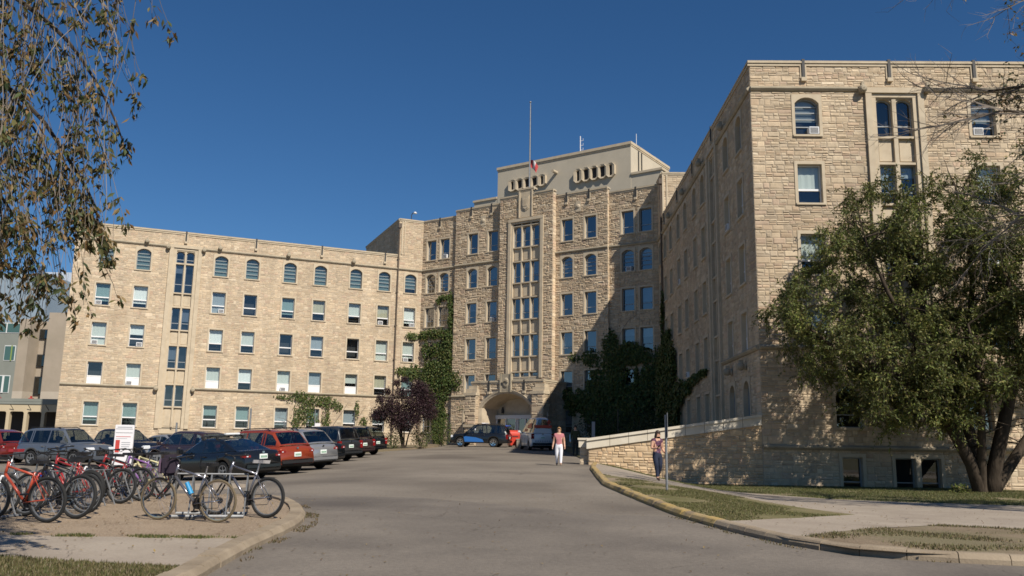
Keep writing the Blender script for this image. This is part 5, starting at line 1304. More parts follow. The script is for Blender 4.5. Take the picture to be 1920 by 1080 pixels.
def bike_wheel(parent, x, R0, tyre, rimm, fat):
    key = ('w', R0, fat)
    mb = MB(); n = 30; k = 7
    for i in range(n):
        a = 2 * PI * i / n
    prof = [(R0 - fat + fat * math.cos(q), fat * math.sin(q)) for q in [2 * PI * j / k for j in range(k + 1)]]
    mb.lathe(prof, n); o = mb.build('wheel', tyre, parent, smooth=True); o.location = (x, 0, R0)
    rm = MB(); rr = R0 - 2 * fat; rm.lathe([(rr + 0.008, -0.011), (rr + 0.008, 0.011), (rr - 0.012, 0.009), (rr - 0.012, -0.009), (rr + 0.008, -0.011)], n); rm.build('rim', rimm, o, smooth=False)
    sp = MB()
    for i in range(20):
        a = 2 * PI * i / 20; b = a + (0.5 if i % 2 else -0.5); y = 0.028 if (i // 2) % 2 else -0.028
        sp.tube([(0.022 * math.cos(b), y, 0.022 * math.sin(b)), (rr * math.cos(a), 0, rr * math.sin(a))], 0.0016, 3, cap=False)
    sp.lathe([(0.0, -0.04), (0.02, -0.035), (0.014, 0), (0.02, 0.035), (0.0, 0.04)], 8); sp.build('spokes', 'chrome', o)
    return o
def bike(label, rear, head, fr='frame_red', fork=None, lean=0.0, saddle='saddle_black', R0=0.345, fat=0.025, tyre='rubber', rimm='galv', step=False, wb=1.06, steer=0.0, fender=None, group='bicycles parked at the racks', hs=0.0, rimc=None, front=None):
    x, y = rear; z = G(x, y) + 0.10
    t = empty('bicycle', (x, y, z), head, label, 'bicycle', group); t.rotation_euler = (lean, -math.atan2(G(x + math.cos(head), y + math.sin(head)) - G(x, y), 1.0), head)
    rx, fx = 0.0, wb
    bb = (0.42, 0, R0 - 0.06); st = (0.26, 0, 0.78 + hs); ht = (0.80, 0, 0.86 + hs); hbm = (0.835, 0, 0.74 + hs); ax = (0, 0, R0); fa = (fx, 0, R0)
    bike_wheel(t, 0, R0, tyre, rimm, fat); w2 = bike_wheel(t, fx, R0, tyre, rimc or rimm, fat)
    mb = MB(); r = 0.019
    mb.tube([st, bb], r, 7); mb.tube([bb, hbm], 0.024, 7)
    if step: mb.tube([(0.33, 0, 0.56), (0.60, 0, 0.62), (0.81, 0, 0.82 + hs)], r, 7)
    else: mb.tube([(0.275, 0, 0.73 + hs), ht], r, 7)
    mb.tube([(0.77, 0, 0.93 + hs), (0.845, 0, 0.70 + hs)], 0.024, 8)
    for s in (-1, 1):
        mb.tube([(bb[0], s * 0.03, bb[2]), (0, s * 0.062, R0)], 0.011, 5); mb.tube([(0.27, s * 0.02, 0.72 + hs), (0, s * 0.062, R0)], 0.009, 5)
    mb.build('frame', fr, t, smooth=True)
    mb = MB()
    for s in (-1, 1): mb.tube([(0.85, s * 0.05, 0.70 + hs), (0.91, s * 0.052, 0.58), (fx, s * 0.055, R0)], [0.018, 0.017, 0.012], 6)
    mb.tube([(0.85, -0.06, 0.70 + hs), (0.85, 0.06, 0.70 + hs)], 0.02, 6); mb.build('fork', fork or fr, t, smooth=True)
    mb = MB(); mb.tube([(0.77, 0, 0.92 + hs), (0.755, 0, 0.99 + hs), (0.83, 0, 1.03 + hs)], 0.014, 6)
    mb.tube([(0.74, -0.30, 1.05 + hs), (0.80, -0.16, 1.04 + hs), (0.83, 0, 1.03 + hs), (0.80, 0.16, 1.04 + hs), (0.74, 0.30, 1.05 + hs)], 0.013, 6)
    for s in (-1, 1): mb.tube([(0.74, s * 0.30, 1.05 + hs), (0.70, s * 0.31, 1.05 + hs)], 0.018, 6); mb.tube([(0.77, s * 0.20, 1.03 + hs), (0.82, s * 0.26, 0.99 + hs)], 0.007, 4)
    mb.build('handlebar', 'black_plastic', t, smooth=True)
    mb = MB(); mb.tube([(0.27, 0, 0.72 + hs), (0.22, 0, 0.93 + hs)], 0.014, 6); mb.build('seat_post', 'frame_silver', t)
    mb = MB(); zt = 0.94 + hs
    outl = [(-0.02, 0.075), (0.02, 0.08), (0.09, 0.055), (0.16, 0.025), (0.26, 0.018), (0.29, 0.0)]
    top = [(0.08 + a, b, zt + 0.03 - 0.02 * (a - 0.1) * 0) for a, b in outl] + [(0.08 + a, -b, zt + 0.03) for a, b in outl[::-1][1:]]
    bot = [(v[0] + 0.01, v[1] * 0.85, zt - 0.025) for v in top]; nn = len(top)
    mb.poly(top); mb.poly(bot[::-1])
    for i in range(nn): mb.quad(bot[i], bot[(i + 1) % nn], top[(i + 1) % nn], top[i])
    mb.build('saddle', saddle, t, fix=True)
    mb = MB(); X = lambda a, b, c: (bb[0] + a, b - 0.05, bb[2] + c)
    mb.lathe([(0.0, 0.006), (0.09, 0.004), (0.095, 0), (0.09, -0.004), (0.0, -0.006)], 18, X=X)
    mb.tube([(bb[0], -0.07, bb[2]), (bb[0] + 0.09, -0.075, bb[2] - 0.14)], 0.01, 5); mb.tube([(bb[0], 0.07, bb[2]), (bb[0] - 0.09, 0.075, bb[2] + 0.14)], 0.01, 5)
    mb.box(bb[0] + 0.05, bb[0] + 0.13, -0.17, -0.08, bb[2] - 0.155, bb[2] - 0.13); mb.box(bb[0] - 0.13, bb[0] - 0.05, 0.08, 0.17, bb[2] + 0.13, bb[2] + 0.155)
    mb.lathe([(0.0, 0.0), (0.05, 0.003), (0.052, -0.02), (0.0, -0.02)], 12, X=lambda a, b, c: (a, b - 0.045, R0 + c))
    mb.tube([(bb[0], -0.05, bb[2] + 0.09), (0, -0.05, R0 + 0.045)], 0.005, 4); mb.tube([(bb[0], -0.05, bb[2] - 0.09), (0.03, -0.05, R0 - 0.12), (0, -0.05, R0 - 0.05)], 0.005, 4)
    mb.build('crankset', 'black_plastic', t)
    if fender:
        for xx in (0, fx):
            fm = MB(); q = [PI * (0.12 + 0.62 * i / 10) for i in range(11)]
            for i in range(10):
                for a, b in ((q[i], q[i + 1]),):
                    P = lambda an, yy: (xx + (R0 + 0.025) * math.cos(an), yy, R0 + (R0 + 0.025) * math.sin(an)); fm.quad(P(a, -0.03), P(b, -0.03), P(b, 0.03), P(a, 0.03))
            fm.build('mudguard', fender, t)
    return t
HB = R_(166)
bk1 = bike('silver town bicycle with a dark front bag and brown tyres by the kerb', (-4.72, 14.55), R_(165), 'frame_dark_silver', 'frame_black', lean=R_(-3), tyre='tyre_brown', rimm='chrome', step=False, wb=1.12, hs=-0.02, fat=0.02)
mb = MB(); mb.bbox(0.86, 1.02, -0.17, 0.17, 0.72, 1.06, 0.05, 0); mb.bbox(1.0, 1.08, -0.14, 0.14, 0.76, 1.0, 0.03, 1); mb.build('front_bag', ['bag_dark', 'bag_purple'], bk1)
mb = MB(); mb.tube([(0.50, 0.0, 0.44), (0.60, 0.0, 0.62)], [0.04, 0.036], 9); mb.build('bottle', 'bottle_blue', bk1)
mb = MB(); mb.tube([(0.42, -0.03, 0.28), (0.35, -0.2, -0.0)], 0.01, 5); mb.build('kickstand', 'black_plastic', bk1)
bike('dark silver mountain bicycle with a pale saddle, rightmost by the kerb', (-4.15, 15.35), R_(160), 'frame_dark_silver', 'frame_black', lean=R_(2), saddle='saddle_pale', fat=0.028)
bike('orange and white bicycle at the front left with a big rear wheel', (-7.28, 14.15), R_(166), 'frame_orange', 'frame_white', lean=R_(-4), R0=0.36, fat=0.028)
bike('dark bicycle with red saddle stem behind the orange one', (-7.12, 14.75), R_(163), 'frame_black', 'frame_red', lean=R_(5), saddle='saddle_black', R0=0.36, fat=0.03)
bike('black bicycle with a blue fork behind the two front left bicycles', (-7.35, 15.55), R_(168), 'frame_black', 'frame_blue', lean=R_(-3))
bike('dark red bicycle half hidden behind the one with the blue fork', (-7.7, 16.3), R_(164), 'frame_red', 'frame_black', lean=R_(4))
bike('bright red bicycle in the middle of the rack with a white fork', (-7.95, 17.0), R_(164), 'frame_red', 'frame_white', lean=R_(-5), hs=0.05)
bike('black bicycle with a white fork in the second cluster', (-7.72, 17.75), R_(166), 'frame_black', 'frame_white', lean=R_(3), fat=0.03)
bike('black bicycle with fat tyres with a red fork beside the white-forked one', (-7.62, 18.5), R_(163), 'frame_black', 'frame_red', lean=R_(-2), fat=0.03)
bike('red bicycle with red mudguards beyond the fat-tyred one', (-8.1, 19.2), R_(166), 'frame_red', 'frame_red', lean=R_(4), fender='frame_red')
bike('purple and white bicycle with a red-rimmed wheel', (-7.75, 19.7), R_(162), 'frame_purple', 'frame_white', lean=R_(-3), rimm='frame_red')
bike('cream yellow bicycle farthest back in the rack', (-7.7, 20.05), R_(165), 'frame_cream', 'frame_cream', lean=R_(3), tyre='rubber')
bike('silver bicycle with a maroon saddle at the left edge before the cars', (-9.6, 17.6), R_(170), 'frame_silver', 'frame_black', lean=R_(-2), saddle='saddle_red', hs=0.08)
bike('grey bicycle at the left edge behind the orange one', (-8.55, 15.1), R_(168), 'frame_silver', 'frame_white', lean=R_(3))
def rack(label, x, y, rz, n):
    t = empty('bicycle_rack', (x, y, G(x, y) + 0.10), rz, label, 'bike rack', 'galvanised bicycle racks')
    for yy in (-0.35, 0.35):
        mb = MB(); mb.tube([(0, yy, 0.03), (n * 0.3, yy, 0.03)], 0.03, 6); mb.build('base_rail', 'galv', t)
    mb = MB(); mb.tube([(0, 0, 0.72), (n * 0.3, 0, 0.72)], 0.016, 6); mb.build('top_rail', 'galv', t)
    for i in range(n + 1):
        xx = i * 0.3
        for s in (-1, 1):
            mb = MB(); mb.tube([(xx, s * 0.35, 0.04), (xx, s * 0.03, 0.72)], 0.014, 5); mb.build('bar', 'galv', t)
    return t
rack('galvanised rack holding the two bicycles by the kerb', -5.75, 15.35, R_(12), 4)
rack('galvanised rack holding the left cluster of bicycles', -8.65, 14.4, R_(80), 18)

# ------------------------------------------------------------------ people
mat('skin', (0.55, 0.32, 0.22), 0.6); mat('hair_blond', (0.30, 0.18, 0.08), 0.6, (0.22, 0.12, 0.05), 20); mat('hair_dark', (0.03, 0.018, 0.013), 0.5, (0.05, 0.03, 0.02), 20)
mat('cloth_pink', (0.48, 0.19, 0.20), 0.9, (0.42, 0.16, 0.17), 14); mat('cloth_white', (0.72, 0.72, 0.76), 0.9); mat('cloth_green', (0.045, 0.05, 0.022), 0.9, (0.035, 0.04, 0.018), 12); mat('cloth_dark', (0.03, 0.032, 0.03), 0.9)
mat('cloth_purple', (0.085, 0.03, 0.055), 0.9, (0.20, 0.14, 0.2), 16, ramp=(0.52, 0.68)); mat('cloth_navy', (0.02, 0.026, 0.05), 0.9); mat('shoe_tan', (0.30, 0.20, 0.14), 0.7); mat('shoe_brown', (0.07, 0.04, 0.03), 0.7); mat('lips', (0.35, 0.10, 0.09), 0.5); mat('eye', (0.02, 0.02, 0.02), 0.3)
def person(label, x, y, z, face, H, J, mats, hair, female=True):
    """J: joints in a 1.0-high figure (x right of the figure, y forward, z up); one skinned surface"""
    bones = [('pelvis', 'spine'), ('spine', 'chest'), ('chest', 'neck'), ('neck', 'head0'), ('head0', 'head1'),
             ('chest', 'shL'), ('shL', 'elL'), ('elL', 'wrL'), ('wrL', 'haL'), ('chest', 'shR'), ('shR', 'elR'), ('elR', 'wrR'), ('wrR', 'haR'),
             ('pelvis', 'hiL'), ('hiL', 'knL'), ('knL', 'anL'), ('anL', 'toL'), ('pelvis', 'hiR'), ('hiR', 'knR'), ('knR', 'anR'), ('anR', 'toR')]
    rad = dict(pelvis=(0.082, 0.062), spine=(0.070, 0.052), chest=(0.082, 0.060), neck=(0.031, 0.031), head0=(0.044, 0.050), head1=(0.040, 0.048), sh=(0.040, 0.038), el=(0.025, 0.025), wr=(0.017, 0.017), ha=(0.016, 0.012), hi=(0.062, 0.060), kn=(0.039, 0.041), an=(0.024, 0.027), to=(0.024, 0.018))
    if not female: rad.update(chest=(0.098, 0.066), spine=(0.086, 0.06), sh=(0.048, 0.044), el=(0.031, 0.031), pelvis=(0.088, 0.066))
    if female: rad = {k: ((v[0] * 1.14, v[1] * 1.14) if k not in ('head0', 'head1', 'neck', 'ha') else v) for k, v in rad.items()}
    # five fingers on each hand, rooted in the palm
    JJ = dict(J); fb = []
    for s in 'LR':
        w = Vector(JJ['wr' + s]); h = Vector(JJ['ha' + s]); d = (h - w).normalized(); side = d.cross(Vector((1, 0, 0)));
        if side.length < 0.2: side = d.cross(Vector((0, 0, 1)))
        side.normalize()
        for k, ln in enumerate((0.034, 0.040, 0.037, 0.029)):
            b = h + side * (k - 1.5) * 0.011; e = b + d * ln + side * (k - 1.5) * 0.002
            JJ['f%d%s' % (k, s)] = tuple(e); fb.append(('ha' + s, 'f%d%s' % (k, s)))
        e = w + d * 0.03 + side * (-0.034); JJ['f4' + s] = tuple(e); fb.append(('wr' + s, 'f4' + s))
    names = list(JJ); idx = {n: i for i, n in enumerate(names)}
    me = bpy.data.meshes.new('body'); me.from_pydata([tuple(Vector(JJ[n]) * H) for n in names], [(idx[a], idx[b]) for a, b in bones + fb], [])
    o = bpy.data.objects.new('tmp', me); COL.objects.link(o)
    sk = o.modifiers.new('skin', 'SKIN'); sk.use_smooth_shade = True
    for n in names:
        key = n if n in rad else n[:-1]
        r = rad.get(key, (0.0052, 0.0052)); v = me.skin_vertices[0].data[idx[n]]; v.radius = (r[0] * H, r[1] * H); v.use_root = (n == 'pelvis')
    ss = o.modifiers.new('sub', 'SUBSURF'); ss.levels = 2; ss.render_levels = 2
    dg = bpy.context.evaluated_depsgraph_get(); ev = o.evaluated_get(dg); m2 = bpy.data.meshes.new_from_object(ev)
    bpy.data.objects.remove(o)
    t = empty('person', (x, y, z), face, label, 'person')
    order = ['skin', mats['top'], mats['leg'], mats['shoe']]
    for nm in order: m2.materials.append(MATS[nm]) if nm else None
    segs = [(a, b, Vector(JJ[a]) * H, Vector(JJ[b]) * H) for a, b in bones + fb]
    def region(a, b, tt):
        if a in ('pelvis', 'spine') and b in ('spine', 'chest'): return 1 if (a == 'spine' or tt > 0.15) else 2
        if a == 'chest': return 1 if not (b == 'neck' and tt > 0.6) else 0
        if a.startswith('sh'): return 1 if (mats['sleeve'] > tt) else 0
        if a.startswith('el'): return 1 if mats['sleeve'] > 1 + tt else 0
        if a.startswith(('wr', 'ha', 'neck', 'head')): return 0
        if a.startswith(('hi', 'pelvis')): return 2
        if a.startswith('kn'): return 2 if tt < mats.get('cuff', 0.92) else (0 if tt < 0.94 else 3)
        return 3
    for p in m2.polygons:
        c = p.center; best = None
        for a, b, A, B in segs:
            d = B - A; q = max(0, min(1, (c - A).dot(d) / max(d.length_squared, 1e-9))); dist = (c - A - d * q).length
            if best is None or dist < best[0]: best = (dist, a, b, q)
        p.material_index = region(*best[1:]); p.use_smooth = True
    bo = link('body', m2, t)
    hd = Vector(JJ['head1']) * H; h0 = Vector(JJ['head0']) * H; up = (hd - h0).normalized(); cen = (hd + h0) / 2 + up * 0.012 * H
    # face: eyes, nose, mouth, ears
    fm = MB(); fw = Vector((0, 1, 0)); fw = (fw - up * fw.dot(up)).normalized(); rt_ = fw.cross(up)
    q = lambda a, b, c: tuple(cen + rt_ * a * H + fw * b * H + up * c * H)
    for s in (-1, 1): fm.lathe([(0.0, 0.004), (0.0055, 0.002), (0.007, -0.003)], 8, X=lambda a, b, c, s=s: q(s * 0.017 + a, 0.0475 + b, 0.004 + c), mi=1)
    fm.add([q(-0.006, 0.046, -0.014), q(0.006, 0.046, -0.014), q(0, 0.062, -0.013), q(0, 0.048, 0.006)], [(0, 1, 2), (0, 2, 3), (1, 3, 2)], 0)
    fm.add([q(-0.012, 0.0475, -0.026), q(0.012, 0.0475, -0.026), q(0.009, 0.0495, -0.022), q(-0.009, 0.0495, -0.022), q(-0.006, 0.048, -0.031), q(0.006, 0.048, -0.031)], [(0, 1, 2, 3), (0, 4, 5, 1)], 2)
    for s in (-1, 1): fm.lathe([(0.0, 0.004), (0.010, 0.002), (0.012, -0.003)], 8, X=lambda a, b, c, s=s: q(s * (0.043 + b), -0.004 + a, 0.0 + c * 1.4), mi=0)
    fm.build('face', ['skin', 'eye', 'lips'], t)
    hm = MB(); ln, hmname, wid = hair; n1, n2 = 14, 9
    for i in range(n1):
        for j in range(n2):
            def hv(i, j):
                a = 2 * PI * i / n1; k = j / n2
                front = math.sin(a) > 0.72
                if front: k = k * 0.38
                if k <= 0.5:
                    e = PI / 2 * (1 - k / 0.5); rr = math.cos(e); zz = math.sin(e) * 0.058
                else:
                    rr = 1.0 + wid * (k - 0.5) * 2 * (0.7 + 0.3 * math.sin(5 * a)); zz = -(k - 0.5) * 2 * ln
                    rr *= 1.0 - 0.25 * max(0, (k - 0.8) / 0.2)
                return q(0.052 * rr * math.cos(a), (0.058 * rr) * math.sin(a) - 0.004, 0.012 + zz)
            hm.quad(hv(i, j), hv(i + 1, j), hv(i + 1, j + 1), hv(i, j + 1))
    hm.build('hair', hmname, t, smooth=True, fix=True)
    return t
base = dict(pelvis=(0, 0, 0.53), spine=(0, 0.004, 0.62), chest=(0, 0, 0.745), neck=(0, 0.0, 0.845), head0=(0, 0.012, 0.895), head1=(0, 0.012, 0.955),
            shL=(-0.105, 0, 0.80), elL=(-0.135, -0.02, 0.63), wrL=(-0.15, 0.03, 0.49), haL=(-0.152, 0.045, 0.455), shR=(0.105, 0, 0.80), elR=(0.14, -0.03, 0.63), wrR=(0.165, 0.0, 0.49), haR=(0.17, 0.012, 0.455),
            hiL=(-0.052, 0, 0.49), knL=(-0.055, 0.05, 0.28), anL=(-0.05, 0.10, 0.05), toL=(-0.055, 0.17, 0.022), hiR=(0.052, 0, 0.49), knR=(0.056, 0.0, 0.275), anR=(0.054, -0.11, 0.06), toR=(0.058, -0.045, 0.018))
j1 = dict(base); w1 = person('woman in a pink top and white trousers walking down the drive towards the viewer', 2.25, 40.05, G(2.25, 40.05), R_(176), 1.72, j1, dict(top='cloth_pink', leg='cloth_white', shoe='shoe_tan', sleeve=0.35, cuff=0.9), (0.085, 'hair_blond', 0.10))
j2 = dict(base); j2.update(knL=(-0.055, 0.06, 0.28), anL=(-0.055, 0.02, 0.07), knR=(0.055, -0.0, 0.275), anR=(0.055, -0.06, 0.05), toR=(0.06, 0.01, 0.02), toL=(-0.06, 0.09, 0.02))
w2 = person('man in a dark green jacket seen from behind walking up beside the van', 4.0, 53.6, G(4.0, 53.6), R_(-6), 1.86, j2, dict(top='cloth_green', leg='cloth_dark', shoe='shoe_brown', sleeve=1.9, cuff=0.97), (0.03, 'hair_dark', 0.0), female=False)
mb = MB(); mb.bbox(-0.36, -0.27, -0.05, 0.22, 0.85, 1.3, 0.02); mb.build('folder', mat('folder_blue', (0.35, 0.55, 0.65), 0.6), w2)
j3 = dict(base); j3.update(elR=(0.135, 0.01, 0.64), wrR=(0.10, 0.13, 0.64), haR=(0.085, 0.165, 0.65), elL=(-0.145, -0.02, 0.635), wrL=(-0.12, 0.09, 0.55), haL=(-0.10, 0.125, 0.555), head0=(0, 0.022, 0.893), head1=(0, 0.035, 0.952),
                           knL=(-0.055, 0.03, 0.28), anL=(-0.055, -0.08, 0.06), toL=(-0.06, -0.02, 0.02), knR=(0.055, 0.06, 0.28), anR=(0.055, 0.09, 0.05), toR=(0.06, 0.165, 0.022))
zz = G(4.95, 29.6) + 0.10
w3 = person('dark-haired woman in a purple sleeveless top looking at a phone on the pavement', 4.95, 29.6, zz, R_(205), 1.66, j3, dict(top='cloth_purple', leg='cloth_navy', shoe='shoe_brown', sleeve=0.12, cuff=0.86), (0.15, 'hair_dark', 0.28))
mb = MB(); mb.bbox(-0.045, 0.045, 0, 0.012, -0.08, 0.08, 0.004); ph = mb.build('phone', 'black_plastic')
ph.location = w3.matrix_basis @ (Vector((0.085, 0.18, 0.668)) * 1.66); ph.rotation_euler = (R_(-40), 0, R_(205)); tag(ph, 'black phone held by the dark-haired woman', 'phone')
# ------------------------------------------------------------------ trees, climbers, grass
def leaf(mb, p, d, ln, wd, nrm, t):
    """pointed leaf of two triangles along d, folded on its midrib"""
    d = d.normalized(); s = d.cross(nrm)
    if s.length < 1e-4: s = d.orthogonal()
    s.normalize(); u = s.cross(d)
    i = len(mb.v); m = p + d * ln * 0.45
    mb.v += [tuple(p), tuple(m + s * wd * 0.5 + u * wd * 0.12), tuple(p + d * ln), tuple(m - s * wd * 0.5 + u * wd * 0.12)]
    mb.f.append((i, i + 1, i + 2)); mb.f.append((i, i + 2, i + 3)); mb.m += [0, 0]; mb.t += [t, t]
def rv(r): 
    while True:
        v = Vector((r.uniform(-1, 1), r.uniform(-1, 1), r.uniform(-1, 1)))
        if 0.05 < v.length < 1: return v
def pick(r, cols, k=0.25):
    c = r.choice(cols); q = r.uniform(1 - k, 1 + k); return (c[0] * q, c[1] * q, c[2] * q)
GREEN = [(0.13, 0.155, 0.036), (0.16, 0.17, 0.046), (0.10, 0.125, 0.03), (0.20, 0.18, 0.06), (0.11, 0.132, 0.046)]
OLIVE = [(0.12, 0.11, 0.035), (0.16, 0.12, 0.045), (0.20, 0.12, 0.05), (0.075, 0.095, 0.035), (0.06, 0.085, 0.035), (0.22, 0.155, 0.07), (0.10, 0.10, 0.04)]
def branch(mb, pts, r0, r1, n=7, jit=0.0, r=None):
    k = len(pts); out = []
    P = [Vector(p) for p in pts]
    # Catmull-Rom
    for i in range(k - 1):
        p0 = P[max(i - 1, 0)]; p1 = P[i]; p2 = P[i + 1]; p3 = P[min(i + 2, k - 1)]
        for s in range(4):
            t = s / 4; out.append(0.5 * ((2 * p1) + (p2 - p0) * t + (2 * p0 - 5 * p1 + 4 * p2 - p3) * t * t + (3 * p1 - p0 - 3 * p2 + p3) * t ** 3))
    out.append(P[-1])
    if jit and r: out = [out[0]] + [p + rv(r) * jit for p in out[1:]]
    m = len(out); mb.tube(out, [r0 + (r1 - r0) * i / (m - 1) for i in range(m)], n)
    return out
# ---- big multi-stemmed tree before the right wing
r = random.Random(5)
bt = empty('shade_tree', (19.4, 36.4, -1.45), 0, 'large leafy green tree with several dark trunks before the right wing', 'tree')
BI = Matrix.Translation(bt.location).inverted()
def bp(o): o.parent = bt; o.matrix_parent_inverse = BI; return o
tips = []
stems = [([(19.3, 36.3, -1.6), (18.6, 36.0, 0.2), (17.2, 35.6, 2.2), (15.6, 35.4, 3.2), (13.6, 35.2, 4.0), (12.2, 35.0, 5.0)], 0.30, 0.05),
         ([(19.5, 36.5, -1.6), (19.0, 36.6, 1.5), (18.2, 36.8, 4.5), (17.4, 37.0, 8.0), (16.9, 37.0, 11.2)], 0.34, 0.05),
         ([(19.7, 36.4, -1.6), (20.4, 36.0, 1.8), (21.2, 35.6, 4.5), (21.9, 35.2, 8.0), (22.2, 35.0, 11.5)], 0.32, 0.05),
         ([(19.8, 36.6, -1.6), (21.6, 37.0, 0.6), (23.6, 37.4, 2.8), (25.6, 37.6, 5.5)], 0.28, 0.05),
         ([(18.7, 36.65, 2.4), (19.6, 36.9, 5.2), (20.1, 37.2, 8.4), (19.8, 37.4, 12.0)], 0.2, 0.04),
         ([(17.2, 35.6, 2.2), (16.4, 35.0, 4.5), (15.2, 34.6, 6.6), (14.4, 34.6, 8.8)], 0.16, 0.04),
         ([(21.0, 35.7, 4.0), (20.2, 34.6, 6.5), (19.5, 34.0, 9.0)], 0.14, 0.04),
         ([(17.6, 37.0, 7.2), (16.0, 36.8, 8.6), (14.8, 36.6, 10.0)], 0.10, 0.03),
         ([(19.3, 36.35, -1.6), (19.1, 35.7, 0.4), (18.9, 35.0, 2.6), (18.3, 34.4, 5.2)], 0.24, 0.04)]
tk = MB(); paths = []
for pts, a, b in stems:
    paths.append(branch(tk, pts, a, b, 9, 0.035, r))
bp(tk.build('trunk', 'bark', smooth=True))
lb = MB()
clumps = []
for pth in paths:
    n = len(pth)
    for i in range(int(n * 0.38), n):
        for q in range(3):
            if r.random() < 0.8:
                d = rv(r); d.z = abs(d.z) * 0.6 + r.uniform(-0.45, 0.3); L_ = r.uniform(0.8, 2.2); e = pth[i] + d.normalized() * L_
                lb.tube([pth[i], pth[i].lerp(e, 0.5) + rv(r) * 0.12, e], [0.035, 0.022, 0.008], 4, cap=False); clumps.append((e, r.uniform(0.5, 1.0)))
                if r.random() < 0.5: clumps.append((pth[i].lerp(e, 0.6) + rv(r) * 0.4, r.uniform(0.4, 0.8)))
bp(lb.build('limbs', 'bark'))
UPR = [(10.9, 5.6), (11.6, 7.6), (12.4, 9.4), (14.2, 10.7), (15.5, 12.4), (16.4, 12.7), (17.7, 11.6), (18.6, 12.6), (20.1, 13.2), (22.5, 12.8), (25, 10.5), (27, 7)]
LWR = [(10.9, 5.0), (11.6, 4.2), (12.0, 3.4), (12.6, 2.4), (14.2, 1.6), (16.4, 0.5), (17.7, 0.3), (18.6, 1.0), (20.5, 2.6), (23, 2.0), (27, 4)]
for _ in range(250):
    x = r.uniform(11.2, 26.0); lo, hi = lin(LWR, x) + 0.4, lin(UPR, x) - 0.5
    z = r.uniform(lo, hi); y = r.uniform(34.2, 38.6)
    clumps.append((Vector((x, y, z)), r.uniform(0.45, 0.95)))
cr = MB()
def in_view_ok(p):   # keep the crown inside its true outline: rounded, tapering to the top left
    x, y, z = p
    return lin(LWR, x) + 0.2 < z < lin(UPR, x) - 0.3
for _ in range(34): clumps.append((Vector((r.uniform(14.0, 18.6), r.uniform(34.3, 36.6), r.uniform(1.2, 3.4))), r.uniform(0.5, 0.85)))
for _ in range(60):    # boughs towards the sun that shade the trunks
    clumps.append((Vector((r.uniform(20.6, 25.0), r.uniform(31.2, 35.0), r.uniform(3.2, 9.0))), r.uniform(0.6, 1.0)))
tg = MB()
for c, rad in clumps:
    if not in_view_ok(c): continue
    tone = r.uniform(0.7, 1.35); out = rv(r); ax = Vector((out.x, out.y, 0.25 * out.z)).normalized()
    for _s in range(int(17 * rad) + 7):       # leafy sprays: twig with leaves along it
        d = (ax * 0.5 + rv(r)).normalized(); p0 = c + rv(r) * rad * 0.45; ln = rad * r.uniform(0.5, 1.25); n_ = int(ln / 0.045) + 3
        p1 = p0 + d * ln * 0.55 + Vector((0, 0, 0.05)); p2 = p0 + d * ln - Vector((0, 0, ln * r.uniform(0.05, 0.35)))
        tg.tube([p0, p1, p2], [0.009, 0.006, 0.003], 3, cap=False)
        st_ = r.uniform(0.75, 1.25) * tone
        for k in range(n_):
            q = k / n_; p = (p0.lerp(p1, q * 1.8) if q < 0.55 else p1.lerp(p2, (q - 0.55) / 0.45)) + rv(r) * 0.05
            dd = (d * 0.6 + rv(r)); dd.z -= 0.3; t = pick(r, GREEN, 0.3); t = tuple(x * st_ for x in t); sz = r.uniform(0.6, 1.25)
            leaf(cr, p, dd, 0.15 * sz, 0.062 * sz, rv(r) + Vector((0, 0, 0.8)), t)
bp(tg.build('twigs', 'twig_dark'))
print('big tree leaves', len(cr.f) // 2, 'clumps', len(clumps))
bp(cr.build('crown', 'leaf_ash'))

# ---- weeping branches of the near tree on the left (trunk outside the frame)
r = random.Random(9)
lt = empty('weeping_tree', (-7.4, 6.4, G(-7.4, 6.4)), 0, 'drooping tree with brownish green leaves hanging in the upper left corner', 'tree')
LI = Matrix.Translation(lt.location).inverted()
def lp(o): o.parent = lt; o.matrix_parent_inverse = LI; return o
tk = MB(); base0 = Vector((-7.4, 6.4, -1.7))
main = branch(tk, [(-7.4, 6.4, -1.7), (-7.3, 6.5, 1.0), (-7.1, 6.7, 3.4), (-6.6, 7.0, 5.2), (-5.9, 7.3, 6.4)], 0.22, 0.09, 10, 0.02, r)
limbs = [[(-7.1, 6.7, 3.4), (-6.3, 7.4, 4.6), (-5.3, 8.0, 5.2), (-4.3, 8.4, 5.5), (-3.4, 8.6, 5.4)],
         [(-6.9, 6.8, 4.0), (-6.0, 7.6, 4.6), (-5.2, 8.2, 4.5), (-4.6, 8.6, 4.0), (-4.2, 8.9, 3.2)],
         [(-7.2, 6.6, 2.6), (-6.5, 7.3, 3.5), (-5.7, 8.0, 3.8), (-5.0, 8.4, 3.4), (-4.45, 8.7, 2.6), (-4.2, 8.8, 1.9)],
         [(-7.3, 6.5, 1.8), (-6.7, 7.4, 2.8), (-6.0, 8.2, 3.0), (-5.4, 8.7, 2.6), (-5.0, 9.0, 1.8)],
         [(-6.6, 7.0, 5.2), (-5.6, 7.6, 5.9), (-4.6, 8.0, 6.1), (-3.8, 8.2, 6.0)],
         [(-7.2, 6.6, 3.0), (-6.4, 8.0, 4.0), (-5.8, 9.0, 4.0), (-5.3, 9.6, 3.2)]]
lm = MB(); tw = MB(); lv = MB()
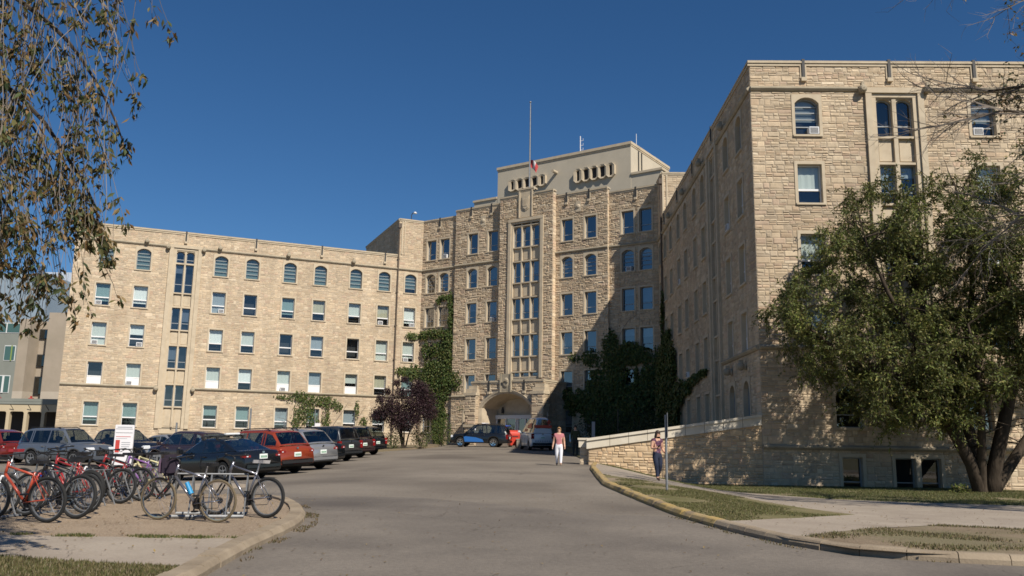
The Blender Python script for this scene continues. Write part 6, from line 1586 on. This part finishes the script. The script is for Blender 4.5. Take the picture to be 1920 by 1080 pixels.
def twig(p, ln, sway):
    pts = [p]; d = Vector((r.uniform(-0.3, 0.35), r.uniform(-0.3, 0.3), -1.0))
    n = max(3, int(ln / 0.16))
    for i in range(n):
        d = (d + rv(r) * 0.22 + Vector((sway * 0.05, 0, -0.12))).normalized(); pts.append(pts[-1] + d * (ln / n))
    e = pts[-1]; X = e.x / e.y
    if X > -0.40 or (X > -0.455 and e.z / e.y < 0.44): return None
    tw.tube(pts, [0.0055 - 0.003 * i / n for i in range(n + 1)], 3, cap=False)
    return pts
def cluster(p, k, spread):
    for _ in range(k):
        d = rv(r); d.z = -abs(d.z) - 0.35; t = pick(r, OLIVE, 0.35)
        leaf(lv, p + rv(r) * spread, d, r.uniform(0.06, 0.12), r.uniform(0.024, 0.042), rv(r), t)
def vis_lim(p):   # hanging foliage ends on the line the tree really keeps: short on the right, long on the left
    X = p.x / p.y
    return X
for li, pts in enumerate(limbs):
    pth = branch(lm, pts, 0.045, 0.008, 6, 0.02, r); n = len(pth)
    for i in range(int(n * 0.3), n):
        for q in range(8 if li != 5 else 5):
            p = pth[i] + rv(r) * 0.08; X = p.x / p.y
            zb_ = lin([(-0.62, 0.95), (-0.535, 1.15), (-0.515, 1.9), (-0.49, 2.3), (-0.46, 2.9), (-0.43, 4.0), (-0.38, 4.5)], X)
            ln = max(0.12, p.z - zb_) * r.uniform(0.12, 1.0) * (1.0 if X < -0.5 else 0.6)
            if X > -0.47: ln *= 0.4
            if X > -0.50 and q > 2: continue
            tp = twig(p, ln, 0.3)
            if tp is None: continue
            m = len(tp)
            for j in range(1, m):
                if r.random() < (0.32 if X < -0.50 else 0.34): cluster(tp[j], r.randint(3, 9), 0.06)
            cluster(tp[-1], r.randint(4, 11), 0.055)
lp(tk.build('trunk', 'bark', smooth=True)); lp(lm.build('limbs', 'twig_dark')); lp(tw.build('twigs', 'twig')); lp(lv.build('crown', 'leaf_elm'))
print('weeping leaves', len(lv.f) // 2)

# ---- nearly bare tree at the right (trunk outside the frame)
r = random.Random(15)
nt_ = empty('bare_tree', (16.6, 18.2, G(16.6, 18.2)), 0, 'sparse bare-twigged tree reaching in at the upper right corner', 'tree')
NI = Matrix.Translation(nt_.location).inverted()
def np_(o): o.parent = nt_; o.matrix_parent_inverse = NI; return o
tk = MB(); branch(tk, [(16.6, 18.2, -1.7), (16.6, 18.3, 1.5), (16.3, 18.5, 5.0), (15.8, 18.9, 8.0), (15.5, 19.1, 11.5)], 0.3, 0.08, 9, 0.03, r)
np_(tk.build('trunk', 'bark', smooth=True))
lm = MB(); tw = MB(); lv = MB()
def grow(p, d, ln, rad, depth):
    k = 5; pts = [p]
    for i in range(k):
        d = (d + rv(r) * 0.22).normalized(); pts.append(pts[-1] + d * ln / k)
    (lm if depth == 0 else tw).tube(pts, [rad * (1 - 0.6 * i / k) for i in range(k + 1)], 5 if depth == 0 else 3, cap=False)
    if depth < 3:
        for i in range(1, k + 1):
            for _ in range(2 if depth < 2 else 1):
                grow(pts[i], (d * 0.7 + rv(r) * 0.75), ln * r.uniform(0.33, 0.52), rad * 0.42, depth + 1)
    elif pts[-1].x > 12.4 and r.random() < 0.5 or r.random() < 0.03:
        for _ in range(5): leaf(lv, pts[-1] + rv(r) * 0.1, rv(r) - Vector((0, 0, 0.4)), r.uniform(0.09, 0.14), 0.06, rv(r), pick(r, OLIVE))
for p, d, ln, rad in (((16.0, 18.7, 7.0), (-0.9, 0.25, 0.28), 4.6, 0.075), ((15.8, 18.9, 8.2), (-0.85, 0.3, 0.42), 4.4, 0.07), ((16.2, 18.6, 5.6), (-0.93, 0.3, 0.05), 4.4, 0.06), ((15.6, 19.0, 10.5), (-0.8, 0.3, 0.3), 4.0, 0.06),
                      ((16.3, 18.5, 5.0), (0.8, 0.1, 0.5), 3.6, 0.09), ((16.0, 18.7, 6.6), (0.7, -0.4, 0.5), 3.4, 0.08), ((15.8, 18.9, 8.4), (0.75, 0.5, 0.4), 3.4, 0.08), ((16.2, 18.6, 5.4), (0.5, 0.8, 0.3), 3.2, 0.07), ((15.5, 19.1, 11.2), (0.5, 0.1, 0.8), 3.0, 0.06)):
    grow(Vector(p), Vector(d).normalized(), ln, rad, 0)
for _ in range(34):  # unseen leafy clumps beyond the frame, added to cast shade on the pavement
    c = Vector((r.uniform(16.5, 21), r.uniform(17, 20.5), r.uniform(5.0, 9.5))); rad = r.uniform(0.4, 0.8)
    for _k in range(int(240 * rad * rad) + 30): leaf(lv, c + rv(r) * rad, rv(r) - Vector((0, 0, 0.3)), r.uniform(0.12, 0.18), 0.075, rv(r), pick(r, GREEN))
np_(lm.build('limbs', 'bark')); np_(tw.build('twigs', 'twig')); np_(lv.build('crown', 'leaf_elm'))

# ---- purple-leaved small tree beside the entrance bed
r = random.Random(33)
pt = empty('plum_tree', (-8.2, 68.5, G(-8.2, 68.5)), 0, 'purple-leaved small tree in the bed left of the entrance', 'tree')
PIi = Matrix.Translation(pt.location).inverted()
tk = MB(); pl = MB()
PLUM = [(0.045, 0.022, 0.03), (0.06, 0.03, 0.035), (0.035, 0.02, 0.025), (0.075, 0.04, 0.045), (0.05, 0.035, 0.03)]
for k in range(6):
    a = r.uniform(0, 2 * PI); e = Vector((-8.2 + 1.3 * math.cos(a), 68.5 + 0.9 * math.sin(a), r.uniform(2.6, 4.0)))
    branch(tk, [(-8.2 + 0.12 * math.cos(a), 68.5, 0.0), (-8.2 + 0.5 * math.cos(a), 68.5 + 0.3 * math.sin(a), 1.4), e], 0.08, 0.02, 6, 0.02, r)
for c, rad in [((-9.9, 68.4, 2.6), 0.95), ((-9.3, 68.0, 3.2), 1.0), ((-8.5, 68.6, 2.6), 1.1), ((-7.6, 68.4, 3.6), 1.15), ((-7.1, 68.2, 2.8), 1.1), ((-6.5, 68.6, 3.6), 0.9), ((-7.4, 68.8, 4.6), 0.8), ((-6.9, 68.3, 4.5), 0.75), ((-8.6, 68.4, 4.2), 0.6), ((-8.9, 68.5, 5.0), 0.35), ((-10.4, 68.3, 2.3), 0.6), ((-6.2, 68.4, 2.7), 0.7), ((-10.2, 68.5, 3.7), 0.4), ((-7.7, 67.9, 2.1), 0.9), ((-8.7, 68.0, 1.9), 0.8), ((-9.6, 68.3, 4.3), 0.35), ((-8.3, 68.3, 5.2), 0.3)]:
    for _ in range(int(1700 * rad * rad) + 100):
        v = rv(r); p = Vector(c) + v * rad * (0.6 + 0.55 * r.random()); leaf(pl, p, rv(r), r.uniform(0.10, 0.17), r.uniform(0.05, 0.09), rv(r), pick(r, PLUM, 0.4))
for nm, m_, mm in (('trunk', tk, 'bark'), ('crown', pl, 'leaf_plum')):
    o = m_.build(nm, mm); o.parent = pt; o.matrix_parent_inverse = PIi

# ---- climbers on the walls
IVY = [(0.06, 0.095, 0.02), (0.08, 0.115, 0.03), (0.045, 0.075, 0.018), (0.10, 0.125, 0.03), (0.12, 0.12, 0.035)]
IVY_SHADED = [(0.022, 0.035, 0.012), (0.03, 0.045, 0.014), (0.018, 0.028, 0.01), (0.036, 0.05, 0.016)]  # IVY darkened: shade of the corner put into the leaf colour
def climber(label, blobs, stems, seed, cols, dens=260, size=(0.12, 0.2), name='ivy'):
    """blobs: (facade, u, z, ru, rz, thickness)"""
    rr = random.Random(seed); f0, u0, z0 = stems[0][0], stems[0][1][0][0], stems[0][1][0][1]
    t = empty(name, f0.p(u0, z0, 0.2), 0, label, 'climber'); I = Matrix.Translation(t.location).inverted()
    sm = MB()
    for F, pts, rad in stems: branch(sm, [F.p(u, z, 0.08) for u, z in pts], rad, rad * 0.3, 5, 0.04, rr)
    o = sm.build('stem', 'twig'); o.parent = t; o.matrix_parent_inverse = I
    lvm = MB()
    for F, u, z, ru, rz, th in blobs:
        n3 = Vector((F.n.x, F.n.y, 0)); k = int(dens * ru * rz) + 20
        for _ in range(k):
            a = rr.uniform(0, 2 * PI); q = math.sqrt(rr.random()) * rr.uniform(0.75, 1.12)
            if q > 0.7 and noise.noise((u + q * math.cos(a) * 3, z + q * math.sin(a) * 3, 1.0)) < -0.05: continue
            p = Vector(F.p(u + ru * q * math.cos(a), z + rz * q * math.sin(a), 0.10 + th * rr.random() * (1.1 - 0.6 * q)))
            d = Vector((rr.uniform(-0.6, 0.6), rr.uniform(-0.6, 0.6), -1)); leaf(lvm, p, d, rr.uniform(*size), rr.uniform(*size) * 0.8, (n3 + rv(rr) * 0.9 + Vector((0, 0, 0.5))), pick(rr, cols, 0.35))
    o = lvm.build('foliage', 'leaf_ivy'); o.parent = t; o.matrix_parent_inverse = I
    return t
c1 = [(FC, 3.9, 14.3, 0.42, 1.2, 0.3), (FC, 4.0, 12.6, 0.4, 1.4, 0.3), (FC, 3.2, 14.9, 0.9, 0.3, 0.2), (FC, 2.4, 14.6, 0.35, 0.4, 0.2), (FC, 3.9, 10.6, 0.6, 1.4, 0.35), (FC, 2.2, 11.3, 1.9, 0.6, 0.3), (FC, 0.6, 11.2, 0.8, 0.5, 0.3),
      (FC, 3.8, 8.6, 0.85, 1.5, 0.4), (FC, 2.0, 8.0, 1.3, 0.9, 0.4), (FC, 0.9, 9.6, 0.5, 1.1, 0.3), (FC, 3.6, 6.4, 1.5, 1.5, 0.5), (FC, 4.9, 6.4, 0.9, 1.2, 0.4), (FC, 1.6, 6.4, 1.4, 1.2, 0.4), (FC, 3.0, 4.0, 0.8, 1.3, 0.4), (FC, 2.8, 2.0, 0.75, 1.5, 0.5), (FC, 2.9, 0.9, 0.8, 0.7, 0.5),
      (FL, FL.L - 0.9, 11.1, 0.7, 0.45, 0.25), (FL, FL.L - 1.6, 7.6, 0.9, 0.5, 0.3), (FL, FL.L - 0.6, 7.5, 0.8, 0.9, 0.35), (FC, 5.6, 3.9, 0.45, 0.5, 0.2), (FC, 3.2, 7.6, 1.3, 1.2, 0.4), (FC, 2.4, 9.6, 1.3, 0.9, 0.35), (FC, 1.2, 7.2, 1.1, 1.0, 0.4), (FC, 3.6, 10.6, 0.9, 1.1, 0.35), (FC, 2.6, 5.3, 1.6, 0.9, 0.5), (FC, 3.0, 3.0, 1.0, 1.6, 0.5)]
climber('bright green creeper climbing the corner between left wing and centre block', c1, [(FC, [(2.9, 0.2), (3.0, 4), (3.9, 9), (4.1, 15)], 0.05), (FC, [(3.0, 4.0), (1.5, 8.5), (0.5, 11.5)], 0.04), (FC, [(3.2, 0.2), (3.5, 3), (2.2, 6.5)], 0.04)], 71, IVY, dens=520, size=(0.15, 0.24))
lu = lambda u: FL.L - u
c2 = [(FL, lu(10.6), 4.4, 2.2, 0.55, 0.25), (FL, lu(11.6), 4.8, 0.9, 0.4, 0.25), (FL, lu(9.0), 4.2, 1.2, 0.6, 0.25), (FL, lu(10.9), 3.2, 0.8, 1.2, 0.25), (FL, lu(11.8), 2.6, 0.5, 1.4, 0.2), (FL, lu(9.0), 2.6, 0.5, 1.2, 0.2), (FL, lu(13.2), 4.55, 0.9, 0.25, 0.2), (FL, lu(7.9), 3.8, 0.5, 0.5, 0.2), (FL, lu(6.1), 3.6, 0.25, 1.0, 0.15), (FL, lu(10.2), 2.2, 0.5, 0.9, 0.2), (FL, lu(5.4), 2.4, 0.4, 0.6, 0.2)]
climber('light green creeper spread over the ground floor of the left wing', c2, [(FL, [(lu(10.4), 0.2), (lu(10.8), 2.4), (lu(11.8), 4.6)], 0.05), (FL, [(lu(10.2), 0.2), (lu(9.4), 2.6), (lu(8.0), 4.4)], 0.04), (FL, [(lu(9.6), 0.2), (lu(8.2), 2.2), (lu(7.0), 4.2)], 0.035), (FL, [(lu(10.6), 0.3), (lu(12.4), 2.2), (lu(13.6), 2.6)], 0.03), (FL, [(lu(6.2), 0.3), (lu(6.0), 2.6), (lu(5.2), 4.0)], 0.03)], 72, IVY, dens=330)
c3 = [(FC, 18.2, 8.2, 0.9, 0.6, 0.3), (FC, 19.8, 8.0, 1.3, 0.9, 0.4), (FC, 21.6, 9.2, 0.8, 1.4, 0.4), (FC, 22.0, 7.3, 1.5, 1.6, 0.5), (FC, 24.2, 8.0, 2.0, 0.7, 0.5), (FC, 24.4, 5.0, 2.2, 0.8, 0.6), (FC, 22.2, 5.6, 0.9, 1.8, 0.6), (FC, 24.2, 6.3, 0.25, 1.1, 0.6), (FC, 26.0, 6.4, 0.4, 2.4, 0.6), (FC, 20.4, 6.0, 1.0, 1.6, 0.5), (FC, 17.0, 4.9, 1.2, 0.8, 0.6), (FC, 18.6, 4.2, 1.8, 1.2, 0.8), (FC, 21.0, 3.4, 2.2, 1.8, 1.2), (FC, 24.0, 3.0, 2.4, 2.2, 1.6), (FC, 22.6, 1.2, 2.6, 1.6, 1.8), (FC, 25.0, 1.2, 1.6, 1.6, 1.8), (FC, 20.6, 1.6, 0.9, 1.0, 0.8),
      (FR, 3.0, 10.6, 0.3, 2.9, 0.3), (FR, 3.6, 7.0, 1.0, 2.2, 0.5), (FR, 5.2, 6.8, 1.0, 2.0, 0.5), (FR, 7.6, 6.4, 1.5, 2.0, 0.5), (FR, 4.0, 3.0, 2.4, 2.4, 0.8), (FR, 8.0, 3.2, 2.2, 1.9, 0.6), (FR, 10.6, 4.2, 1.9, 1.0, 0.5), (FR, 13.2, 4.4, 1.8, 0.55, 0.3), (FR, 16.0, 4.75, 2.2, 0.35, 0.2), (FR, 18.6, 4.9, 1.6, 0.25, 0.2), (FR, 9.2, 1.6, 1.6, 1.2, 0.6), (FR, 6.2, 8.6, 0.6, 0.9, 0.3), (FC, 23.0, 8.4, 2.2, 1.0, 0.6), (FC, 22.0, 5.0, 1.6, 1.6, 0.8), (FC, 20.0, 4.6, 1.8, 1.4, 0.7), (FC, 25.4, 5.4, 0.9, 2.6, 0.7), (FR, 6.0, 4.6, 2.6, 2.2, 0.7), (FR, 5.0, 8.0, 1.6, 1.6, 0.5), (FR, 2.4, 5.0, 2.0, 3.6, 0.6)]
climber('dense dark creeper filling the shaded corner right of the entrance', c3, [(FC, [(24.6, 0.0), (23.4, 4), (22.0, 8), (21.4, 11.5)], 0.06), (FR, [(2.9, 0.0), (3.0, 6), (3.0, 15)], 0.06), (FC, [(22.0, 9.0), (23.5, 11.2), (25.6, 11.8)], 0.02), (FC, [(22.2, 6), (20, 8), (18.0, 8.4)], 0.04), (FR, [(6, 1), (10, 3.6), (15, 4.6), (19.5, 4.95)], 0.05)], 73, IVY, dens=560, size=(0.17, 0.28))
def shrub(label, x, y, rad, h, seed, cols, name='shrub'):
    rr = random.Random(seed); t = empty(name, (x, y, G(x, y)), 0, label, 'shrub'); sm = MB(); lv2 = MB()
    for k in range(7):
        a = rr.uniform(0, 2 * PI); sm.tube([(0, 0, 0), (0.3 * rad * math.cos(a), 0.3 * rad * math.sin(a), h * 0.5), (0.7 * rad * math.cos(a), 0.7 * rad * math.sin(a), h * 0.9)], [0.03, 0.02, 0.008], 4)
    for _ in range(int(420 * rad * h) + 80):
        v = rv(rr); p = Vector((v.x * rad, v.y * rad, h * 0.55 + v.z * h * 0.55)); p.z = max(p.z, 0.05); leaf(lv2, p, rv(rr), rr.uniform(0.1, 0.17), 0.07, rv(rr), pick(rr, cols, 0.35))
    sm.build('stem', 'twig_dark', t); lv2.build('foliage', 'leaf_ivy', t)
shrub('green bush under the purple tree beside the planter kerb', -7.0, 69.8, 0.9, 1.5, 81, IVY); shrub('green bush in the bed left of the purple tree trunk', -9.0, 68.4, 0.9, 1.3, 82, IVY); shrub('leafy bush at the foot of the bright creeper by the black vehicle', -5.9, 76.5, 1.0, 2.2, 83, IVY)
shrub('dark bush behind the retaining wall left of the right wing', 8.0, 50, 1.8, 2.2, 84, IVY_SHADED); shrub('dark bush in the shade behind the end of the retaining wall', 6.0, 60, 1.8, 2.4, 85, IVY_SHADED); shrub('dark bush in the deep corner below the creeper', 9.0, 64, 2.2, 3.0, 86, IVY_SHADED)
shrub('green clump at the foot of the big tree', 17.6, 34.8, 0.35, 0.4, 87, GREEN)

# ---- grass
def grass(name, label, poly, n, seed, hgt=(0.03, 0.08), thr=-0.05, cols=None, off=0.10, fs=0.5):
    rr = random.Random(seed); mb = MB(); cols = cols or [(0.10, 0.115, 0.035), (0.13, 0.13, 0.045), (0.18, 0.15, 0.07), (0.08, 0.10, 0.03)]
    x0 = min(p[0] for p in poly); x1 = max(p[0] for p in poly); y0 = min(p[1] for p in poly); y1 = max(p[1] for p in poly); m = len(poly)
    for _ in range(n):
        x, y = rr.uniform(x0, x1), rr.uniform(y0, y1); c = False
        for i in range(m):
            ax, ay = poly[i]; bx, by = poly[(i + 1) % m]
            if (ay > y) != (by > y) and x < (bx - ax) * (y - ay) / (by - ay) + ax: c = not c
        if not c or noise.noise((x * fs, y * fs, seed)) < thr + rr.uniform(-0.12, 0.12): continue
        h = rr.uniform(*hgt); a = rr.uniform(0, 2 * PI); w = 0.011; dx, dy = math.cos(a) * w, math.sin(a) * w; lx_, ly_ = rr.uniform(-0.5, 0.5) * h, rr.uniform(-0.5, 0.5) * h; z = G(x, y) + off - 0.005
        i = len(mb.v); mb.v += [(x - dx, y - dy, z), (x + dx, y + dy, z), (x + lx_, y + ly_, z + h)]; mb.f.append((i, i + 1, i + 2)); mb.m.append(0); mb.t.append(pick(rr, cols, 0.3))
    o = mb.build(name, 'grass'); tag(o, label, 'grass', kind='stuff'); return o
grass('grass', 'short patchy grass on the verge beside the yellow kerb', KERB[2:6] + [(3.75, 16.07)] + VERGE_S[::-1][1:-1] + [(7.92, 20.4)] + VERGE_N[::-1][1:-1], 110000, 1, thr=-0.04, cols=[(0.12, 0.125, 0.04), (0.16, 0.145, 0.06), (0.20, 0.165, 0.085), (0.10, 0.11, 0.035)], hgt=(0.015, 0.045))
grass('grass', 'thin grass strip at the foot of the right wing', [(4.9, 38.5), (6.6, 35.5), (8.7, 31.5), (10.1, 28.2), (12, 26.9), (15, 25.9), (22, 25.5), (22, 40.3), (11.7, 40.3), (4.1, 41.2)], 110000, 2, hgt=(0.03, 0.07), thr=-0.3)
grass('grass', 'weedy dry grass on the bare patch at the lower right', PATCH_N[:-1] + [(14, 17), (14, 11.5), (8.5, 11.85), (6.74, 12.08), (5.47, 12.42), (4.87, 12.75)], 70000, 3, thr=0.14, cols=[(0.14, 0.125, 0.05), (0.19, 0.15, 0.08), (0.22, 0.17, 0.10), (0.11, 0.115, 0.04)], fs=0.7, hgt=(0.015, 0.05))
grass('grass', 'grass at the lower left corner before the path', [(-12, 10.8), (-6.1, 10.75), (-5.1, 10.45), (-4.1, 10.25), (-3.65, 10.15), (-3.6, 8), (-12, 8)], 90000, 4, hgt=(0.02, 0.06), thr=-0.25, cols=[(0.12, 0.115, 0.045), (0.16, 0.13, 0.06), (0.2, 0.16, 0.09), (0.10, 0.105, 0.035)])
grass('grass', 'weeds along the joint between the gravel and the path', [(-12, 12.5), (-3.75, 12.58), (-3.75, 12.78), (-12, 12.72)], 14000, 5, hgt=(0.015, 0.05), thr=0.06, fs=1.9)
kx = []
for (ax, ay), (bx, by) in zip(ISL[2:10], ISL[3:11]): kx += [((ax, ay), (bx, by))]
wd = [(p[0] + 0.06, p[1]) for p in ISL[3:10]] + [(p[0] + 0.30, p[1] + 0.05) for p in ISL[3:10]][::-1]
grass('weeds', 'brown weeds along the foot of the island kerb', wd, 9000, 6, hgt=(0.012, 0.04), thr=0.05, fs=2.3, off=0.006, cols=[(0.14, 0.10, 0.05), (0.10, 0.09, 0.035), (0.18, 0.13, 0.08)])
wd = [(p[0] - 0.28, p[1]) for p in KERB[5:12]] + [(p[0] - 0.08, p[1] - 0.02) for p in KERB[5:12]][::-1]
grass('weeds', 'dry weeds along the foot of the kerb at the lower right', wd, 8000, 7, hgt=(0.012, 0.045), thr=0.05, fs=2.3, off=0.006, cols=[(0.14, 0.11, 0.05), (0.10, 0.10, 0.035), (0.2, 0.14, 0.08)])

# fallen leaves on the verge, path and kerbs
r = random.Random(91); fl_ = MB()
for x0, x1, y0, y1, n_, off in ((3.4, 9, 12, 30, 500, 0.112), (-9, -3.8, 10.9, 20, 500, 0.112), (-3.3, 3.0, 9, 26, 260, 0.012), (9, 18, 17, 30, 260, 0.112)):
    for _ in range(n_):
        x, y = r.uniform(x0, x1), r.uniform(y0, y1); leaf(fl_, Vector((x, y, G(x, y) + off)), Vector((r.uniform(-1, 1), r.uniform(-1, 1), 0.1)), r.uniform(0.04, 0.07), 0.03, Vector((0, 0, 1)), pick(r, [(0.22, 0.15, 0.06), (0.16, 0.10, 0.05), (0.28, 0.2, 0.08)]))
tag(fl_.build('fallen_leaves', 'leaf_elm'), 'scattered dry fallen leaves on the verge, path and drive', 'leaves', kind='stuff')
